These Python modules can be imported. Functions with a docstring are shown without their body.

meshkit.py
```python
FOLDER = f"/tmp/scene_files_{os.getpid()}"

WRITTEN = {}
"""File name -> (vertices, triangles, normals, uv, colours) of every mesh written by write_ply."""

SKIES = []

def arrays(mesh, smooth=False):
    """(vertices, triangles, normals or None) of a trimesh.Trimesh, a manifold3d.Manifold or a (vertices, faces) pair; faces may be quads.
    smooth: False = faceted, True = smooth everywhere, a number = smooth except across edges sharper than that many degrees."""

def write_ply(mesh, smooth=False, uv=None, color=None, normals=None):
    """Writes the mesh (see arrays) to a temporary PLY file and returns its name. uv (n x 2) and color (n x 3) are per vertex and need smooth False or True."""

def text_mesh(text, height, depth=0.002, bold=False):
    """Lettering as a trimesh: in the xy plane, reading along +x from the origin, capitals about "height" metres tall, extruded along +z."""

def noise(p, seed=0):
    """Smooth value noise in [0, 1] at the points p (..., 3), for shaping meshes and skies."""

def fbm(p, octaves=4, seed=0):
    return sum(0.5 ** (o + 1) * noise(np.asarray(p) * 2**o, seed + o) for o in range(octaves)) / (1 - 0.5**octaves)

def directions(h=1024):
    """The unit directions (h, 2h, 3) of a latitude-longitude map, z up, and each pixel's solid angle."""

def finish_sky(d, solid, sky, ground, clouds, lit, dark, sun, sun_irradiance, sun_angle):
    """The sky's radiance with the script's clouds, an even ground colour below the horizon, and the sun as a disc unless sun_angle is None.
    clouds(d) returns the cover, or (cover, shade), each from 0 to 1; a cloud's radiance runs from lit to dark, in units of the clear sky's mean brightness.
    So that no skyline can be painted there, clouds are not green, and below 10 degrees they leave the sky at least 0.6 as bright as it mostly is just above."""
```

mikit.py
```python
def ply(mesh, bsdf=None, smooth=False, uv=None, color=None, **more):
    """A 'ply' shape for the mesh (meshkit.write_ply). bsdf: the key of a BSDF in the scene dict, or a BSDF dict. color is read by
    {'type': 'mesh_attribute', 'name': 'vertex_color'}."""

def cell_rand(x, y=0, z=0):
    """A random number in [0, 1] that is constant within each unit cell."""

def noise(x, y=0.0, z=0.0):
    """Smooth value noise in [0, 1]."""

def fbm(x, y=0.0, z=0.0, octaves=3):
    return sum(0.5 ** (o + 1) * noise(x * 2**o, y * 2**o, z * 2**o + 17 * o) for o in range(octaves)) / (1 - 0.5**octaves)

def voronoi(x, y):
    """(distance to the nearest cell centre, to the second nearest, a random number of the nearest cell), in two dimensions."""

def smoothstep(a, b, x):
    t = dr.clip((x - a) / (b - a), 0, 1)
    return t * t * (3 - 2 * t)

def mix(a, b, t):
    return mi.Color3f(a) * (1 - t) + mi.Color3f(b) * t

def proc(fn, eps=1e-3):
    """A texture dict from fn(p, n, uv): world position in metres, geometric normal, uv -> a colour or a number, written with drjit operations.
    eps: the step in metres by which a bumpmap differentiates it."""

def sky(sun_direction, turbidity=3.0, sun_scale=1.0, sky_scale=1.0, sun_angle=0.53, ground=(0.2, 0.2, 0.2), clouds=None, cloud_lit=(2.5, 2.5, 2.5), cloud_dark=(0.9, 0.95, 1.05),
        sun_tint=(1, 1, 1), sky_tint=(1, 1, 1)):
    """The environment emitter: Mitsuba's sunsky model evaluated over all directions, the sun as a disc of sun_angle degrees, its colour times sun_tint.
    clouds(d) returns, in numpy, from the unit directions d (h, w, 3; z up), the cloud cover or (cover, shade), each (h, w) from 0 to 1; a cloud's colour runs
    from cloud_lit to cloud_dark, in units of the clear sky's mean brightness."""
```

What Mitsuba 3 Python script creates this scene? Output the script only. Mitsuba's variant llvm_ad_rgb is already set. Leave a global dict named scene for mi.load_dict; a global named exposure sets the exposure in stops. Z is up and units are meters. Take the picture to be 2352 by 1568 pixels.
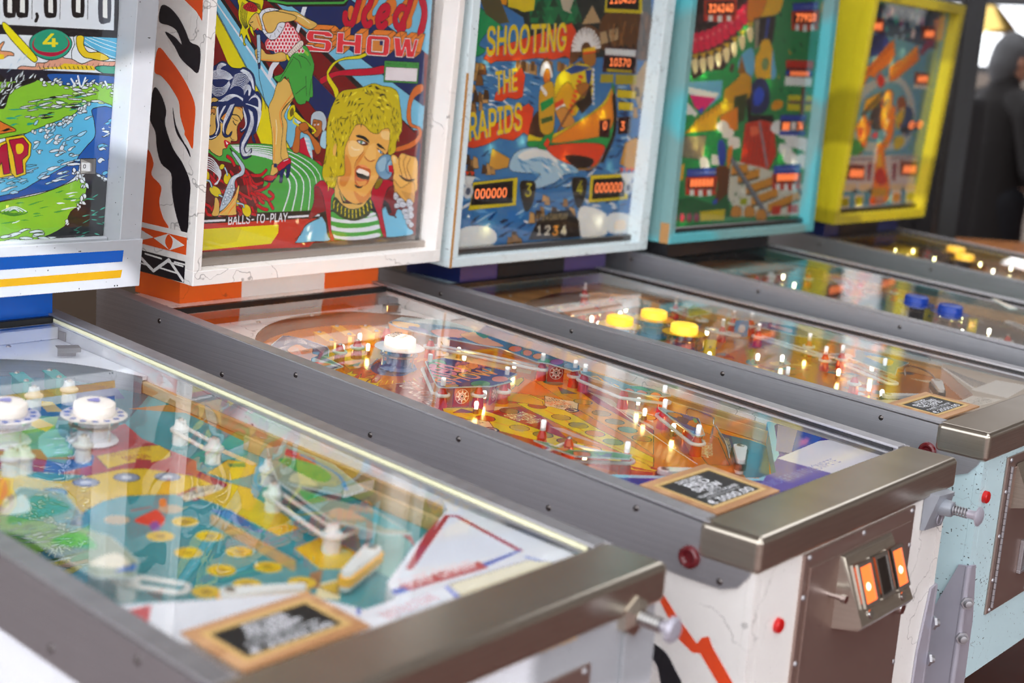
import math, random
import numpy as np, trimesh, shapely, manifold3d
import mitsuba as mi
import mikit, meshkit
from mikit import noise, fbm, voronoi, smoothstep, mix
import drjit as dr
from shapely import affinity, STRtree
from shapely.geometry import Polygon, LineString, Point, box as rect

T = mi.ScalarTransform4f
scene, labels = {}, {}

# ------------------------------------------------------------------ camera, sky, exposure
exposure = 0.0
EYE, AIM, UP = np.array([-1.44849, -0.78698, 1.45095]), np.array([0.75562, 0.62403, -0.19906]), np.array([0.10605, 0.18334, 0.97731])
scene['camera'] = {'type': 'thinlens', 'fov': 40.235, 'fov_axis': 'x', 'aperture_radius': 0.0085, 'focus_distance': 2.32, 'near_clip': 0.05, 'far_clip': 200.0,
                   'to_world': T().look_at(origin=EYE.tolist(), target=(EYE + AIM).tolist(), up=UP.tolist())}

def overcast(d):
    return np.full(d.shape[:2], 0.93), 0.25 + 0.2 * meshkit.fbm(d * 3.0, 3)

scene['sky'] = mikit.sky((-0.45, -0.6, 0.66), turbidity=4.0, sun_scale=0.0, sky_scale=15.5, clouds=overcast, cloud_lit=(2.3, 2.33, 2.4), cloud_dark=(1.3, 1.36, 1.45), ground=(0.25, 0.24, 0.23))

# ------------------------------------------------------------------ materials
def lin3(h):
    c = np.array([int(h[i:i + 2], 16) for i in (0, 2, 4)]) / 255.0
    return np.where(c <= 0.04045, c / 12.92, ((c + 0.055) / 1.055) ** 2.4).tolist()

def mat(key, colour=None, rough=0.5, two=True, **kw):
    base = colour if isinstance(colour, dict) else {'type': 'rgb', 'value': lin3(colour)}
    b = {'type': 'principled', 'base_color': base, 'roughness': rough, **kw}
    scene[key] = {'type': 'twosided', 'bsdf': b} if two else b
    return key

def worn(base, dark, specks, cracks, sc=1.0):
    b, d = lin3(base), lin3(dark)
    def fn(p, n, uv):
        q = p * sc
        s = smoothstep(specks, specks + 0.04, noise(q.x * 260, q.y * 260, q.z * 260)) * smoothstep(0.35, 0.6, noise(q.x * 31, q.y * 31, q.z * 31 + 9))
        f = fbm(q.x * 17 + 5, q.y * 17, q.z * 17, 4)
        c = smoothstep(cracks, 0.0, dr.abs(f - 0.5)) * smoothstep(0.5, 0.62, noise(q.x * 6, q.y * 6, q.z * 6 + 3))
        t = dr.clip(s * 0.85 + c * 0.55, 0, 1)
        return mix(b, d, t) * (0.965 + 0.05 * fbm(q.x * 4, q.y * 4, q.z * 4, 2))
    return mikit.proc(fn)

def steel(a, b):
    a, b = lin3(a), lin3(b)
    def fn(p, n, uv):
        streak = noise(p.x * 25, p.y * 6, p.z * 900) * 0.5 + fbm(p.x * 5, p.y * 5, p.z * 9, 3) * 0.5
        return mix(a, b, streak)
    return mikit.proc(fn)

def wood(a, b, along=1):
    a, b = lin3(a), lin3(b)
    def fn(p, n, uv):
        u, v = (p.x, p.y) if along == 0 else (p.y, p.x)
        g = fbm(u * 4, v * 70, p.z * 70, 3)
        return mix(a, b, smoothstep(0.3, 0.7, g))
    return mikit.proc(fn)

mat('steel_brushed', steel('a8a6aa', 'c2c0c4'), 0.42, metallic=0.8)
mat('steel_polished', steel('b4a898', 'ccc2b4'), 0.24, metallic=0.9)
mat('door_steel', 'b0988e', 0.35, metallic=0.8)
mat('strip_silver', 'a89e96', 0.35, metallic=0.6)
mat('channel_cream', 'dcd8b4', 0.4)
mat('chrome', 'd6d4d2', 0.08, metallic=1.0)
mat('steel_dark', '6a6462', 0.22, metallic=1.0)
mat('leg_grey', 'b6b2be', 0.36, metallic=0.35)
mat('cast_grey', '9a9ea6', 0.38, metallic=0.3)
mat('paint_white', worn('eceef4', '14121a', 0.93, 0.0), 0.32)
mat('paint_cream', worn('eee9e4', '3a3430', 0.955, 0.012), 0.34)
mat('paint_pale_blue', worn('d2dfe2', '2a2a2c', 0.86, 0.006), 0.38)
mat('paint_ice', worn('c4dde2', '1c1c1e', 0.84, 0.003), 0.4)
mat('paint_turquoise', worn('57b4bc', '8a8a80', 0.97, 0.0), 0.36)
mat('paint_yellow', worn('f0da2c', '8a7a1c', 0.975, 0.0), 0.34)
mat('paint_orange', worn('e8641c', '7a3a1a', 0.975, 0.008), 0.36)
mat('paint_blue', '0a55b0', 0.34)
mat('paint_navy', '16245c', 0.4)
mat('paint_violet', '4a3a6c', 0.42)
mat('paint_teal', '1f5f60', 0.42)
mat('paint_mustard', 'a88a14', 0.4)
mat('black_plastic', '101012', 0.35)
mat('black_vinyl', '161418', 0.55)
mat('chipped_wood', 'b58550', 0.7)
mat('playfield_wood', wood('9a6a34', 'b58146'), 0.28)
mat('maple', wood('c29a5e', 'd2ae78'), 0.3)
mat('print', {'type': 'mesh_attribute', 'name': 'vertex_color'}, 0.3)
mat('print_matt', {'type': 'mesh_attribute', 'name': 'vertex_color'}, 0.6)
mat('print_gloss', {'type': 'mesh_attribute', 'name': 'vertex_color'}, 0.2, clearcoat=0.6, clearcoat_gloss=0.9)
scene['print_backlit'] = {'type': 'principledthin', 'base_color': {'type': 'mesh_attribute', 'name': 'vertex_color'}, 'roughness': 0.4, 'diff_trans': 0.7}
scene['glass_sheet'] = {'type': 'thindielectric', 'int_ior': 1.6, 'ext_ior': 1.0}
mat('post_red', 'cf2a14', 0.16, clearcoat=0.6)
mat('post_white', 'e6e8e4', 0.25)
mat('rubber_white', 'dcdad2', 0.5)
mat('lane_yellow', 'f2b21c', 0.3)
mat('lane_teal', '2a9a8c', 0.3)
mat('cap_white', 'efe6dc', 0.3)
mat('cap_yellow', 'f0c21c', 0.3)
mat('cap_blue', '1c3f9a', 0.3)
mat('skirt_blue', '2f62a0', 0.3)
mat('target_red', 'b02a1c', 0.25)
mat('target_blue', '5aa6dc', 0.3)
mat('target_yellow', 'd8c820', 0.3)
mat('glass_edge', 'bccbc6', 0.15)
mat('white_card', 'efedea', 0.5)
mat('pink_card', 'e8a890', 0.5)
mat('button_red', '5e0610', 0.18, clearcoat=0.8)
mat('button_bright', 'c41c1c', 0.25)
mat('brown_arch', steel('6e563c', '86694a'), 0.35, metallic=0.5)
mat('sign_wood', wood('a87850', 'c69a70', 0), 0.5)
mat('sign_gilt', 'c8a468', 0.35)
mat('chalk_black', '1c1b1b', 0.5)
mat('floor_red', '5c2620', 0.35)
mat('wall_plaster', '8c7f74', 0.7)
mat('wall_dark', '6a5a4c', 0.7)
mat('ceiling_board', 'a0968c', 0.8)
mat('frame_dark', '26262a', 0.4)
mat('coat', '1a1514', 0.75)
mat('hair_grey', '5c5c5e', 0.7)
mat('skin', 'c08a72', 0.5)
mat('trousers', '15161c', 0.8)
mat('table_wood', wood('a8642e', 'c07a3c', 0), 0.35)
mat('board_wood', wood('9a7458', 'b08c6c', 0), 0.5)
mat('brass', 'c8a860', 0.3, metallic=1.0)

def glow(rgb, k):
    k = k * LAMPS
    return {'type': 'area', 'radiance': {'type': 'rgb', 'value': [float(c * k) for c in rgb]}}
LAMPS = 6.5
WARM = (1.0, 0.5, 0.15)

# ------------------------------------------------------------------ shapes
def box(x0, x1, y0, y1, z0, z1, c=0.0):
    if c <= 0:
        m = trimesh.creation.box((x1 - x0, y1 - y0, z1 - z0))
        m.apply_translation(((x0 + x1) / 2, (y0 + y1) / 2, (z0 + z1) / 2))
        return m
    p = []
    for k in range(3):
        i = [c if j != k else 0 for j in range(3)]
        p += [(x, y, z) for x in (x0 + i[0], x1 - i[0]) for y in (y0 + i[1], y1 - i[1]) for z in (z0 + i[2], z1 - i[2])]
    return trimesh.Trimesh(*hull_arrays(p), process=False)

def hull_arrays(p):
    m = manifold3d.Manifold.hull_points(np.asarray(p, float)).to_mesh()
    return m.vert_properties[:, :3], m.tri_verts

def hull(p):
    return trimesh.Trimesh(*hull_arrays(p), process=False)

def rounded(x0, x1, y0, y1, z0, z1, r, n=10):
    "a box with all edges rounded"
    s = trimesh.creation.icosphere(subdivisions=2, radius=r).vertices
    return hull(np.vstack([s + (x, y, z) for x in (x0 + r, x1 - r) for y in (y0 + r, y1 - r) for z in (z0 + r, z1 - r)]))

def lathe(profile, n=24):
    m = trimesh.creation.revolve(np.asarray(profile, float), sections=n)
    if m.volume < 0:
        m.invert()
    return m

def prism(poly, z0, z1):
    if not isinstance(poly, shapely.geometry.base.BaseGeometry):
        poly = Polygon(poly)
    parts = [trimesh.creation.extrude_polygon(g, z1 - z0, engine='earcut') for g in getattr(poly, 'geoms', [poly])]
    m = join(*parts)
    m.apply_translation((0, 0, z0))
    return m

def prism_x(poly, x0, x1):
    "polygon of (y, z), extruded along x"
    m = prism(poly, 0, x1 - x0)
    m.apply_transform([[0, 0, 1, x0], [1, 0, 0, 0], [0, 1, 0, 0], [0, 0, 0, 1]])
    return m

def join(*m):
    return trimesh.util.concatenate(list(m)) if len(m) > 1 else m[0]

def moved(m, x=0, y=0, z=0, rz=0, rx=0, ry=0):
    m = m.copy()
    for a, ax in ((rx, (1, 0, 0)), (ry, (0, 1, 0)), (rz, (0, 0, 1))):
        if a:
            m.apply_transform(trimesh.transformations.rotation_matrix(math.radians(a), ax))
    m.apply_translation((x, y, z))
    return m

def tube(points, r, closed=False, sides=8):
    p = np.asarray(points, float)
    n = len(p)
    t = (np.roll(p, -1, 0) - np.roll(p, 1, 0)) if closed else np.gradient(p, axis=0)
    t /= np.linalg.norm(t, axis=1, keepdims=True) + 1e-12
    a = np.zeros_like(p)
    ref = np.array([0, 0, 1.0]) if abs(t[0, 2]) < 0.9 else np.array([1.0, 0, 0])
    for i in range(n):
        ref = ref - t[i] * (ref @ t[i])
        ref /= np.linalg.norm(ref)
        a[i] = ref
    b = np.cross(t, a)
    ang = np.arange(sides) * 2 * math.pi / sides
    v = (p[:, None] + r * (np.cos(ang)[None, :, None] * a[:, None] + np.sin(ang)[None, :, None] * b[:, None])).reshape(-1, 3)
    f = []
    for i in range(n if closed else n - 1):
        j = (i + 1) % n
        for k in range(sides):
            l = (k + 1) % sides
            f += [(i * sides + k, j * sides + k, j * sides + l), (i * sides + k, j * sides + l, i * sides + l)]
    if not closed:
        for s, o in ((0, 1), ((n - 1) * sides, -1)):
            for k in range(1, sides - 1):
                f.append((s, s + k + 1, s + k) if o > 0 else (s, s + k, s + k + 1))
    m = trimesh.Trimesh(v, np.array(f), process=False)
    return m

def dome(r, h, n=12):
    return lathe([(0, h), (r * 0.5, h * 0.85), (r * 0.85, h * 0.5), (r, 0), (0, 0)], n)

# ------------------------------------------------------------------ scene entries
_used = {}
def numbered(key):
    _used[key] = _used.get(key, -1) + 1
    return key if _used[key] == 0 else f'{key}_{_used[key]:03d}'

def obj(key, mesh, bsdf, M=None, smooth=35, label=None, emit=None, color=None, kind=None, fixed=False):
    key = key if fixed else numbered(key)
    d = mikit.ply(mesh, bsdf, smooth=False if color is not None else smooth, color=color)
    return put(key, d, M, label, emit, kind)

def put(key, d, M=None, label=None, emit=None, kind=None):
    d = dict(d)
    if M is not None:
        d['to_world'] = M
    if emit is not None:
        d['emitter'] = emit
    scene[key] = d
    if label or kind:
        labels[key] = {}
        if label:
            labels[key]['label'] = label
        if kind:
            labels[key]['kind'] = kind
    return key

def again(key, d, M, **kw):
    "another copy of a shape dict made before"
    return put(numbered(key), d, M, **kw)

def thing(key, label, category, group=None):
    key = numbered(key)
    labels[key] = {'label': label, 'category': category}
    if group:
        labels[key]['group'] = group
    return key

# ---------------------------------------------------------------- flat print: vector art -> one mesh, a colour per vertex
def lin(hexa):
    c = np.array([int(hexa[i:i + 2], 16) for i in (0, 2, 4)]) / 255.0
    return np.where(c <= 0.04045, c / 12.92, ((c + 0.055) / 1.055) ** 2.4)

def smooth_line(p, closed, n=4):
    p = np.asarray(p, float)
    m = len(p)
    if m < 3:
        return p
    idx = lambda i: i % m if closed else min(max(i, 0), m - 1)
    out = []
    for i in range(m if closed else m - 1):
        a, b, c, d = (p[idx(i + k)] for k in (-1, 0, 1, 2))
        for t in np.arange(n) / n:
            out.append(0.5 * (2 * b + (c - a) * t + (2 * a - 5 * b + 4 * c - d) * t * t + (3 * b - a - 3 * c + d) * t ** 3))
    if not closed:
        out.append(p[-1])
    return np.array(out)

_TEXTS = {}
def text_shape(txt, bold):
    "lettering as a shapely outline, capitals 1 high, from the origin along +x"
    if (txt, bold) not in _TEXTS:
        m = meshkit.text_mesh(txt, 1.0, 0.1, bold)
        f = m.faces[np.abs(m.face_normals[:, 2] - 1) < 1e-3]
        _TEXTS[txt, bold] = shapely.union_all([Polygon(m.vertices[t][:, :2]).buffer(1e-3) for t in f])
    return _TEXTS[txt, bold]

def art_layers(text, unit):
    """unit: metres per number. P p polygon, S s smooth shape (small letter: black outline), L C line, curve, O dot, H strands between two curves, T text, B inner colour of a bordered letter"""
    out = []
    def add(shape, col):
        if not shape.is_valid:
            shape = shape.buffer(0)
        if not shape.is_empty:
            out.append((shape, col))
    def nums(ws):
        return [tuple(float(x) * unit for x in w.split(',')) for w in ws]
    for line in text.strip().split('\n'):
        k, rest = line[0], line[2:].split()
        col = rest[0]
        if k != 'R' and len(col) != 6:
            raise ValueError(line[:80])
        if k in 'PpSs':
            p = nums(rest[1:])
            if k in 'Ss':
                p = smooth_line(p, True)
            g = Polygon(p).buffer(0)
            if k in 'ps':
                add(g.buffer(0.0012, quad_segs=2), '08080c')
            add(g, col)
        elif k in 'LC':
            p = nums(rest[2:])
            if k == 'C':
                p = smooth_line(p, False)
            add(LineString(p).buffer(float(rest[1]) * 5e-4, quad_segs=3, cap_style='flat' if k == 'L' else 'round'), col)
        elif k == 'O':
            add(Point(nums(rest[2:3])[0]).buffer(float(rest[1]) * 1e-3, quad_segs=4), col)
        elif k == 'B':
            add(Polygon(nums(rest[2:])).buffer(-float(rest[1]) * 1e-3), col)
        elif k == 'H':
            i = rest.index('|')
            a, b = smooth_line(nums(rest[4:i]), False), smooth_line(nums(rest[i + 1:]), False)
            q = lambda c: np.stack([np.interp(np.linspace(0, 1, 12), np.linspace(0, 1, len(c)), c[:, j]) for j in (0, 1)], 1)
            a, b, n = q(a), q(b), int(rest[3])
            for j in range(n):
                c = a + (b - a) * (j + 0.5) / n
                add(LineString(c).buffer(float(rest[2]) * 5e-4, quad_segs=1), rest[0])
        elif k == 'R':                                     # scattered leaf-shaped strokes inside an outline: seed count black-edge colours length width angle spread | outline
            rng, cols = random.Random(int(rest[0])), rest[3].split('+')
            l0, l1, w0, w1, a0, da = (float(v) for v in ','.join(rest[4:7]).split(','))
            g = Polygon(nums(rest[8:]))
            bx, left = g.bounds, int(rest[1])
            while left > 0:
                x, y = rng.uniform(bx[0], bx[2]), rng.uniform(bx[1], bx[3])
                if not g.contains(Point(x, y)):
                    continue
                left -= 1
                a, L, w = math.radians(a0 + rng.uniform(-da, da)), rng.uniform(l0, l1) * unit, rng.uniform(w0, w1) * unit
                c, s = math.cos(a), math.sin(a)
                p = [(x + c * u - s * v, y + s * u + c * v) for u, v in ((0, 0), (L * .3, -w * .6 + rng.uniform(-.2, .2) * w), (L * .65, -w * .2 + rng.uniform(-.3, .3) * w), (L, rng.uniform(-.4, .4) * w), (L * .6, w * .6), (L * .25, w * .5))]
                q = Polygon(smooth_line(p, True, 3)).buffer(0)
                if rest[2] == '1':
                    add(q.buffer(0.0009, quad_segs=1), '08080c')
                add(q, rng.choice(cols))
        elif k == 'T':
            x, y, w, h, ang, bold = (float(v) for v in rest[1:7])
            g = text_shape(' '.join(rest[7:]), bool(bold))
            x0, _, x1, _ = g.bounds
            g = affinity.scale(affinity.translate(g, -x0), w / (x1 - x0) * 1e-3, h * 1e-3, origin=(0, 0))
            add(affinity.translate(affinity.rotate(g, ang, origin=(0, 0)), x * unit, y * unit), col)
    return out

def partition(layers, frame=None):
    "what of each layer is left in sight, so that the print is one flat sheet"
    tree = STRtree([g for g, _ in layers])
    out = []
    for i, (g, col) in enumerate(layers):
        over = [j for j in tree.query(g) if j > i]
        if over:
            g = shapely.difference(g, shapely.union_all([layers[j][0] for j in over]))
        if frame is not None:
            g = g.intersection(frame)
        out += [(p, col) for p in getattr(g, 'geoms', [g]) if p.geom_type == 'Polygon' and p.area > 1e-8]
    return out

def sheet(text, unit, frame=None):
    V, F, C, n = [], [], [], 0
    for p, col in partition(art_layers(text, unit), frame):
        v, f = trimesh.creation.triangulate_polygon(p.simplify(5e-5), engine='earcut')
        if len(f) == 0:
            continue
        a = v[f]
        b, c = a[:, 1] - a[:, 0], a[:, 2] - a[:, 0]
        neg = b[:, 0] * c[:, 1] - b[:, 1] * c[:, 0] < 0
        f = np.where(neg[:, None], f[:, ::-1], f)
        V.append(v), F.append(f + n), C.append(np.tile(lin(col), (len(v), 1)))
        n += len(v)
    return np.hstack([np.vstack(V), np.zeros((n, 1))]), np.vstack(F), np.vstack(C)

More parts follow.
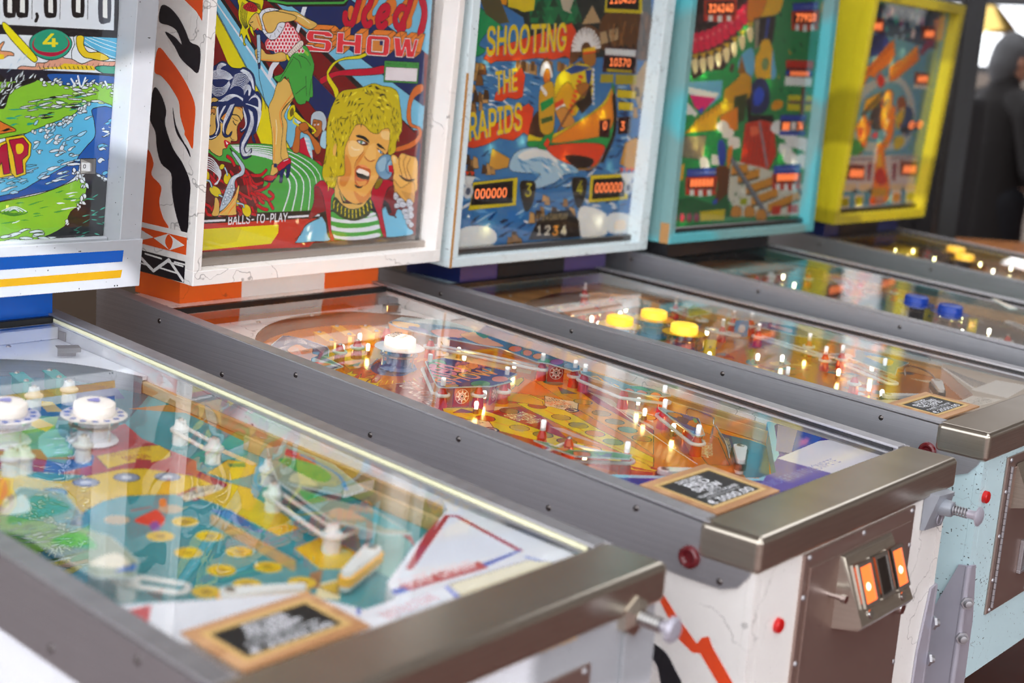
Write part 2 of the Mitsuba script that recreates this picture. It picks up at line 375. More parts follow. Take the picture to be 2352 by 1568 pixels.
# ------------------------------------------------------------------ what is printed on the glasses, playfields, plastics and cabinets (numbers: mm in the plane of the print)
ART = {}
ART['h0'] = '''
P e6eef4 -884,1055 -39,1153 22,85 -859,19
P 111118 -878,818 -77,839 -74,792 -877,770
P 111118 -100,940 -82,941 -75,796 -93,820
P e4e9ee -880,912 -99,946 -92,816 -878,803
S 0a0a0e -648,884 -619,885 -611,870 -611,829 -619,820 -645,824
P f2f3ee -637,879 -623,879 -621,832 -635,834
L 0a0a0e 1 -601,882 -599,816
S 0a0a0e -560,891 -530,892 -522,877 -521,835 -530,826 -557,830
P f2f3ee -549,886 -535,886 -533,838 -547,840
L 0a0a0e 1 -512,889 -510,822
S 0a0a0e -470,898 -439,899 -431,884 -429,841 -438,832 -466,836
P f2f3ee -458,893 -444,893 -441,845 -456,847
L 0a0a0e 1 -420,896 -417,828
S 0a0a0e -430,901 -398,902 -390,887 -389,844 -398,835 -426,839
P f2f3ee -418,896 -403,896 -400,848 -416,850
L 0a0a0e 1 -379,899 -376,831
S 0a0a0e -338,908 -306,910 -297,894 -295,851 -305,841 -334,845
P f2f3ee -326,904 -311,904 -307,854 -323,856
L 0a0a0e 1 -286,907 -283,837
S 0a0a0e -246,916 -212,917 -203,902 -201,857 -211,848 -241,852
P f2f3ee -233,911 -217,911 -214,861 -230,863
L 0a0a0e 1 -192,914 -188,844
S 4a4d58 -153,923 -119,925 -109,909 -106,850 -115,838 -147,840
P f2f3ee -140,918 -124,919 -118,851 -135,854
L 0a0a0e 1 -97,922 -92,832
C 0a0a0e 5 -361,848 -358,839 -363,827
P 5cbbdf -221,790 -71,793 -69,716 -131,732 -195,753
C e6eef4 1 -197,786 -134,763 -72,749
C e6eef4 1 -184,789 -120,771 -72,760
C e6eef4 1 -164,791 -100,780 -73,773
C e6eef4 1 -204,780 -147,749 -72,729
s e6eef4 -235,739 -226,764 -231,787 -205,792 -196,765 -146,747 -103,728 -74,723 -73,711 -212,704
s eccb1c -221,788 -198,790 -197,765 -177,742 -139,744 -103,728 -130,720 -166,725 -193,729 -215,752
s e3a48a -411,678 -402,689 -357,689 -351,701 -319,704 -287,730 -260,720 -233,718 -198,705 -158,719 -116,716 -70,717 -68,697 -211,692 -278,693 -356,679
L 5a3020 0.8 -345,701 -349,689
L 5a3020 0.8 -326,702 -331,690
L 5a3020 0.8 -308,702 -313,690
L 5a3020 0.8 -290,703 -294,691
L 5a3020 0.8 -271,704 -276,692
L 5a3020 0.8 -253,705 -257,693
L 5a3020 0.8 -234,706 -238,694
L 5a3020 0.8 -215,707 -219,694
L 5a3020 0.8 -196,708 -200,695
L 5a3020 0.8 -177,708 -181,696
L 5a3020 0.8 -157,709 -162,697
L 5a3020 0.8 -138,710 -143,698
L 5a3020 0.8 -119,711 -123,699
L 5a3020 0.8 -99,712 -104,699
L 5a3020 0.8 -79,713 -84,700
P eccb1c -278,693 -259,705 -157,701 -149,688 -271,686 -357,686
s 1f9f80 -149,695 -129,702 -94,702 -68,702 -67,680 -113,679
L b3123a 2 -356,679 -66,678
L 0a0a0e 1.2 -344,693 -338,683
L 0a0a0e 1.2 -330,693 -324,684
L 0a0a0e 1.2 -315,694 -310,685
L 0a0a0e 1.2 -301,694 -295,685
L 0a0a0e 1.2 -287,695 -281,686
L 0a0a0e 1.2 -272,696 -266,686
L 0a0a0e 1.2 -257,696 -251,687
L 0a0a0e 1.2 -243,697 -237,688
L 0a0a0e 1.2 -228,698 -222,688
L 0a0a0e 1.2 -213,698 -207,689
L 0a0a0e 1.2 -198,699 -192,690
L 0a0a0e 1.2 -183,700 -177,690
L 0a0a0e 1.2 -168,700 -162,691
s e8a070 -480,744 -462,759 -473,733 -455,731 -436,729 -429,721 -448,720 -466,710 -497,715
P eccb1c -479,724 -460,722 -460,708 -478,707
s f0e400 -469,807 -459,813 -400,763 -356,721 -353,709 -364,706 -398,731 -451,780
s 1f9f80 -378,752 -369,782 -325,804 -279,802 -244,781 -239,757 -261,729 -306,714 -353,725
S b3123a -370,750 -362,777 -325,799 -279,797 -249,777 -246,757 -268,735 -307,723 -350,731
S 1d9c78 -366,759 -356,783 -318,801 -275,796 -251,774 -256,753 -288,738 -334,737 -357,745
T f2e020 -336 752 26.2 19.3 3.1 1 4
P 10142a -875,675 -350,681 -67,680 -63,637 -872,572
s 0c57a8 -313,663 -277,672 -66,670 -63,643 -255,636
P 0b0b10 -874,637 -470,664 -430,631 -440,583 -465,568 -871,529
s 8ac62e -873,599 -431,642 -348,650 -234,634 -173,642 -66,640 -61,543 -169,590 -208,546 -300,508 -397,483 -868,408
s 5cbbdf -866,307 -489,429 -377,483 -300,514 -214,546 -172,584 -61,555 -48,313 -131,359 -190,391 -201,354 -321,318 -864,216
s 0c57a8 -147,566 -62,549 -50,313 -87,346 -124,362 -190,397 -165,441 -133,479 -140,529
s 0c57a8 -865,262 -450,290 -322,337 -237,379 -190,397 -194,353 -254,317 -353,294 -864,205
s 8ac62e -864,205 -449,272 -320,293 -226,323 -172,340 -153,315 -167,264 -206,233 -214,195 -291,157 -403,140 -861,89
s 0b0b10 -166,350 -124,356 -86,336 -52,319 -42,129 -310,133 -224,183 -206,227 -160,270 -149,315
S 0b0b10 -496,576 -467,606 -431,636 -349,660 -354,645 -429,613 -452,560
s e07a2a -500,535 -456,518 -410,496 -435,489 -473,483 -511,488
R 11 26 1 e6eef4+cfe8a0 14,48 3.5,8.3 -1,11 | -301,635 -68,640 -61,562 -162,590 -216,565 -303,563
R 12 22 0 1f9f80+0b0b10+1f9f80 26,71 3.2,7.1 9,11 | -464,559 -220,619 -202,565 -398,501 -460,483
R 13 16 1 e6eef4 20,59 2.0,5.3 6,14 | -428,584 -233,619 -216,565 -301,526 -423,501
R 14 40 1 e6eef4+a8d8ee+e6eef4 10,39 4.6,11.8 22,23 | -353,514 -181,565 -171,516 -219,416 -354,417
R 15 16 1 5cbbdf+e6eef4+5cbbdf 18,43 5.7,12.8 5,17 | -138,541 -66,530 -54,332 -117,365
R 16 10 0 0c57a8 14,35 5.6,11.2 11,17 | -129,517 -101,517 -100,460 -135,460
R 17 34 1 e6eef4+a8d8ee+5cbbdf 16,59 3.3,8.5 10,11 | -491,346 -207,441 -191,404 -255,336 -450,290
R 18 22 0 e6eef4+3b9a3a+3b9a3a 20,74 2.7,6.0 4,11 | -449,260 -198,316 -168,290 -220,227 -444,174
C 2f7a2a 1.6 -448,242 -403,252 -356,238 -402,228 -448,240
C e6eef4 1.6 -443,244 -400,257 -359,240
C 2f7a2a 1.6 -435,241 -403,249 -369,239 -402,231 -435,240
C e6eef4 1.6 -430,244 -400,253 -372,240
C 2f7a2a 1.6 -422,241 -403,246 -383,239 -402,235 -422,239
C e6eef4 1.6 -417,244 -400,250 -385,241
C 2f7a2a 1.4 -350,580 -305,596 -244,582 -270,563 -336,565 -344,580
R 19 10 1 e6eef4 33,66 5.3,10.5 3,11 | -444,180 -299,173 -304,148 -443,146
R 20 40 0 22a98c+22a98c+128a70 14,34 2.1,4.3 3,23 | -161,283 -60,326 -45,136 -221,141 -177,213
R 21 24 1 e6eef4 9,21 5.3,10.7 -64,46 | -210,385 -166,353 -150,327 -163,257 -211,195 -222,202 -181,264 -170,315 -212,366
R 22 14 1 e6eef4 10,22 4.4,7.3 -21,23 | -131,359 -57,329 -56,322 -130,349
R 23 22 1 e6eef4 9,20 5.2,9.1 22,34 | -377,483 -293,514 -215,552 -169,590 -161,575 -214,534 -299,502 -377,474
R 24 40 1 e6eef4 8,18 3.4,8.2 -3,46 | -348,654 -68,649 -67,633 -234,628 -347,639
R 25 30 1 e6eef4 10,27 2.4,4.8 46,34 | -469,641 -375,668 -348,657 -405,631 -453,583 -464,559
R 26 14 0 9fc4dc+e6eef4 12,30 0.9,1.8 52,29 | -465,687 -397,719 -389,691 -438,654
C e6eef4 3 -232,658 -217,638
C e6eef4 3 -209,668 -200,638
C e6eef4 3 -182,663 -190,639
C e6eef4 3 -111,654 -103,641
p eccb1c -527,441 -496,450 -482,417 -459,454 -434,464 -411,357 -534,334
p eccb1c -441,471 -383,480 -356,453 -357,417 -372,393 -369,359 -402,349 -416,363
p b3123a -520,432 -499,441 -480,399 -453,447 -437,454 -422,363 -441,360 -450,399 -467,369 -486,370 -503,400 -510,346 -529,346
p b3123a -429,464 -384,471 -365,450 -366,420 -384,404 -378,365 -398,358 -411,417
S eecb20 -406,450 -387,453 -380,441 -385,426 -401,423
p 6f6b68 -180,405 -126,405 -124,356 -177,358
P a9a5a0 -180,405 -141,391 -139,365 -177,358
P f0f0f0 -177,394 -146,392 -144,365 -175,367
T 0a0a0e -170 375 4.9 6.3 -0.6 1 0
'''
ART['h1'] = '''
P 780008 75,961 1201,1046 1237,99 84,96
P e2d600 93,938 92,878 347,475 495,453
P 76c0de 95,974 112,975 403,688 636,454 490,455 95,937
P dfe4ee 91,962 98,962 539,548 531,538
L 0c0c10 1 94,935 490,455
P 0c0c10 116,970 132,971 419,689 403,688
P 0c0c10 419,689 632,488 615,474 403,688
P 00225f 155,973 200,976 719,637 660,569 597,600
P 780008 205,976 327,980 809,689 709,637
P 0c0c10 325,979 345,981 848,688 809,689
P 76c0de 354,982 404,985 1196,629 1199,531 1134,531 848,688
P 0c0c10 848,688 877,689 1157,524 1149,502
P 00225f 397,991 727,1016 1166,841 1191,626
P 76c0de 724,1016 1200,1053 1200,827
L 0c0c10 1.2 98,937 492,455
L 0c0c10 1.2 116,970 434,670
L 0c0c10 1.2 155,973 597,600
L 0c0c10 1.2 203,976 719,637
L 0c0c10 1.2 398,988 1189,630
L 0c0c10 1.2 725,1013 1166,841
L 0c0c10 1.2 327,980 809,689
P 00225f 1090,545 1196,473 1196,318 1066,328
P 780008 1054,580 1181,502 1174,400 1032,430
P dfe4ee 496,968 518,970 495,897 477,855 464,857
C dfe4ee 11 394,771 371,745 365,719
P 0c0c10 323,992 703,1021 727,1013 712,988 693,984 423,964 304,978
L 42a640 4 329,979 422,975 697,997 718,1013
S 42a640 89,457 191,475 332,478 454,465 582,434 671,385 734,329 757,209 91,224
C dfe4ee 1.6 208,472 376,467 528,433 646,359 671,213
C dfe4ee 1.95 213,467 380,458 520,420 625,349 641,214
C dfe4ee 2.3 220,463 386,449 508,407 596,340 601,216
C dfe4ee 2.65 227,458 392,440 496,394 566,332 561,217
C dfe4ee 3 235,454 399,430 483,380 533,323 517,219
C dfe4ee 3.35 243,449 406,421 470,367 500,314 472,221
C 0c0c10 1 208,475 332,478 454,465 583,433 671,385
P 0c0c10 90,230 756,223 759,195 93,195
P c33124 93,198 759,192 619,83 88,102
P e2d600 94,179 457,178 458,147 426,108 90,102
P d8cc10 94,176 282,175 261,125 95,112
L dfe4ee 4 94,207 203,206
T dfe4ee 216 189 141.1 15.7 0.0 1 BALLS-TO-PLAY
L dfe4ee 4 500,204 662,205
s c4002e 608,714 634,728 688,746 791,758 868,764 941,777 944,750 871,740 793,735 699,731 645,709 619,698
s e2d600 852,818 805,799 729,792 684,777 653,742 654,729 688,697 707,677 709,654 697,647 681,677 650,709 643,729 645,749 675,780 729,799 799,809 832,820
s d8702a 1173,713 1132,703 1105,667 1096,617 1100,574 1124,545 1166,535 1179,520 1161,495 1110,473 1049,459 1040,443 1123,455 1174,477 1196,513 1185,539 1153,549 1128,560 1117,617 1132,660 1177,687
s c4002e 1106,1039 1143,1041 1160,1001 1162,959 1146,909 1114,907 1126,957 1128,999
p 3fa044 944,796 1140,797 1142,716 949,717
p eee6ea 954,773 1135,774 1136,723 954,723
T 0c0c10 953 781 91.1 5.4 0.5 0 PREVIOUS high SCORE
C 0c0c10 15.84 740,976 741,954 761,939 782,948 791,980 805,1028 810,1051
C 0c0c10 15.84 875,1052 865,1019 842,990 839,961 858,942 877,952
C 0c0c10 15.84 935,974 963,992 967,1013 953,1019 931,1006 915,973 925,946 942,943 961,955
C 0c0c10 15.84 1056,1022 1035,1021 1011,989 1019,957 1041,949 1062,976 1083,1026 1095,1069
C 0c0c10 15.84 1058,976 1063,943 1039,939
C dd7a26 14.4 740,976 741,954 761,939 782,948 791,980 805,1028 810,1051
C dd7a26 14.4 875,1052 865,1019 842,990 839,961 858,942 877,952
C dd7a26 14.4 935,974 963,992 967,1013 953,1019 931,1006 915,973 925,946 942,943 961,955
C dd7a26 14.4 1056,1022 1035,1021 1011,989 1019,957 1041,949 1062,976 1083,1026 1095,1069
C dd7a26 14.4 1058,976 1063,943 1039,939
C 0c0c10 15.84 712,958 713,936 732,920 754,929 763,961 777,1009 782,1032
C 0c0c10 15.84 845,1032 836,1000 814,972 811,942 829,923 848,933
C 0c0c10 15.84 905,955 933,973 937,994 923,1000 901,987 885,954 895,927 912,923 931,936
C 0c0c10 15.84 1025,1002 1005,1001 981,969 989,937 1011,929 1031,956 1052,1007 1064,1049
C 0c0c10 15.84 1028,956 1032,924 1008,920
C c4002e 13.392 712,958 713,936 732,920 754,929 763,961 777,1009 782,1032
C c4002e 13.392 845,1032 836,1000 814,972 811,942 829,923 848,933
C c4002e 13.392 905,955 933,973 937,994 923,1000 901,987 885,954 895,927 912,923 931,936
C c4002e 13.392 1025,1002 1005,1001 981,969 989,937 1011,929 1031,956 1052,1007 1064,1049
C c4002e 13.392 1028,956 1032,924 1008,920
p e8842c 524,873 537,889 567,910 553,894
p e8842c 537,889 635,891 665,912 567,910
p e8842c 635,891 655,881 685,902 665,912
p e8842c 655,881 656,868 687,888 685,902
p e8842c 656,868 616,868 646,888 687,888
p e8842c 616,868 615,872 646,893 646,888
p e8842c 615,872 563,873 593,893 646,893
p e8842c 563,873 564,862 594,882 593,893
p e8842c 564,862 638,860 669,881 594,882
p e8842c 638,860 655,850 686,871 669,881
p e8842c 655,850 656,830 686,851 686,871
p e8842c 656,830 643,814 674,834 686,851
p e8842c 643,814 545,813 575,834 674,834
p e8842c 545,813 527,824 557,844 575,834
p e8842c 527,824 526,836 556,856 557,844
p e8842c 526,836 561,835 591,855 556,856
p e8842c 561,835 563,831 593,851 591,855
p e8842c 563,831 619,827 649,847 593,851
p e8842c 619,827 620,844 650,864 649,847
p e8842c 620,844 542,846 571,866 650,864
p e8842c 542,846 526,856 555,876 571,866
p e8842c 526,856 524,873 553,894 555,876
p f2dfe0 524,873 537,889 635,891 655,881 656,868 616,868 615,872 563,873 564,862 638,860 655,850 656,830 643,814 545,813 527,824 526,836 561,835 563,831 619,827 620,844 542,846 526,856
B e2333f 1.7 524,873 537,889 635,891 655,881 656,868 616,868 615,872 563,873 564,862 638,860 655,850 656,830 643,814 545,813 527,824 526,836 561,835 563,831 619,827 620,844 542,846 526,856
p e8842c 679,890 715,891 746,912 710,911
p e8842c 715,891 715,862 746,883 746,912
p e8842c 715,862 772,861 803,882 746,883
p e8842c 772,861 771,889 803,910 803,882
p e8842c 771,889 809,890 841,911 803,910
p e8842c 809,890 811,815 843,836 841,911
p e8842c 811,815 774,813 806,834 843,836
p e8842c 774,813 772,843 804,864 806,834
p e8842c 772,843 716,843 747,864 804,864
p e8842c 716,843 718,814 749,835 747,864
p e8842c 718,814 681,814 712,835 749,835
p e8842c 681,814 679,890 710,911 712,835
p f2dfe0 679,890 715,891 715,862 772,861 771,889 809,890 811,815 774,813 772,843 716,843 718,814 681,814
B e2333f 1.7 679,890 715,891 715,862 772,861 771,889 809,890 811,815 774,813 772,843 716,843 718,814 681,814
p e8842c 835,878 847,889 879,910 867,899
p e8842c 847,889 947,891 980,912 879,910
p e8842c 947,891 964,880 997,902 980,912
p e8842c 964,880 964,824 997,846 997,902
p e8842c 964,824 950,813 983,835 997,846
p e8842c 950,813 849,813 882,834 983,835
p e8842c 849,813 835,825 867,846 882,834
p e8842c 835,825 835,878 867,899 867,846
p f2dfe0 835,878 847,889 947,891 964,880 964,824 950,813 849,813 835,825
B e2333f 1.7 835,878 847,889 947,891 964,880 964,824 950,813 849,813 835,825
p f2dfe0 863,874 932,875 931,826 866,827
P d98a3a 869,870 926,872 926,831 870,831
P 00225f 907,871 926,871 926,854 908,854
p e8842c 981,890 1019,889 1053,911 1015,912
p e8842c 1019,889 1032,846 1066,868 1053,911
p e8842c 1032,846 1046,889 1080,911 1066,868
p e8842c 1046,889 1079,889 1113,911 1080,911
p e8842c 1079,889 1091,842 1125,864 1113,911
p e8842c 1091,842 1104,888 1138,910 1125,864
p e8842c 1104,888 1125,889 1160,911 1138,910
p e8842c 1125,889 1107,814 1142,836 1160,911
p e8842c 1107,814 1065,814 1099,835 1142,836
p e8842c 1065,814 1054,852 1088,874 1099,835
p e8842c 1054,852 1043,814 1077,836 1088,874
p e8842c 1043,814 1002,814 1035,836 1077,836
p e8842c 1002,814 981,890 1015,912 1035,836
p f2dfe0 981,890 1019,889 1032,846 1046,889 1079,889 1091,842 1104,888 1125,889 1107,814 1065,814 1054,852 1043,814 1002,814
B e2333f 1.7 981,890 1019,889 1032,846 1046,889 1079,889 1091,842 1104,888 1125,889 1107,814 1065,814 1054,852 1043,814 1002,814
s e0b85e 98,562 138,634 211,612 250,598 252,569 232,545 228,525 233,496 228,487 205,489 203,479 188,472 186,462 170,459 169,440 154,435 122,450 109,460 92,443 92,491
S d9812c 211,612 237,605 252,574 241,593 224,603
S d9812c 169,597 177,573 165,563 155,575
S d9812c 103,496 109,467 112,460 97,460
C 0c0c10 1.8 203,579 223,578 236,571 244,559
C 0c0c10 1.8 209,557 216,547 224,543
C 0c0c10 1 205,569 218,561 231,557
C 0c0c10 1.2 201,503 208,493 219,491
S c00024 175,491 203,481 194,473 189,462 179,469
P ffffff 181,487 194,479 188,473
s 00225f 91,697 95,730 120,747 141,759 162,756 188,740 225,738 244,743 277,729 295,704 300,662 315,660 333,634 334,590 325,540 315,516 305,508 318,481 304,488 296,511 279,479 268,459 282,444 300,459 301,446 282,442 266,447 277,432 302,434 277,424 264,427 249,454 249,491 269,525 250,518 243,532 259,528 267,550 251,589 255,608 230,608 211,607 201,578 183,539 178,515 192,506 206,520 201,506 180,501 166,513 167,544 179,587 158,573 153,563 166,556 166,549 151,551 153,520 139,503 116,493 97,503 95,529 109,541 98,524 106,505 127,510 137,529 132,563 137,606 101,610 92,643
H dfe6f0 00225f 1.05 9 107,726 137,734 177,723 197,707 | 103,697 124,698 154,701 179,697
H dfe6f0 00225f 1.05 5 126,717 121,738 138,755 163,751 | 144,710 140,734 151,744 160,746
H dfe6f0 00225f 1.05 9 202,717 227,725 258,722 273,700 | 185,664 206,677 231,675 244,666
H dfe6f0 00225f 1.05 6 238,738 270,727 288,703 297,665 | 226,730 252,719 276,698 288,674
H dfe6f0 00225f 1.05 6 104,688 120,674 156,675 179,695 | 107,653 129,639 165,649 187,683
H dfe6f0 00225f 1.05 6 142,625 174,645 208,650 247,637 | 179,626 209,641 228,639 247,627
H dfe6f0 00225f 1.05 6 243,678 268,686 282,672 277,647 | 252,647 263,666 270,662 271,647
H dfe6f0 00225f 1.05 8 273,628 293,648 317,634 320,599 | 302,655 327,634 334,609 331,582
H dfe6f0 00225f 1.05 6 261,618 307,604 322,575 320,531 | 267,618 333,600 333,565 317,521
H dfe6f0 00225f 1.05 6 275,599 288,565 276,520 254,479 | 295,589 305,553 295,518 267,474
H dfe6f0 00225f 1.05 5 256,484 252,459 264,434 296,434 | 272,484 265,461 279,442 300,459
H dfe6f0 00225f 1.05 5 211,617 189,573 170,539 172,513 | 192,612 176,583 166,554 165,525
H dfe6f0 00225f 1.05 4 140,606 143,568 149,539 139,510 | 132,601 134,568 143,539 133,510
H dfe6f0 00225f 1.05 4 174,611 152,573 150,558 163,549 | 162,606 146,577 147,563 154,554
H dfe6f0 00225f 1.05 4 253,598 272,564 268,535 247,523 | 249,608 259,569 267,545 259,528
C dfe6f0 1.8 98,524 97,505 115,496 139,505
C dfe6f0 1.8 97,619 130,625 160,625
s e0b85e 102,629 120,636 137,628 124,622 112,622 105,615
s c8863e 98,589 114,598 126,596 124,579 115,586 103,574
P 5a0512 85,420 107,449 155,419 183,416 273,395 375,348 363,306 346,235 340,220 93,224
C 0c0c10 6.6 237,290 255,259 270,222
C c2061e 4.8 237,290 255,259 270,222
C 0c0c10 6.6 204,254 215,225 247,223
C c2061e 4.8 204,254 215,225 247,223
C 0c0c10 6.6 194,381 203,360 239,326
C c2061e 4.8 194,381 203,360 239,326
C 0c0c10 6.6 139,377 140,349 158,306
C c2061e 4.8 139,377 140,349 158,306
C 0c0c10 6.6 99,271 127,258 146,239
C c2061e 4.8 99,271 127,258 146,239
C 0c0c10 6.6 288,372 296,347 302,310
C c2061e 4.8 288,372 296,347 302,310
C 0c0c10 6.6 145,256 170,226 185,225
C c2061e 4.8 145,256 170,226 185,225
C 0c0c10 6.6 158,361 168,351 203,334
C c2061e 4.8 158,361 168,351 203,334
C 0c0c10 6.6 162,317 190,304 240,283
C c2061e 4.8 162,317 190,304 240,283
C 0c0c10 6.6 167,278 182,260 207,234
C c2061e 4.8 167,278 182,260 207,234
C 0c0c10 6.6 268,270 299,254 343,230
C c2061e 4.8 268,270 299,254 343,230
C 0c0c10 6.6 100,395 108,377 110,350
C c2061e 4.8 100,395 108,377 110,350
C 0c0c10 6.6 311,250 332,233 344,219
C c2061e 4.8 311,250 332,233 344,219
C 0c0c10 6.6 267,279 281,263 280,240
C c2061e 4.8 267,279 281,263 280,240
C 0c0c10 6.6 112,366 128,338 160,296
C c2061e 4.8 112,366 128,338 160,296
C 0c0c10 6.6 304,324 317,309 338,285
C c2061e 4.8 304,324 317,309 338,285
C 0c0c10 6.6 106,400 117,371 149,325
C c2061e 4.8 106,400 117,371 149,325
C 0c0c10 6.6 111,249 122,230 148,227
C c2061e 4.8 111,249 122,230 148,227
C 0c0c10 6.6 231,274 241,256 277,227
C c2061e 4.8 231,274 241,256 277,227
C 0c0c10 6.6 209,273 248,255 285,229
C c2061e 4.8 209,273 248,255 285,229
C 0c0c10 6.6 239,281 258,268 303,246
C c2061e 4.8 239,281 258,268 303,246
C 0c0c10 6.6 281,371 315,344 337,302
C c2061e 4.8 281,371 315,344 337,302
C 0c0c10 6.6 314,341 336,317 338,281
C c2061e 4.8 314,341 336,317 338,281
C 0c0c10 6.6 157,354 189,340 214,320
C c2061e 4.8 157,354 189,340 214,320
C 0c0c10 6.6 313,309 322,291 340,263
C c2061e 4.8 313,309 322,291 340,263
C 0c0c10 6.6 158,285 170,264 176,232
C c2061e 4.8 158,285 170,264 176,232
C 0c0c10 6.6 271,297 286,271 314,230
C c2061e 4.8 271,297 286,271 314,230
C 0c0c10 6.6 249,374 275,350 305,313
C c2061e 4.8 249,374 275,350 305,313
C 0c0c10 6.6 165,255 171,232 200,225
C c2061e 4.8 165,255 171,232 200,225
C 0c0c10 6.6 212,380 231,359 245,326
C c2061e 4.8 212,380 231,359 245,326
C 0c0c10 6.6 243,279 272,258 305,227
C c2061e 4.8 243,279 272,258 305,227
C 0c0c10 6.6 278,361 293,331 307,285
C c2061e 4.8 278,361 293,331 307,285
C 0c0c10 6.6 322,247 335,225 344,219
C c2061e 4.8 322,247 335,225 344,219
C 0c0c10 6.6 289,252 316,228 342,219
C c2061e 4.8 289,252 316,228 342,219
C 0c0c10 6.6 253,394 267,370 281,333
C c2061e 4.8 253,394 267,370 281,333
C 0c0c10 6.6 189,313 205,287 219,249
C c2061e 4.8 189,313 205,287 219,249
C 0c0c10 6.6 95,399 111,378 148,345
C c2061e 4.8 95,399 111,378 148,345
C 0c0c10 6.6 250,310 271,297 317,278
C c2061e 4.8 250,310 271,297 317,278
C 0c0c10 7.4 276,363 302,365 331,362 357,365 377,381
C c8061e 5.4 276,363 302,365 331,362 357,365 377,381
C 0c0c10 7.4 271,388 295,368 327,332 363,336
C c8061e 5.4 271,388 295,368 327,332 363,336
C 0c0c10 7.4 302,358 311,332 338,318
C c8061e 5.4 302,358 311,332 338,318
C 0c0c10 7.4 397,348 394,325 365,311 330,302
C c8061e 5.4 397,348 394,325 365,311 330,302
C 0c0c10 7.4 314,300 368,280 409,274 421,286 399,302
C c8061e 5.4 314,300 368,280 409,274 421,286 399,302
C 0c0c10 7.4 348,286 362,270 376,262
C c8061e 5.4 348,286 362,270 376,262
C 0c0c10 7.4 344,256 372,242 395,236
C c8061e 5.4 344,256 372,242 395,236
C 0c0c10 7.4 396,272 410,256 424,239
C c8061e 5.4 396,272 410,256 424,239
C 0c0c10 7.4 194,433 214,421 228,401
C c8061e 5.4 194,433 214,421 228,401
C 0c0c10 7.4 340,299 374,288 402,269
C c8061e 5.4 340,299 374,288 402,269
H dfe6f0 00225f 1.9 6 93,437 130,427 171,377 155,336 | 96,393 127,383 163,356 143,336
s e0cc10 119,360 117,350 110,342 102,340 93,344 88,352 86,364 89,374 95,381 104,383 112,380 118,371
s e0cc10 173,295 164,292 152,293 138,300 128,309 123,319 126,326 135,330 147,328 161,322 171,312 176,302
s e0cc10 215,353 212,344 206,337 198,335 190,339 185,347 183,356 186,366 192,373 200,374 207,371 213,363
s e0cc10 181,393 177,390 172,388 167,388 163,391 162,396 164,401 167,405 172,406 177,406 181,403 182,398
s e0cc10 316,241 319,229 316,220 309,215 298,216 287,223 280,234 277,245 280,254 288,259 298,258 309,252
s e0cc10 260,266 259,261 257,258 253,256 249,258 246,262 244,267 245,272 247,275 251,276 255,275 259,271
C 0c0c10 4 105,350 121,347 133,327
C a8cfe4 2.6 105,350 121,347 133,327
C 0c0c10 4 185,393 195,379 198,367
C a8cfe4 2.6 185,393 195,379 198,367
C 0c0c10 4 252,265 278,260 284,250
C a8cfe4 2.6 252,265 278,260 284,250
C 0c0c10 4 168,297 181,291
C a8cfe4 2.6 168,297 181,291
P 0c0c10 200,463 206,463 222,445 215,443
s b9cddd 215,443 223,447 270,403 276,381 269,366 242,356 233,339 235,314 220,275 196,251 174,240 177,259 187,291 200,325 219,359 256,376 257,396
C e6eef6 3 250,364 226,352 216,320 200,286
H 7288a0 b9cddd 1.2 5 197,325 235,324 | 184,254 202,258
O 8094a8 3.6 222,325
O dfe8f0 2 222,325
O 8094a8 3.6 211,305
O dfe8f0 2 211,305
O 8094a8 3.6 197,281
O dfe8f0 2 197,281
O 8094a8 3.6 231,314
O dfe8f0 2 231,314
O 8094a8 3.6 218,290
O dfe8f0 2 218,290
O 8094a8 3.6 189,266
O dfe8f0 2 189,266
s e0b85e 252,329 256,321 251,284 246,269 248,239 246,224 173,226 176,234 202,253 232,285 243,304
C e88a2c 2 246,302 232,275 203,246 179,232
C e88a2c 2 246,264 228,247 214,228
s e0b85e 150,287 161,284 169,267 170,227 141,227 148,253
s e08a3a 462,733 519,672 484,641 451,604 426,620 440,683
s e0b85e 492,652 459,608 444,578 459,558 463,538 462,493 469,457 481,424 455,411 440,442 442,538 430,583 471,631
s e0b85e 426,712 457,698 489,654 445,613 430,583 442,538 440,462 443,427 455,411 412,402 405,437 395,513 375,582 371,612 389,647 401,689
C e88a2c 2.2 461,698 479,664 445,621 424,588 439,538
C f3e2b0 2 407,563 415,528 415,475
C e88a2c 1.6 399,538 409,488 412,417
s e0b85e 407,402 439,396 434,376 409,361 399,364 403,387
s c4002e 454,414 487,424 494,411 490,398 467,390 441,378 433,386 429,394
s c4002e 368,352 382,361 402,361 419,361 441,376 430,356 411,342 377,344
s 00225f 377,343 411,341 441,373 466,386 460,360 458,337 446,338 447,363 429,361 411,338
s 00225f 467,388 493,401 489,357 477,356 478,383
L dfe4ee 1.6 458,413 481,420
O 00225f 4 420,398
s 42a640 462,802 516,832 545,813 570,774 574,750 569,719 579,654 566,648 561,633 547,635 541,625 502,629 454,713 456,725 447,710 436,720 412,699 385,715 422,729 448,769
C 0c0c10 1.1 469,790 498,776 511,752
C 0c0c10 1.1 467,782 449,757 411,701
C 0c0c10 1.1 537,723 548,653
C 0c0c10 1.1 493,657 541,688
C 0c0c10 1.1 566,714 562,651
C 0c0c10 1.1 496,796 531,788 557,764
C 8fc63a 5 495,806 521,812 540,801
s e0b85e 385,948 431,948 471,947 516,930 573,912 537,892 495,904 460,919 418,912 373,902
C e88a2c 2 373,903 418,912 460,919 498,905 537,895
C f4e6c0 1.6 475,937 510,927 535,914
s e05a6a 336,842 418,905 445,901 501,851 461,804 422,798 382,805 342,813
O f6dfe2 4.2 351,831
O c8203c 2.6 351,831
O f6dfe2 4.2 345,818
O c8203c 2.6 345,818
O f6dfe2 4.2 358,843
O c8203c 2.6 358,843
O f6dfe2 4.2 367,831
O c8203c 2.6 367,831
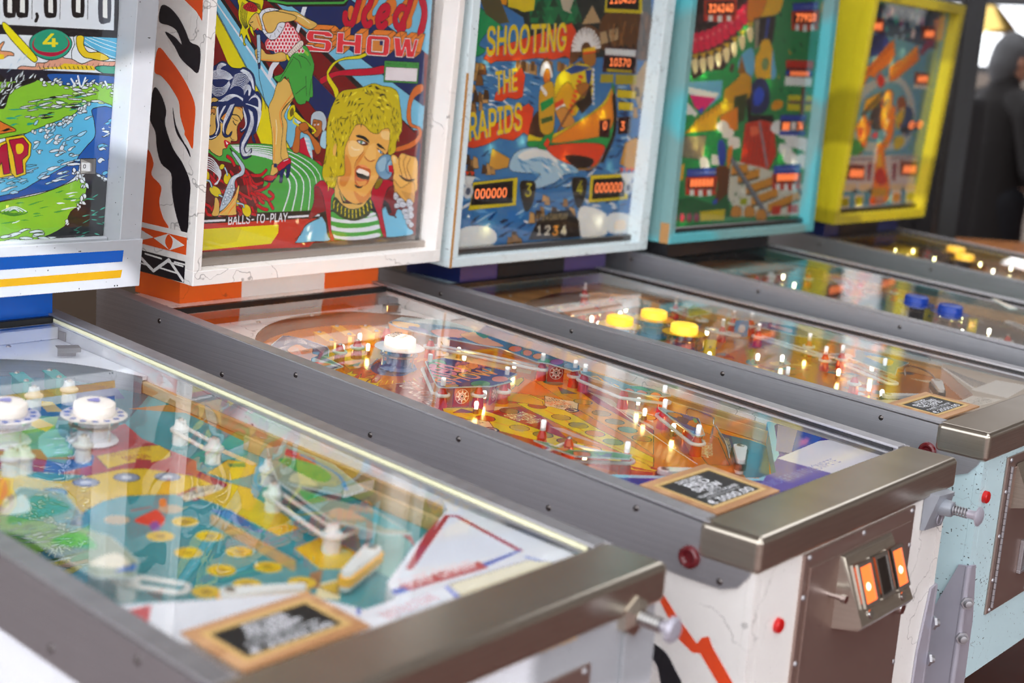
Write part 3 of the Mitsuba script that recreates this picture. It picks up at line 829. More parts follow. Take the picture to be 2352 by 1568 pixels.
O f6dfe2 4.2 360,818
O c8203c 2.6 360,818
O f6dfe2 4.2 380,857
O c8203c 2.6 380,857
O f6dfe2 4.2 374,844
O c8203c 2.6 374,844
O f6dfe2 4.2 383,832
O c8203c 2.6 383,832
O f6dfe2 4.2 376,819
O c8203c 2.6 376,819
O f6dfe2 4.2 385,807
O c8203c 2.6 385,807
O f6dfe2 4.2 387,870
O c8203c 2.6 387,870
O f6dfe2 4.2 396,858
O c8203c 2.6 396,858
O f6dfe2 4.2 389,845
O c8203c 2.6 389,845
O f6dfe2 4.2 398,833
O c8203c 2.6 398,833
O f6dfe2 4.2 392,820
O c8203c 2.6 392,820
O f6dfe2 4.2 401,808
O c8203c 2.6 401,808
O f6dfe2 4.2 409,884
O c8203c 2.6 409,884
O f6dfe2 4.2 402,871
O c8203c 2.6 402,871
O f6dfe2 4.2 411,859
O c8203c 2.6 411,859
O f6dfe2 4.2 405,846
O c8203c 2.6 405,846
O f6dfe2 4.2 414,834
O c8203c 2.6 414,834
O f6dfe2 4.2 407,821
O c8203c 2.6 407,821
O f6dfe2 4.2 416,809
O c8203c 2.6 416,809
O f6dfe2 4.2 425,885
O c8203c 2.6 425,885
O f6dfe2 4.2 418,872
O c8203c 2.6 418,872
O f6dfe2 4.2 427,860
O c8203c 2.6 427,860
O f6dfe2 4.2 421,847
O c8203c 2.6 421,847
O f6dfe2 4.2 430,835
O c8203c 2.6 430,835
O f6dfe2 4.2 423,822
O c8203c 2.6 423,822
O f6dfe2 4.2 432,809
O c8203c 2.6 432,809
O f6dfe2 4.2 432,898
O c8203c 2.6 432,898
O f6dfe2 4.2 441,886
O c8203c 2.6 441,886
O f6dfe2 4.2 434,873
O c8203c 2.6 434,873
O f6dfe2 4.2 443,861
O c8203c 2.6 443,861
O f6dfe2 4.2 436,848
O c8203c 2.6 436,848
O f6dfe2 4.2 446,835
O c8203c 2.6 446,835
O f6dfe2 4.2 439,822
O c8203c 2.6 439,822
O f6dfe2 4.2 448,810
O c8203c 2.6 448,810
O f6dfe2 4.2 457,887
O c8203c 2.6 457,887
O f6dfe2 4.2 450,874
O c8203c 2.6 450,874
O f6dfe2 4.2 459,862
O c8203c 2.6 459,862
O f6dfe2 4.2 452,849
O c8203c 2.6 452,849
O f6dfe2 4.2 462,836
O c8203c 2.6 462,836
O f6dfe2 4.2 455,823
O c8203c 2.6 455,823
O f6dfe2 4.2 464,811
O c8203c 2.6 464,811
O f6dfe2 4.2 466,875
O c8203c 2.6 466,875
O f6dfe2 4.2 475,863
O c8203c 2.6 475,863
O f6dfe2 4.2 468,849
O c8203c 2.6 468,849
O f6dfe2 4.2 478,837
O c8203c 2.6 478,837
O f6dfe2 4.2 471,824
O c8203c 2.6 471,824
O f6dfe2 4.2 480,812
O c8203c 2.6 480,812
O f6dfe2 4.2 484,850
O c8203c 2.6 484,850
O f6dfe2 4.2 494,838
O c8203c 2.6 494,838
O f6dfe2 4.2 487,825
O c8203c 2.6 487,825
O f6dfe2 4.2 496,812
O c8203c 2.6 496,812
O f6dfe2 4.2 503,826
O c8203c 2.6 503,826
O f6dfe2 4.2 513,813
O c8203c 2.6 513,813
s e8dcd0 445,804 497,848 512,834 462,797 456,789 439,798
L 0c0c10 0.7 447,801 457,794
L 0c0c10 0.7 454,807 464,800
L 0c0c10 0.7 462,813 471,805
L 0c0c10 0.7 470,819 478,810
L 0c0c10 0.7 478,824 485,815
L 0c0c10 0.7 486,830 492,821
L 0c0c10 0.7 494,836 499,826
L 0c0c10 0.7 501,842 506,831
s e0b85e 307,917 315,934 343,943 382,943 462,934 460,919 389,903 375,882 356,867 334,870 318,896
C e88a2c 2 310,914 322,891 337,873
s dfe4ee 299,935 317,946 342,953 384,950 343,942 318,934 309,917 318,896 334,870 356,867 375,880 389,903 418,905 402,872 378,849 352,847 324,865 303,888 296,913
L 0c0c10 0.9 300,907 308,905
L 0c0c10 0.9 303,895 316,891
L 0c0c10 0.9 314,879 327,877
L 0c0c10 0.9 328,863 340,866
L 0c0c10 0.9 352,850 357,862
L 0c0c10 0.9 377,854 372,870
L 0c0c10 0.9 395,872 384,883
L 0c0c10 0.9 407,889 393,893
L 0c0c10 0.9 317,943 324,939
L 0c0c10 0.9 339,950 346,944
L 0c0c10 0.9 365,951 362,946
s e0b85e 291,808 310,814 327,805 341,794 376,795 411,804 436,793 434,776 398,770 359,770 320,771 301,773 294,782 289,796
C e88a2c 1.5 320,774 359,773 398,772 431,778
p a9cce0 291,857 305,859 313,812 315,764 305,761 298,806
p 00225f 306,758 315,759 315,743 310,743
C 0c0c10 1.2 310,743 318,703 345,638 355,602
L 0c0c10 1 295,799 308,801
L 0c0c10 1 294,789 307,791
L 0c0c10 1 297,780 308,781
p e2d600 434,796 442,796 454,779 447,775 437,784
s e0b85e 251,908 268,926 287,932 301,911 314,876 298,878 291,882 279,872 266,876 259,890 250,896
C e88a2c 2 285,920 296,899 310,879
s e2d600 202,975 301,982 308,955 296,932 283,934 271,928 257,913 249,896 256,885 248,870 263,843 267,829 254,842 243,856 236,832 244,820 235,822 232,841 221,859 215,849 217,868 222,883 208,905 203,928 204,949
s e2d600 259,885 269,879 277,858 281,851 268,862 260,873
H 0c0c10 e2d600 1.1 7 215,966 208,936 214,901 238,874 | 241,950 243,926 242,903 250,884
H 0c0c10 e2d600 1.1 6 227,974 265,968 296,963 | 240,968 272,954 305,940
S b00020 222,951 240,964 258,966 281,955 286,939 268,934 242,936 226,942
O 500010 3.2 241,952
O c01028 2.2 241,952
O 500010 3.2 259,956
O c01028 2.2 259,956
O 500010 3.2 254,944
O c01028 2.2 254,944
O 500010 3.2 273,945
O c01028 2.2 273,945
O 500010 3.2 235,945
O c01028 2.2 235,945
L 0c0c10 1.4 258,897 270,901
L 0c0c10 1.2 256,890 262,892
P d01030 288,880 297,881 297,873 288,875
L 0c0c10 1 275,881 281,873
s c4002e 529,488 566,500 584,462 603,420 668,414 662,461 633,472 622,435 655,393 610,417 530,447 494,457 497,465 528,462
s c06a24 507,533 523,549 554,554 571,523 640,467 622,438 580,503 551,516 530,516 530,447 498,454 507,503
S a9d4e6 552,505 581,493 603,420 579,446 565,475
s a9d4e6 642,519 663,521 670,461 636,472
P dfe4ee 552,500 581,493 557,489
P dfe4ee 561,485 586,477 565,473
P dfe4ee 569,469 591,461 574,458
P dfe4ee 578,454 597,445 583,442
P dfe4ee 587,438 602,428 591,427
s b5682a 588,565 633,570 640,539 638,524 615,500 592,518 587,539
s b9c8d4 580,554 582,583 605,597 634,594 654,573 659,545 649,524 639,534 636,560 608,567 591,567 586,544
P dfe4ee 596,549 605,551 604,544 597,544
P dfe4ee 614,551 622,552 622,546 614,545
L 0c0c10 1.3 594,554 606,556
L 0c0c10 1.3 612,557 624,557
C 0c0c10 1.2 607,544 607,531 616,529
s e2d600 464,593 476,614 492,617 498,594 490,574 477,563 463,571
S 6a5800 471,594 483,609 491,596 486,579 476,576
s e2d600 498,594 531,572 601,534 608,521 593,513 589,518 599,526 554,549 497,574
C e2d600 3.4 494,569 495,554 534,539
s c06a24 527,549 554,554 570,534 543,523 525,533
s 76c0de 556,114 588,160 620,179 682,199 711,166 727,107 649,105 554,105
P 0c0c10 680,220 699,217 723,110 708,131 698,171 676,197
C 0c0c10 1.6 544,117 575,138 588,165 619,181 661,193
s 76c0de 1006,214 1022,223 1043,191 1079,185 1096,210 1133,194 1155,164 1163,134 1198,115 1182,101 1027,102 993,152
s 42a640 724,216 797,190 935,212 967,201 1000,152 1017,103 743,106 723,165
S dfe4ee 722,195 766,184 830,181 912,182 982,189 997,175 931,165 832,165 767,172 723,181
S dfe4ee 725,163 769,151 834,146 917,146 987,153 1002,139 936,129 836,129 771,137 727,146
S dfe4ee 729,130 773,118 838,113 921,113 991,119 1006,105 939,98 840,98 774,107 730,116
S dfe4ee 924,196 960,204 968,194 925,186
s 8e0014 623,317 648,312 682,259 692,222 653,212 606,193 627,256
s b4002a 621,310 635,326 667,336 728,298 715,267 721,188 729,142 749,106 730,107 706,177 682,254 659,300 636,317
s b4002a 929,292 998,333 1057,320 1055,310 1023,295 1003,236 1004,200 1040,106 1023,107 1001,145 977,201 937,250
P 0c0c10 930,260 944,250 982,191 1000,152 967,201 935,212
s 7c0010 1009,247 1030,294 1056,303 1079,264 1069,202 1090,177 1067,192 1037,237
P 0c0c10 1006,238 1015,252 1045,227 1063,197 1043,193 1018,226 1012,209
s e0b85e 729,353 749,336 770,290 790,255 840,241 889,242 925,293 930,260 890,228 826,219 759,247 735,270
P 0c0c10 753,297 783,255 827,242 781,246 758,284
s 2c3a06 734,271 775,241 826,220 890,228 929,263 935,212 921,191 863,177 814,182 764,200 726,229
L d8c800 3 737,260 730,245
L d8c800 2.8 734,242 732,228
L d8c800 3 757,248 752,233
L d8c800 2.8 755,230 754,215
L d8c800 3 777,236 774,221
L d8c800 2.8 776,218 776,204
L d8c800 3 797,227 795,212
L d8c800 2.8 797,209 798,194
L d8c800 3 816,221 817,206
L d8c800 2.8 818,202 820,188
L d8c800 3 836,218 838,203
L d8c800 2.8 838,200 841,185
L d8c800 3 855,219 858,204
L d8c800 2.8 858,201 862,186
L d8c800 3 874,224 879,209
L d8c800 2.8 878,206 883,191
L d8c800 3 892,232 899,217
L d8c800 2.8 897,214 904,199
L d8c800 3 910,242 919,227
L d8c800 2.8 917,224 924,209
L d8c800 3 929,254 939,238
L d8c800 2.8 936,235 944,220
s eab257 798,525 819,550 858,550 940,534 1001,534 1011,492 1004,446 958,392 967,349 940,307 917,267 856,241 785,271 739,340 766,436 767,464
S d98c38 774,436 805,400 811,352 780,311 751,331 772,381
S d98c38 834,293 892,268 929,296 918,256 871,246
S d98c38 879,444 843,416 834,388 856,408
S f6d089 781,472 810,489 869,461 849,433 802,428
S f6d089 958,523 1003,523 1007,492 969,497
S f2c06a 893,461 927,478 939,449 939,415 916,407 882,419
C b05a20 2 877,427 890,416 912,407 935,412
C b05a20 2 871,447 835,411 827,383
C fbe6bd 2.4 802,464 818,454 846,453
S 0c0c10 820,508 839,510 872,503 893,489 898,480 886,483 861,494 833,500
S 0c0c10 940,472 947,478 973,466 996,449 979,455 953,463
S 5a2c10 826,489 849,492 890,480 888,471 864,469 839,478
S dfe4ee 834,486 858,486 875,478 851,476
O 2f7a5a 3.2 853,482
S 5a2c10 941,461 967,449 989,435 964,438
S dfe4ee 948,452 963,448 977,439 960,441
O 2f7aa0 2.6 966,443
S c8642e 831,380 853,394 903,382 920,367 916,336 902,316 863,309 837,326 832,357
S 0c0c10 838,369 859,380 909,362 912,336 884,337 851,346
S fff6ea 840,370 859,380 909,363 907,349 878,357 849,363
S d8703c 849,346 880,337 900,338 885,330 861,331
S e8a85a 840,335 861,329 901,331 894,316 863,312
S 0c0c10 835,318 863,309 883,311 868,302 848,306
S ef9a62 853,394 885,392 911,376 903,379 862,387
s cdbb0c 694,638 728,674 788,683 841,693 894,707 944,699 993,695 1032,676 1050,634 1069,575 1073,529 1050,483 1050,449 1027,432 1010,437 1011,489 1005,534 965,534 942,517 901,523 858,550 819,550 798,525 767,464 769,409 775,359 741,351 730,312 700,313 666,347 659,377 669,451 664,532 673,592
R 11 34 0 1a1402+1a1402+1a1402+2a2004+8a7606+efe030+f2e63c+a08a06 16,37 2.9,6.2 -144,34 | 698,633 728,668 788,679 841,689 895,703 903,637 851,611 818,561 747,571
R 12 34 0 1a1402+1a1402+1a1402+2a2004+8a7606+efe030+f2e63c+a08a06 19,43 3.4,7.1 -27,34 | 842,688 895,703 944,695 993,691 1029,673 1046,634 971,613 875,611
R 13 40 0 1a1402+1a1402+1a1402+2a2004+8a7606+efe030+f2e63c+a08a06 14,33 2.6,5.4 -77,34 | 747,571 851,611 970,619 1019,557 964,537 933,523 866,550 818,558 790,528
R 14 26 0 1a1402+1a1402+1a1402+2a2004+8a7606+efe030+f2e63c+a08a06 14,33 2.6,5.4 -85,34 | 1003,614 1046,634 1065,575 1066,529 1045,483 1035,437 1017,449 1013,537
R 15 70 0 1a1402+1a1402+1a1402+2a2004+8a7606+efe030+f2e63c+a08a06 14,31 2.5,5.2 -94,34 | 676,592 746,576 796,550 790,528 763,464 765,409 767,364 737,357 726,318 699,319 669,350 664,377 673,451 668,532
S e8b85c 706,462 715,478 723,462 717,431 705,440
s 8a7408 965,335 990,334 980,311 962,298 949,304
s 6f9fc0 946,392 963,421 994,433 1024,426 1039,391 1039,353 1015,335 981,343 953,367
S 9cc3d8 953,398 979,421 1000,420 1001,377 973,366
C 3c6a90 2 1021,414 1003,392 1006,369 1028,357
C a8d0e4 3 1028,406 1016,386 1027,365
P c4002e 1016,389 1041,391 1049,359 1023,365
s efbc60 1028,423 1048,430 1071,414 1070,391 1074,422 1089,437 1116,431 1142,425 1183,410 1194,330 1192,280 1098,273 1067,284 1052,333 1052,368
C 8a4a1c 2 1079,420 1079,391 1107,338
C 8a4a1c 2 1116,428 1103,396 1133,334
C 8a4a1c 2 1143,419 1127,378 1164,328
C 8a4a1c 2 1084,350 1133,331 1177,330
S f8dc9a 1037,420 1053,423 1060,402 1052,397
C 0c0c10 3 1089,347 1116,332 1143,325 1177,330
s e8b055 1056,330 1102,297 1173,320 1188,236 1145,238 1103,263 1064,298
S d09a4a 1104,285 1144,277 1180,271 1184,241 1148,243
s cdd2dc 1092,264 1086,255 1079,250 1068,252 1064,260 1063,270 1065,277 1075,279 1083,273
C 6a7080 1.2 1068,265 1082,262
s cdd2dc 1128,243 1118,236 1107,232 1091,234 1085,241 1084,249 1088,255 1104,256 1116,252
C 6a7080 1.2 1092,245 1113,241
s cdd2dc 1108,225 1100,219 1091,216 1078,217 1073,223 1072,229 1076,234 1088,235 1098,231
C 6a7080 1.2 1079,226 1096,223
s cdd2dc 1147,228 1137,221 1127,217 1110,219 1104,225 1103,234 1108,240 1123,241 1135,236
C 6a7080 1.2 1111,229 1133,226
s cdd2dc 1182,232 1174,221 1165,216 1151,218 1146,227 1144,239 1147,248 1160,249 1171,243
C 6a7080 1.2 1151,233 1169,230
s cdd2dc 1166,198 1156,191 1145,187 1129,189 1122,196 1121,204 1126,210 1141,211 1153,207
C 6a7080 1.2 1129,199 1151,196
s cdd2dc 1190,207 1183,198 1175,193 1163,195 1157,203 1156,213 1159,221 1171,222 1181,217
C 6a7080 1.2 1162,208 1179,205
s cdd2dc 1179,178 1169,170 1158,167 1142,169 1136,176 1134,184 1139,190 1155,191 1167,186
C 6a7080 1.2 1143,179 1164,176
s cdd2dc 1195,182 1189,173 1182,168 1171,171 1166,178 1165,188 1167,196 1178,198 1186,192
C 6a7080 1.2 1170,183 1185,180
s cdd2dc 1183,156 1175,150 1167,147 1155,148 1150,154 1149,161 1153,166 1165,166 1174,162
C 6a7080 1.2 1155,157 1172,154
s cdd2dc 1200,142 1194,136 1187,132 1176,134 1171,140 1170,148 1173,153 1184,154 1192,150
C 6a7080 1.2 1176,144 1191,140
P 101014 1183,1051 1200,1053 1241,76 1216,77
P 101014 68,97 78,199 93,198 91,128
'''
ART['h2'] = '''
P 2f6fb4 -24,596 691,702 791,-13 50,10
R 11 90 0 9cc6e6+12336f+dfe9f0+9cc6e6+5a9ad0 16,43 1.6,3.8 -11,17 | 59,424 259,434 253,321 63,317
R 12 130 0 9cc6e6+12336f+dfe9f0+12336f+0c2250+5a9ad0 23,68 2.9,6.8 10,29 | 42,232 669,231 703,26 62,42
R 13 40 0 9cc6e6+12336f+dfe9f0+0c2250 19,52 2.6,5.8 -20,23 | 537,389 685,394 685,223 564,243
P 1c2a2a 56,557 639,620 680,454 237,429 201,512
P 0f6a44 211,562 359,574 398,522 376,510 225,503
P 0b4a30 255,558 273,538 244,536
P 0f7a4a 295,562 313,542 283,540
P 0f7a4a 288,526 306,505 277,503
P 0b4a30 256,540 274,520 244,518
P 0b4a30 351,534 371,513 340,511
P 123c2c 257,523 275,503 246,501
P 0f7a4a 355,535 375,515 344,513
P 123c2c 245,550 263,530 233,527
P 0b4a30 383,535 402,515 371,513
P 123c2c 234,535 252,515 223,513
P 0f7a4a 281,554 299,534 270,532
P 123c2c 294,562 313,542 283,540
P 0b4a30 355,570 375,550 344,548
P 123c2c 316,529 335,509 304,507
P b9b4a4 313,563 366,568 353,537 363,531 330,536
P dbc81c 146,554 233,561 233,529 200,523 177,528 150,530
P d89420 109,551 147,550 144,533 117,534
s 0f8a58 51,516 83,515 116,500 140,484 98,478 71,449 93,440 74,428 57,434
P 4a4a30 57,547 120,548 159,499 128,494 83,511
s 5a3a1a 467,523 507,548 618,556 656,536 666,453 605,450 567,476 511,457 470,470
p b39a74 400,511 430,554 467,519
p b39a74 441,491 533,512 538,486 470,470
p b39a74 605,383 654,445 672,425 648,336
p b39a74 642,332 664,361 677,333
L 8a5a24 5.15522 521,500 517,476
L 2a1a0c 5.31335 616,541 636,512
L 2a1a0c 7.98639 600,478 597,451
L 8a5a24 3.91852 526,481 531,449
L 8a5a24 3.5049 589,525 582,502
L 2a1a0c 3.61073 619,487 635,464
L 2a1a0c 7.47964 493,504 511,470
L 8a5a24 4.60838 640,545 638,511
L 6a4418 7.08964 640,465 639,443
L 8a5a24 5.99405 557,528 554,497
L 8a5a24 6.91873 549,498 550,475
L 8a5a24 7.58265 515,448 508,431
L 2a1a0c 6.03259 614,489 621,458
L 6a4418 4.46454 535,536 554,504
L 8a5a24 5.05311 519,520 511,493
L 2a1a0c 5.4929 538,457 530,435
L 2a1a0c 5.08567 525,520 524,496
L 2a1a0c 7.95285 634,517 639,476
L 6a4418 3.20252 603,470 605,443
L 2a1a0c 4.68295 646,493 657,455
L 6a4418 4.07619 602,468 617,431
L 8a5a24 3.3719 544,504 564,463
L 6a4418 3.63816 592,539 611,506
L 6a4418 5.32288 496,521 500,496
L 2a1a0c 7.61181 560,467 554,428
L 8a5a24 7.38939 515,464 523,425
P a88a58 234,418 246,419 248,397 236,398
P a88a58 400,427 414,428 416,405 402,406
P 7a6038 428,429 441,430 444,407 430,409
P a88a58 191,417 203,418 205,397 193,398
P 7a6038 328,427 341,428 344,406 330,407
P 4a3a20 192,423 204,423 206,402 194,403
P a88a58 424,431 438,432 441,409 427,410
P 4a3a20 402,432 415,433 418,410 404,412
P a88a58 299,426 312,427 315,405 301,406
P a88a58 283,420 296,420 298,398 285,400
P 4a3a20 206,423 218,424 220,402 207,403
P a88a58 394,429 408,430 410,407 397,408
P a88a58 290,420 303,421 306,399 292,400
P 7a6038 200,415 212,415 214,394 201,395
P a88a58 350,421 363,421 366,399 352,400
P 7a6038 292,420 305,420 307,398 294,400
P 4a3a20 277,426 290,426 292,405 279,406
P a88a58 220,420 232,420 235,399 222,400
P 7a6038 249,416 262,416 264,394 251,396
P a88a58 369,432 382,432 385,410 371,411
P 4a3a20 212,423 224,424 227,402 214,404
P 4a3a20 340,425 353,425 355,403 342,404
P a88a58 245,417 258,417 260,396 247,397
P 4a3a20 240,424 253,424 255,403 242,404
p c09a60 53,352 55,370 70,368 77,353
p c09a60 92,332 95,350 110,348 117,333
p 6a4c24 84,334 84,355 92,352 97,334
p 3c2a14 100,341 101,360 113,357 118,341
p 6a4c24 65,317 66,335 77,333 82,317
p b08a52 89,317 89,337 97,334 101,317
p 3c2a14 70,335 70,358 79,354 84,335
p 8a6a3a 59,312 60,333 75,330 83,312
p 8a6a3a 77,197 78,216 90,213 96,197
p b08a52 145,184 145,204 154,201 159,184
p c09a60 129,184 129,208 140,205 146,184
p 6a4c24 154,212 156,226 169,223 174,211
p c09a60 85,198 86,223 98,219 105,198
p 3c2a14 116,187 117,205 127,202 133,187
p 3c2a14 60,207 61,227 73,224 79,207
p 3c2a14 149,209 150,221 162,219 167,209
p 3c2a14 69,181 71,205 87,201 95,181
p c8973c 137,203 142,239 201,217 198,199 160,194
p c8973c 599,203 610,251 649,264 679,251 683,198 643,188
p c09a60 673,322 675,341 694,339 703,322
p 6a4c24 677,332 677,348 689,346 695,333
p 3c2a14 623,361 624,382 638,379 647,361
p b08a52 658,318 658,339 670,336 678,318
p 6a4c24 662,362 666,375 687,374 696,363
p b08a52 629,310 628,336 641,333 650,311
p 8a6a3a 667,327 669,354 690,350 702,328
p 3c2a14 360,88 362,108 378,105 387,87
p c09a60 335,114 336,134 348,130 354,113
p 6a4c24 307,84 307,101 318,98 324,83
p 8a6a3a 400,108 401,126 414,123 420,107
p 8a6a3a 322,87 321,111 333,107 340,86
p 3c2a14 305,88 308,102 324,100 332,87
p c09a60 286,75 287,100 301,96 308,74
p c09a60 424,79 425,106 444,101 454,78
p c09a60 324,122 326,136 339,133 346,121
p c09a60 371,75 371,97 382,94 389,75
p 3c2a14 231,44 233,59 247,56 253,43
p 8a6a3a 219,30 221,47 236,44 242,29
p 8a6a3a 247,24 249,46 266,41 275,22
p 8a6a3a 232,35 235,52 253,48 261,34
p b08a52 67,391 67,413 79,411 85,392
p b08a52 65,377 66,396 76,393 82,377
p 3c2a14 77,390 79,412 96,409 103,391
p 8a6a3a 79,399 80,413 90,411 94,400
p b08a52 84,368 84,388 91,385 96,369
p 6a4c24 73,368 75,390 89,387 96,369
s 9cc6e6 204,195 216,228 266,241 325,236 376,224 430,196 445,185 395,181 361,163 303,152 289,164 310,183 251,187
S dfe9f0 228,225 278,239 339,228 404,201 367,205 304,221 247,213
R 14 26 0 dfe9f0+5a9ad0+5a9ad0 23,51 2.9,5.1 -23,17 | 211,225 402,216 432,185 251,187
S dfe9f0 66,71 138,75 179,58 171,33 63,31
S dfe9f0 465,105 567,85 576,36 477,36
S dfe9f0 580,85 671,77 686,39 589,39
S f4e8d8 611,67 645,66 650,45 608,47
p d8441e 90,422 103,440 364,511 382,495 371,435 352,440 317,431 259,432 193,423 128,419 113,413 101,419
T 8a94a8 95 428 262.2 58.4 5.2 1 SHOOTING
T e8d018 97 430 262.5 57.0 5.2 1 SHOOTING
p d8441e 134,340 137,354 211,409 225,393 223,349 205,343 176,346 156,337
T 8a94a8 135 350 70.7 47.5 8.9 1 THE
T e8d018 137 352 70.8 46.1 8.9 1 THE
p d8441e 63,243 70,257 245,335 264,325 262,265 238,273 206,256 161,261 120,247 83,240
T 8a94a8 66 254 170.3 58.1 8.9 1 RAPIDS
T e8d018 68 255 170.5 56.7 8.9 1 RAPIDS
s 3a2210 262,265 263,299 283,318 307,277 321,262
s dbc81c 256,269 297,262 349,273 436,305 506,341 538,381 552,358 559,303 548,255 446,251 324,243 265,247
s 178a4a 533,389 552,358 564,295 538,239 513,235 433,251 335,247 265,243 258,254 322,254 413,257 463,263 532,271 548,326
s e0871c 345,262 437,301 519,341 538,373 554,303 526,271 444,259 347,251
s d8441e 324,243 433,251 530,245 517,211 493,198 429,200 365,216 332,232
S 1a0c08 388,222 451,222 497,212 481,196 436,194
C 8a6a2a 5 552,358 564,279 535,223 494,194 443,192
p 178a4a 289,243 319,277 342,283 335,251 319,236 295,239
p d8441e 309,247 321,262 331,254 325,239
C 1c1208 14 546,358 564,279 530,211
s 5a3c20 372,428 376,476 401,504 431,511 465,497 473,455 448,454 411,448 395,433
L e8ecf0 7 407,456 373,454
L e8ecf0 7 406,459 372,464
L e8ecf0 7 407,463 374,474
L e8ecf0 7 408,466 378,483
L e8ecf0 7 411,469 384,491
L e8ecf0 7 413,471 392,497
L e8ecf0 7 417,473 402,502
L e8ecf0 7 420,473 412,505
L e8ecf0 7 425,474 424,505
L e8ecf0 7 429,473 435,503
L e8ecf0 7 432,472 446,500
L e8ecf0 7 435,470 456,493
L e8ecf0 7 439,467 465,486
L e8ecf0 7 441,464 472,477
L e8ecf0 7 443,461 476,467
s a06a24 414,449 446,462 461,447 462,428 441,420 421,430
P e8c020 413,458 455,466 460,457 414,451
P d8441e 414,451 460,457 460,453 415,446
s dbc81c 330,389 356,412 403,426 454,416 465,356 420,324 410,312 384,319 342,319 330,352
s d8a818 336,352 367,383 394,369 409,316 363,300 338,322
P 1e3f8a 357,409 391,423 454,420 406,407 382,402
P 1e3f8a 430,412 454,416 453,386 442,378
L d8441e 7 407,399 424,396
L dfe9f0 6 454,416 463,413
L d8441e 7 404,389 420,385
L dfe9f0 6 456,406 464,402
L d8441e 7 401,378 417,374
L dfe9f0 6 458,395 466,392
L d8441e 7 397,367 413,363
L dfe9f0 6 460,385 468,381
L d8441e 7 394,357 410,353
L dfe9f0 6 462,374 470,370
L d8441e 7 391,346 407,342
L dfe9f0 6 464,363 472,360
L d8441e 7 387,335 403,331
L dfe9f0 6 466,353 474,349
L d8441e 7 384,325 400,320
L dfe9f0 6 468,342 476,338
P d8441e 333,337 361,349 366,338 338,326
P dfe9f0 338,326 369,338 373,331 345,319
s c89040 342,319 370,330 405,305 407,293 372,285 357,300
s a06a24 405,377 441,385 457,367 428,355
C 6a4020 7 355,277 390,323 428,355 461,379
s 5a4a30 272,402 278,424 294,432 311,418 317,396 301,388
s dfe9f0 276,395 278,418 295,426 310,411 315,392
s c86a20 286,391 294,410 307,403 309,381 297,377
s caa020 278,351 291,377 320,381 333,337 337,277 295,277
P 178a4a 283,336 327,352 330,337 292,318
P 3a5a2a 291,303 331,311 333,300 296,292
P dfe9f0 282,376 306,359 301,351 278,369
P 1a1208 405,339 440,355 453,386 468,340 434,316
p d8c81c 85,110 90,128 92,168 163,172 233,176 236,116 160,113
p 3a1208 91,121 96,162 219,169 223,122
P 0c0404 91,121 96,162 219,169 223,122
p d8c81c 495,114 491,177 638,178 646,118 574,116
p 3a1208 506,122 504,167 625,170 631,125
P 0c0404 506,122 504,167 625,170 631,125
p d8c81c 476,542 475,580 611,591 619,549 553,546
p 3a1208 484,552 482,580 598,590 604,557
P 0c0404 484,552 482,580 598,590 604,557
p 3a1828 493,412 493,468 618,469 622,413
P dfe9f0 493,464 612,466 612,451 496,450
P 0c0404 497,446 612,449 614,423 500,420
P b8a818 508,419 604,419 605,414 509,413
P a8a01c 488,406 536,408 537,389 488,387
P a8a01c 543,408 627,410 628,388 547,385
p dbc81c 556,374 631,372 631,355 559,356
p dbc81c 566,346 624,345 626,327 569,328
P 240406 501,302 542,307 547,263 507,265
P 240406 570,311 622,314 626,274 577,271
s 1c1a14 243,161 268,168 296,160 291,115 269,104
s 1c1a14 423,165 450,173 480,164 475,117 452,106
T d8d020 264 134 19.9 29.9 -1.5 0 3
T d8d020 445 135 21.8 31.3 -1.5 0 4
P dfe9f0 79,150 49,183 65,181
P d8441e 54,183 47,194 64,190
P dfe9f0 79,150 65,183 81,181
P d8441e 70,183 63,193 79,190
P dfe9f0 79,150 80,182 97,180
P d8441e 86,182 79,193 95,189
O c8d4e0 16 79,150
O 3a4a6a 8 79,150
P dfe9f0 643,145 601,182 622,180
P d8441e 608,182 599,195 620,190
P dfe9f0 643,145 622,182 643,180
P d8441e 629,182 619,194 641,190
P dfe9f0 643,145 642,182 664,180
P d8441e 649,182 640,194 662,190
O c8d4e0 16 643,145
O 3a4a6a 8 643,145
p 0c0a0c 291,38 315,75 360,97 428,98 464,73 477,36 388,35
T c8b890 311 79 113.2 13.3 0.1 0 1 TO 4 CAN PLAY
T e0dcd0 320 46 11.9 21.3 2.9 1 1
T e0dcd0 344 45 20.7 21.5 0.5 1 2
T ffb050 373 43 21.0 21.6 0.5 1 3
T e0dcd0 403 42 21.3 21.8 0.5 1 4
'''
ART['g2'] = '''
T ff5a1a 100 134 102.6 20.5 0.5 0 000000
T ff5a1a 512 137 105.9 22.0 -0.1 0 000000
T ff5a1a 491 562 97.0 18.8 5.2 0 110455
T ff5a1a 515 426 80.6 17.9 0.8 0 10370
T ff3a3a 516 282 14.4 19.1 0.5 0 0
T ff3a3a 584 281 14.8 20.3 0.5 0 3
'''
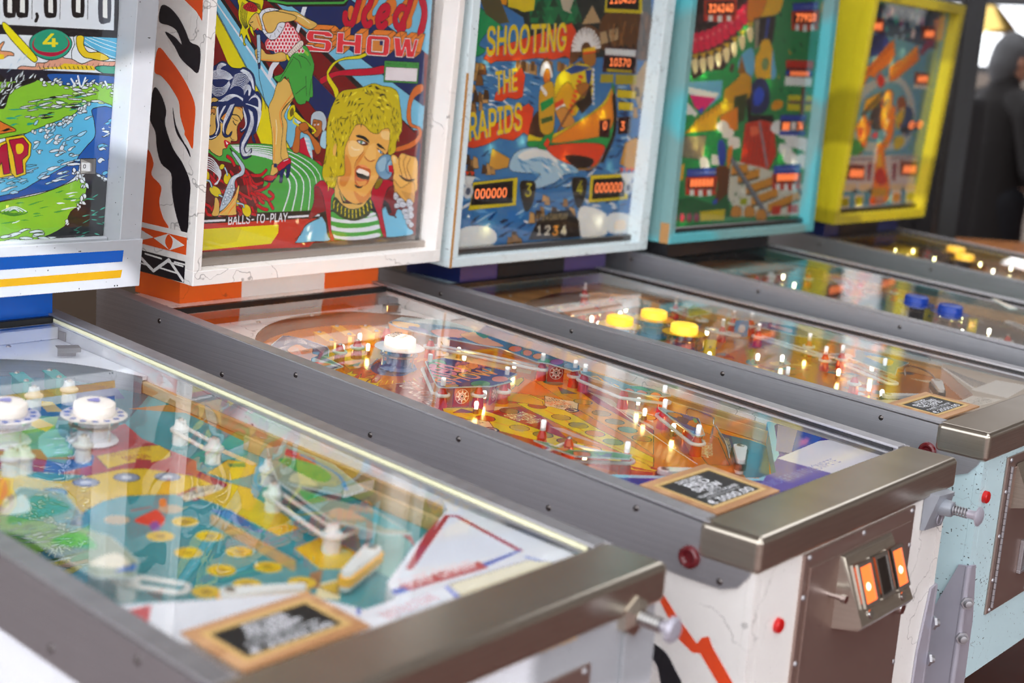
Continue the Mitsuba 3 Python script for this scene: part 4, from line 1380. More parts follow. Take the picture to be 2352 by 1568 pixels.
ART['h3'] = '''
P 14804c 11,651 771,722 818,-65 19,-20
P c8a030 724,311 729,318 734,307
P 3a8a3a 774,347 780,357 794,342
P 0d5c38 575,417 565,429 593,415
P c8a030 715,365 709,372 734,359
P 1c9a5a 548,582 549,597 556,582
P 3a8a3a 761,310 757,326 773,305
P 0a4a30 792,284 802,291 805,279
P 0d5c38 545,397 542,410 555,393
P c8a030 544,347 542,355 555,341
P 1c9a5a 621,617 606,625 641,614
P c8a030 528,475 520,489 541,475
P 0d5c38 673,241 684,250 695,235
P c8a030 689,284 694,295 698,281
P 0d5c38 564,311 553,325 577,306
P 0a4a30 708,622 695,633 720,620
P 3a8a3a 620,269 629,286 634,265
P c8a030 645,374 634,384 659,368
P 0a4a30 557,371 550,383 568,368
P 3a8a3a 620,320 619,334 641,319
P 3a8a3a 641,407 633,424 659,408
P 0a4a30 539,261 524,276 557,257
P 3a8a3a 447,524 442,532 462,521
P 0d5c38 498,380 502,387 512,376
P 0a4a30 429,596 417,610 438,593
P c8a030 773,278 771,284 791,272
P c8a030 537,265 541,277 548,261
P 3a8a3a 487,315 478,332 497,310
P c8a030 568,254 565,264 585,252
P 0d5c38 610,532 614,542 620,525
P 1c9a5a 700,338 702,349 709,333
P c8a030 483,410 485,424 491,408
P 1c9a5a 728,559 716,573 743,554
P 0a4a30 736,263 740,271 755,257
P 0d5c38 767,415 772,428 778,413
P c8a030 557,453 562,465 575,453
P 3a8a3a 519,413 512,421 529,408
P 0d5c38 452,582 438,595 460,578
P 0d5c38 465,476 452,483 477,471
P 0d5c38 700,260 696,275 719,259
P 0d5c38 619,577 621,585 634,578
P c8a030 756,243 758,254 770,242
P 1c9a5a 743,329 735,335 758,323
P 3a8a3a 800,253 806,261 815,253
P 0d5c38 526,572 520,585 537,568
P 0d5c38 740,499 725,505 749,493
P 3a8a3a 478,394 470,401 492,393
P c8a030 695,248 694,262 709,246
P 1c9a5a 517,283 522,290 526,282
P 1c9a5a 695,626 682,638 709,621
P c8a030 626,359 616,372 639,354
P 0d5c38 621,275 615,284 630,273
P 0d5c38 702,489 708,498 716,485
P 1c9a5a 527,376 521,384 546,371
P 0a4a30 645,258 641,276 666,252
P c8a030 563,350 569,364 580,350
P 0a4a30 454,569 453,586 470,567
P 0d5c38 715,333 701,349 733,332
P 1c9a5a 588,251 578,259 604,244
P 0d5c38 673,452 677,459 693,451
P 3a8a3a 529,562 529,578 539,562
P c8a030 682,615 676,621 701,616
P 3a8a3a 727,501 714,515 740,496
P 0a4a30 704,324 712,333 725,322
P 1c9a5a 769,264 771,276 778,263
P 1c9a5a 692,321 689,331 707,319
P c8a030 647,286 645,302 665,282
P 0d5c38 560,246 558,262 575,244
P 1c9a5a 695,505 695,514 706,504
P 3a8a3a 577,247 567,262 592,247
P 1c9a5a 709,492 702,503 725,489
P 0d5c38 738,390 740,398 752,386
P 3a8a3a 647,392 635,409 656,388
P 0a4a30 603,422 593,439 614,419
P 0a4a30 600,243 595,257 619,243
P 0a4a30 628,312 614,325 637,309
P 3a8a3a 486,358 473,367 497,356
P 0d5c38 660,298 664,308 675,293
P 0d5c38 704,537 712,552 719,535
P 0d5c38 495,504 483,518 503,504
P 0d5c38 566,435 568,450 584,435
P 0a4a30 742,323 735,334 760,319
P 0a4a30 580,498 576,513 595,497
P 0a4a30 694,478 687,491 711,475
P 1c9a5a 603,549 607,559 617,545
P 3a8a3a 492,374 486,386 503,368
P 0a4a30 548,482 542,498 562,479
P c8a030 545,397 536,408 559,394
P 3a8a3a 616,255 603,266 631,249
P c8a030 444,585 443,598 461,579
P 3a8a3a 591,488 581,496 605,486
P 1a0c12 28,595 322,623 264,521 260,460 213,421 146,418 85,392 51,461
O 2a2020 7.0961 174,571
O 2a2020 9.69764 207,538
O 541a3a 8.24884 255,431
O 541a3a 7.69886 260,481
O 3a1824 5.14124 176,450
O 3a1824 12.3963 213,577
O 541a3a 9.35142 152,558
O 3a1824 8.36831 253,505
O 3a1824 12.8062 93,537
O 541a3a 8.32665 117,537
O 2a2020 11.5232 152,454
O 2a2020 5.49899 243,460
O 2a2020 13.3864 109,508
O 3a1824 13.2876 81,502
O 2a2020 5.73475 260,478
O 3a1824 9.55031 208,470
O 2a2020 9.33753 219,495
O 541a3a 6.8947 141,467
O 3a1824 7.93594 253,424
O 2a2020 5.06386 171,528
O 3a1824 10.9853 126,508
O 2a2020 10.8874 215,489
O 541a3a 12.8036 188,497
O 3a1824 13.4881 188,490
O 2a2020 12.6422 193,545
O 2a2020 5.29455 159,464
O 3a1824 11.6407 148,543
O 541a3a 8.26362 130,565
O 2a2020 8.67755 139,505
O 2a2020 10.3639 118,547
s e0184c 62,493 92,504 101,463 73,457
O ff7a8a 5 79,486
s e0184c 87,498 117,509 126,468 98,462
O ff7a8a 5 104,491
s e0184c 113,504 143,515 152,474 124,468
O ff7a8a 5 130,497
s e0184c 139,512 169,523 178,482 150,475
O ff7a8a 5 156,505
s e0184c 164,522 195,533 204,491 175,485
O ff7a8a 5 181,515
s e0184c 189,533 221,544 230,502 201,496
O ff7a8a 5 207,526
s e0184c 215,545 247,556 256,515 227,508
O ff7a8a 5 233,538
s e0184c 240,559 272,571 282,529 252,522
O ff7a8a 5 258,553
s e0184c 265,575 298,586 308,544 277,538
O ff7a8a 5 284,568
s e0184c 291,592 323,604 334,562 303,555
O ff7a8a 5 310,586
s f4dcb0 70,435 96,442 102,416 90,406
P caa030 65,449 98,457 94,441
s f4dcb0 104,439 130,447 136,420 123,410
P caa030 98,454 132,461 127,446
s f4dcb0 137,446 164,453 170,427 157,416
P caa030 131,461 165,468 161,452
s f4dcb0 170,455 197,463 204,437 190,426
P caa030 164,470 199,478 194,462
s f4dcb0 203,468 231,476 237,449 224,438
P caa030 197,483 232,490 228,475
s f4dcb0 236,484 264,492 271,465 257,454
P caa030 230,499 266,507 261,491
s f4dcb0 269,502 297,510 304,484 290,473
P caa030 263,517 299,525 294,509
s f4dcb0 302,524 331,532 338,505 324,494
P caa030 296,539 333,547 328,531
s e8b020 308,614 453,626 454,579 383,562 318,562
s e0801c 306,622 385,628 366,565 305,548
P 16161c 332,554 440,568 437,502 412,484 373,490 352,477
P 1e3c96 396,559 412,560 406,509 395,504
P 8a8478 337,550 360,554 367,482 353,477
s e8b020 376,478 380,499 415,507 441,481 449,465 447,413 432,408 373,410 360,456
S 6a8a5a 394,449 412,461 427,449 419,429 402,431
s 10205c 354,384 391,407 434,395 452,353 433,322 376,317 351,342
S 1c48c8 370,368 395,386 423,369 412,343 380,338
P 0c0c14 337,350 358,368 369,313 477,314 489,297 357,291
p c83420 345,291 421,301 486,293 517,209 486,171 340,190
L 7a1410 4 362,287 357,186
L 7a1410 4 380,287 375,186
L 7a1410 4 398,287 394,186
L 7a1410 4 416,287 412,185
L 7a1410 4 434,288 430,185
L 7a1410 4 453,288 449,185
L 7a1410 4 471,288 467,185
L 8a8494 9 413,296 476,178
P e86a4a 367,283 407,285 420,266 380,257
P 5fa8d8 71,387 218,396 218,355 170,330 69,359
P f0f0f4 70,375 209,363 189,346 69,359
P d81c7a 77,356 196,351 136,313 103,328
P e4e4ee 69,339 121,312 102,296 70,311
P 2a3ac0 119,320 147,329 136,309
S 14804c 72,303 100,308 125,288 83,279
S 5fa8d8 281,432 298,466 343,480 360,435 350,405 319,400
S 5fa8d8 441,481 455,456 472,418 448,409
p e8b020 75,265 130,304 235,348 334,363 358,368 331,341 300,332 212,306 211,273 71,263
p c89018 230,372 287,403 306,424 349,409 358,368 297,349 229,339
P 8a5a10 284,415 291,461 324,417
L 7a4a10 4 105,280 115,304
L 7a4a10 4 124,288 134,311
L 7a4a10 4 143,296 154,318
L 7a4a10 4 162,305 174,325
L 7a4a10 4 182,313 194,332
L 7a4a10 4 201,322 214,339
P 2a3c1c 280,357 342,367 339,299 279,282
P e0801c 220,306 300,332 312,274 243,265
p 8a867a 55,255 168,258 164,198 67,207
L 3a3a34 3 67,253 71,205
L 3a3a34 3 78,253 81,205
L 3a3a34 3 89,253 91,205
L 3a3a34 3 100,253 101,205
L 3a3a34 3 111,253 111,204
L 3a3a34 3 122,253 122,204
L 3a3a34 3 133,254 132,204
L 3a3a34 3 144,254 142,204
L 3a3a34 3 155,254 153,204
S f0e8e8 256,197 247,186 227,185 205,187 202,198 203,212 222,210 242,208
S f0e8e8 196,187 201,174 176,170 159,176 151,188 149,202 169,207 188,199
S f0e8e8 328,240 331,231 305,225 287,226 268,240 278,253 298,257 325,252
S f0e8e8 296,265 285,256 269,251 244,255 242,265 243,274 263,277 284,276
S f0e8e8 269,282 267,270 243,265 222,270 209,281 213,290 236,297 258,291
S eceaf0 595,267 588,252 560,252 526,255 515,267 523,277 551,290 575,277
S eceaf0 644,245 631,229 601,228 576,234 554,245 560,257 592,263 628,257
S eceaf0 691,240 678,229 647,222 614,230 607,240 614,255 638,258 669,254
S eceaf0 742,231 720,218 695,213 658,219 649,231 663,244 685,255 721,248
S eceaf0 600,222 593,211 562,203 539,212 525,222 529,239 553,239 576,234
S eceaf0 640,199 627,183 601,185 575,185 552,200 560,217 593,219 615,214
S eceaf0 721,194 703,179 678,169 643,180 622,195 647,213 668,210 694,206
S eceaf0 736,208 735,197 710,192 682,195 669,208 678,225 700,228 728,226
S eceaf0 541,285 535,274 514,263 481,272 472,284 486,296 505,301 529,299
S 1c3ca8 224,239 246,248 266,223 265,189 242,185
S 5a3010 228,177 282,180 315,137 277,82 237,87 244,134
S e0801c 274,223 296,231 290,180 278,184
P 1c3ca8 228,96 250,100 247,74 228,73
P 1c3ca8 286,99 307,111 305,81 287,75
P cfcac2 295,197 464,174 728,115 736,40 356,49 297,103
O 3a6a4a 5.0786 412,158
O 6a5a4a 2.46618 682,164
O 6a5a4a 3.3297 520,106
O f0ece4 2.97796 508,168
O 3a6a4a 3.52411 411,64
O 6a5a4a 2.84791 570,82
O 8a8a80 4.79388 370,69
O 6a5a4a 5.85157 380,168
O 3a6a4a 3.77095 416,93
O 3a6a4a 5.38283 494,104
O f0ece4 2.03439 591,53
O 6a5a4a 3.87355 439,106
O 6a5a4a 2.06845 410,124
O 3a6a4a 3.86146 709,66
O 3a6a4a 2.66625 327,74
O 6a5a4a 4.5398 400,111
O f0ece4 2.49071 342,168
O f0ece4 4.53141 359,118
O 3a6a4a 5.09087 398,155
O f0ece4 4.97901 616,52
O 8a8a80 4.38277 705,51
O 3a6a4a 2.85527 655,132
O 3a6a4a 5.44981 334,109
O 3a6a4a 5.51106 360,134
O 8a8a80 3.1697 547,169
O 8a8a80 2.10367 499,77
O 8a8a80 5.74405 333,61
O 6a5a4a 2.33596 432,121
O 8a8a80 3.10097 439,169
O f0ece4 5.10634 587,148
O 3a6a4a 4.99846 659,53
O f0ece4 2.64935 596,53
O 8a8a80 3.32138 684,120
O f0ece4 4.79471 690,174
O 8a8a80 2.89988 581,94
O 6a5a4a 2.73374 307,176
O 6a5a4a 3.48346 409,106
O 3a6a4a 2.45297 409,58
O 6a5a4a 4.73974 518,92
O f0ece4 5.47707 371,115
O 6a5a4a 2.61262 419,49
O 3a6a4a 3.16022 647,149
O 8a8a80 2.7273 449,54
O 3a6a4a 4.17184 649,135
O f0ece4 4.40438 574,110
O 3a6a4a 4.05373 686,108
O 3a6a4a 3.70492 354,100
O f0ece4 4.18581 485,95
O 6a5a4a 5.25048 595,149
O 3a6a4a 5.11075 407,111
O 8a8a80 3.1377 666,117
O f0ece4 3.21041 394,116
O 8a8a80 3.83112 552,47
O f0ece4 4.88343 714,89
O f0ece4 5.92147 451,84
O 3a6a4a 2.35477 648,138
O 6a5a4a 3.43171 334,171
O 8a8a80 5.11536 608,40
O 8a8a80 4.61319 413,172
O 3a6a4a 5.2659 703,81
O 6a5a4a 3.16405 326,89
O f0ece4 2.1785 522,62
O 3a6a4a 4.24775 422,127
O 3a6a4a 4.37484 380,150
O 8a8a80 2.74255 707,112
O 3a6a4a 3.92193 360,146
O 8a8a80 4.3637 367,151
O 3a6a4a 2.17348 677,154
O 8a8a80 3.95994 623,123
O f0ece4 5.84099 346,172
L 0c0a10 28 337,147 441,161
L cf8a2c 22 336,149 441,163
L 0c0a10 28 384,116 514,138
L cf8a2c 22 383,118 514,140
L 0c0a10 28 415,84 547,108
L cf8a2c 22 414,87 547,110
L 0c0a10 28 504,64 667,95
L cf8a2c 22 504,66 666,98
L 0c0a10 28 300,169 380,173
L cf8a2c 22 300,171 380,175
L 4a4e5e 16 294,201 508,43
L 8a90a4 5 297,201 514,43
L 4a4e5e 12 609,150 731,59
s c8843a 323,52 326,76 361,74 372,51
s c8843a 388,50 392,74 427,72 439,48
s c8843a 449,39 453,63 489,61 501,37
s c8843a 52,79 56,101 86,99 96,77
P 0d5c38 49,101 128,107 238,83 295,112 323,50 50,48
P e8b020 60,182 84,190 84,150 63,146
P c8b010 175,69 291,71 291,43 178,45
P 9ca010 359,97 394,97 394,79 359,80
P c02a1c 524,71 572,72 573,48 527,47
P c02a1c 608,71 665,72 668,49 612,49
S 5a4a34 78,57 76,48 67,45 57,49 52,58 54,68 62,71 72,67
S 8a0c44 74,57 72,51 67,48 60,51 57,58 58,65 63,68 70,65
S 5a4a34 110,56 107,47 99,44 89,48 83,57 86,66 94,70 104,66
S ff3a5a 106,56 104,50 98,47 91,50 88,57 89,64 94,67 101,64
S 5a4a34 142,55 139,46 131,42 120,46 115,56 117,65 125,69 136,65
S 8a0c44 137,55 136,48 130,46 123,49 120,56 121,63 126,65 133,63
S 5a4a34 174,54 172,44 163,41 153,45 147,55 149,64 158,68 168,64
S 8a0c44 170,54 168,47 163,44 155,48 152,54 153,62 158,64 166,62
p 1c3ca8 97,176 228,178 229,155 101,153
P b9c0e0 99,166 230,168 231,165
p b4301c 95,156 237,157 238,124 100,124
P 1c0604 108,150 225,151 227,126 110,128
P c02a1c 100,125 119,125 121,112 102,112
P e6e6ea 119,125 137,125 140,110 121,110
P c02a1c 138,124 157,125 159,108 141,109
P e6e6ea 157,124 176,124 179,106 160,107
P c02a1c 177,123 196,124 199,107 180,108
P e6e6ea 197,123 216,123 219,108 200,108
P c02a1c 217,122 236,123 239,109 219,109
p 1c3ca8 510,180 652,182 654,158 515,155
P b9c0e0 512,169 654,171 655,169
p b4301c 508,158 662,159 664,130 513,130
P 1c0604 523,152 649,153 650,133 525,135
P c02a1c 513,131 532,132 535,117 516,117
P e6e6ea 533,131 553,131 557,115 537,116
P c02a1c 554,131 575,131 579,113 558,114
P e6e6ea 576,130 596,131 600,111 580,112
P c02a1c 596,130 617,130 621,112 600,113
P e6e6ea 618,129 639,130 643,113 622,114
P c02a1c 640,129 661,129 664,114 643,115
p 1c3ca8 102,601 237,615 238,594 106,580
P b9c0e0 104,592 239,606 240,604
p b4301c 100,582 246,596 249,557 106,545
P 1c0604 112,578 235,590 238,558 116,549
P c02a1c 106,545 125,547 127,535 108,533
P e6e6ea 126,547 144,549 147,535 128,533
P c02a1c 145,548 165,550 168,535 148,534
P e6e6ea 165,549 185,552 188,535 168,534
P c02a1c 186,551 205,553 208,537 189,536
P e6e6ea 206,552 225,554 228,540 209,539
P c02a1c 226,554 247,556 249,543 229,541
p 1c3ca8 517,605 651,619 653,595 522,582
P b9c0e0 519,595 654,608 654,606
p b4301c 515,584 662,598 665,561 522,549
P 1c0604 529,580 649,591 652,563 533,555
P c02a1c 522,550 541,552 544,538 525,537
P e6e6ea 542,552 561,554 564,538 545,537
P c02a1c 562,553 581,555 584,538 565,537
P e6e6ea 582,554 601,556 605,538 586,537
P c02a1c 602,555 621,558 625,541 606,540
P e6e6ea 622,557 642,559 645,543 626,542
P c02a1c 643,558 662,560 666,546 646,545
p c02a1c 514,459 660,463 662,443 517,440
P 5c1424 519,440 660,443 662,419 520,416
P e6e6ea 520,416 662,418 663,395 520,393
P 1c3ca8 520,433 538,432 534,419 519,420
P 1c3ca8 639,436 661,434 661,423 642,423
P 6a2a18 613,393 631,393 639,317 621,317
P c8b81c 545,368 614,370 615,355 546,354
P c8b81c 639,369 701,370 700,355 640,355
P c8b81c 546,346 615,346 616,328 548,328
P c8b81c 639,345 702,346 702,328 641,328
P 6a2a4a 555,353 690,355 692,349 555,347
p 1c3ca8 518,315 655,317 655,302 518,301
P 2a0610 519,300 655,300 658,274 520,275
P 1c3ca8 520,273 659,273 658,262 521,262
P f0e0e0 576,298 605,298 606,276 577,277
S d89018 486,354 521,350 516,333 474,327 463,340
S f2a81c 670,617 701,623 706,584 679,580
'''
ART['g3'] = '''
T ff5a1a 116 133 104.7 18.1 -0.3 1 888888
T ff5a1a 532 140 110.8 18.0 -0.1 1 888888
T ff5a1a 122 554 110.3 19.2 4.9 1 324240
T ff5a1a 541 560 104.5 19.3 4.7 1 77910
T a81c3c 542 420 100.4 11.5 1.4 0 888888
T ff2a3a 532 276 35.1 19.9 0.5 1 88
T ff2a3a 612 277 27.1 20.2 0.5 1 74
'''
ART['h4'] = '''
P 4f9ccc 61,665 619,682 663,15 75,15
P 2a4c7a 83,652 560,667 570,542 124,568
P 0c1c6a 90,493 83,561 166,575 257,526 204,488 151,506
O 8ab4d8 4.86924 232,648
O 8ab4d8 14.9164 336,633
O d8d8e8 4.83827 182,651
O 8ab4d8 15.3694 144,614
O 8ab4d8 10.9252 390,613
O 8ab4d8 10.68 302,566
O 8ab4d8 10.851 161,615
O 8ab4d8 10.9792 363,601
O 8ab4d8 10.7724 385,636
O d8d8e8 13.3267 381,622
O 2a8aa8 7.5972 331,574
O 6a3a8a 4.98226 473,606
O 2a8aa8 12.7533 238,613
O 8ab4d8 10.1432 254,563
O d8d8e8 9.06038 172,624
O 2a8aa8 8.08147 523,677
O d8d8e8 4.82516 259,614
O 8ab4d8 4.72803 138,629
O d8d8e8 7.41515 427,609
O 8ab4d8 15.2878 283,598
O d8d8e8 4.70745 267,603
O 6a3a8a 8.77477 433,665
O 6a3a8a 9.39025 522,631
O d8d8e8 14.3678 368,580
O 2a8aa8 12.1927 224,620
O 8ab4d8 6.11461 261,642
O d8d8e8 13.9731 196,637
O 6a3a8a 9.02736 177,631
O 6a3a8a 12.2859 272,608
O 8ab4d8 9.47972 340,607
O d8d8e8 8.77684 523,582
O d8d8e8 4.74697 278,617
O 6a3a8a 5.31914 125,635
O 6a3a8a 10.4394 354,662
O 8ab4d8 14.492 544,620
O 2a8aa8 15.4656 362,658
O 8ab4d8 14.1872 372,624
O d8d8e8 7.74223 558,637
O 2a8aa8 9.74346 181,583
O 6a3a8a 15.4118 416,622
P 7a2a6a 436,530 515,602 534,561 455,515
P 5a9aa8 499,528 570,542 660,162 641,61 542,163
P c89a8a 500,632 580,653 593,575 532,566
p 8a4028 68,611 150,612 162,573 80,570
P 3a0c08 78,605 143,607 152,577 89,575
p 8a4028 422,606 524,609 537,572 435,568
P 3a0c08 434,601 517,603 525,576 445,574
p 8a4028 435,465 542,464 554,429 447,428
P 3a0c08 447,459 535,459 541,434 457,433
P dfe4ea 445,428 553,428 553,416 445,416
S a8c4d8 67,389 120,420 202,438 292,446 367,439 468,379 507,294 462,229 368,218 159,219 64,290
S 4f9ccc 101,360 191,412 324,427 419,378 445,293 359,240 169,250 92,300
p e8c020 129,371 231,398 235,363 126,325
C 0c0a10 12 126,325 233,393
S 8a5030 347,376 390,387 425,351 377,335
S 2a2c3c 194,352 253,374 289,292 224,281 177,311
p e88a1c 63,453 87,473 110,469 214,544 244,555 269,511 251,485 174,452 163,437 122,443 93,404
p e88a1c 246,470 295,492 337,504 414,549 447,504 377,470 317,442 269,430
L 8a2a10 5 92,434 95,454
L f8d040 4 271,440 269,466
L 8a2a10 5 105,443 108,463
L f8d040 4 283,447 281,473
L 8a2a10 5 118,452 121,472
L f8d040 4 295,455 293,480
L 8a2a10 5 131,461 133,481
L f8d040 4 307,462 306,487
L 8a2a10 5 144,470 146,490
L f8d040 4 320,469 318,494
L 8a2a10 5 157,479 159,499
L f8d040 4 332,476 330,501
L 8a2a10 5 170,488 172,508
L f8d040 4 344,483 342,509
L 8a2a10 5 183,497 186,517
L f8d040 4 357,490 355,516
L 8a2a10 5 196,506 199,526
L f8d040 4 369,498 367,523
L 8a2a10 5 209,515 212,535
L f8d040 4 382,505 380,530
L 8a2a10 5 223,524 225,544
L f8d040 4 394,512 392,538
L 8a2a10 5 236,533 239,553
L f8d040 4 407,519 405,545
S c02a1c 177,432 196,453 235,429 215,408
s e88a1c 245,394 275,405 308,395 320,354 344,355 360,292 362,261 330,224 299,240 321,271 265,291 248,332
S ffc850 258,389 291,395 309,354 280,312
s e88a1c 102,290 137,326 166,311 201,281 191,250 188,229 154,204 131,245
S ffb040 129,290 153,301 176,260 148,245
S c02a1c 125,275 141,290 150,255
S d01a4a 219,265 243,276 255,260 223,255
S 2c8a4a 89,255 150,240 181,219 100,199
S c8c020 376,256 435,261 457,240 405,218
S 1c4a8a 368,329 453,357 507,294 447,261
S c8b820 358,324 404,356 418,325 389,282
P 0a1230 411,288 548,316 567,289 418,272
O 1c3a6a 6.57073 278,370
O e8e8f0 5.48098 395,345
O 2c8a4a 3.77848 179,329
O 1c3a6a 3.64832 175,299
O 2c8a4a 6.03039 195,252
O 2c8a4a 2.99959 457,266
O e8e8f0 5.95057 308,267
O 1c3a6a 6.78258 258,361
O c02a1c 6.775 302,230
O 2c8a4a 4.3504 213,355
O 1c3a6a 6.20218 221,310
O e8e8f0 6.17324 296,280
O 2c8a4a 4.39016 121,324
O c02a1c 2.43375 174,256
O e8c020 4.00693 517,270
O 2c8a4a 6.96556 518,269
O e8c020 6.03251 96,290
O e8c020 5.28634 163,249
O 2c8a4a 2.10698 231,298
O e8e8f0 4.63291 447,269
O 2c8a4a 6.13078 487,322
O c02a1c 4.50581 150,348
O 1c3a6a 4.09506 399,340
O c02a1c 6.48852 162,235
O 1c3a6a 4.10314 391,252
O 1c3a6a 2.75918 485,310
O 2c8a4a 5.04277 327,242
O 2c8a4a 4.36746 390,372
O c02a1c 5.41166 399,299
O e8e8f0 6.41614 305,311
O e8e8f0 5.86131 81,357
O e8e8f0 4.21624 301,297
O 1c3a6a 2.99702 344,307
O e8c020 4.53876 196,305
O c02a1c 6.61392 185,302
O e8c020 2.68567 449,363
O e8e8f0 5.35578 126,315
O c02a1c 5.91968 240,357
O c02a1c 2.71489 446,372
O 2c8a4a 5.73341 508,225
P c8ccd8 83,202 576,201 596,101 88,92
P 8a94b0 85,197 283,195 288,185 90,185
P 8a94b0 378,197 576,200 576,189 383,185
s e88a1c 263,229 288,240 316,229 355,165 403,111 421,56 312,44 289,71 286,135
P dfe4ea 250,219 269,229 285,177 262,177
S e8c020 284,193 301,208 345,134 314,124
S c02a1c 286,135 319,166 386,122 357,107 318,113
P c8a010 284,98 392,95 398,68 296,68
P 7a3a5a 221,177 255,180 264,124 242,122
P 7a3a5a 399,176 435,178 446,121 422,119
p 8a4028 85,176 207,171 221,125 100,130
P 3a0c08 97,170 200,166 210,131 109,135
p 8a4028 455,183 587,178 603,132 471,136
P 3a0c08 468,177 579,172 590,138 481,142
P 1a1a20 132,94 172,106 193,82
S d8ccb0 91,113 168,113 165,95 111,92
P 1a1a20 234,91 276,103 298,79
S d8ccb0 192,110 272,111 268,93 212,89
P 1a1a20 464,85 508,98 532,72
S d8ccb0 418,105 505,106 501,87 440,83
P 1a1a20 566,83 612,95 637,69
S d8ccb0 519,103 608,104 604,84 542,80
P 4f9ccc 69,85 271,87 290,28 86,28
P 4f9ccc 415,84 631,84 655,32 432,31
P dcdce0 82,78 143,79 155,39 95,39
S a8b020 94,69 136,69 143,47 101,47
P dcdce0 175,81 238,81 251,41 189,41
S a8b020 188,71 231,72 238,49 195,49
P dcdce0 437,85 506,85 520,43 453,43
S e8a830 451,75 498,75 507,51 459,51
P dcdce0 541,85 613,85 628,42 558,42
S a8b020 556,74 605,75 613,50 564,51
S ff7a3a 286,66 319,70 323,46 295,44
P c89a8a 325,70 384,71 391,49 332,48
'''
ART['g4'] = '''
T ff6a4a 94 578 51.4 19.4 2.4 1 8888
T ff6a4a 451 577 67.1 18.7 2.4 1 8888
T ff6a4a 463 437 71.6 18.0 1.1 1 8888
T ff6a50 466 288 100.0 21.1 2.1 1 0 0
T ff6a4a 114 138 89.6 22.1 -1.7 1 8888
T ff6a4a 487 145 95.4 22.7 -1.5 1 8888
'''
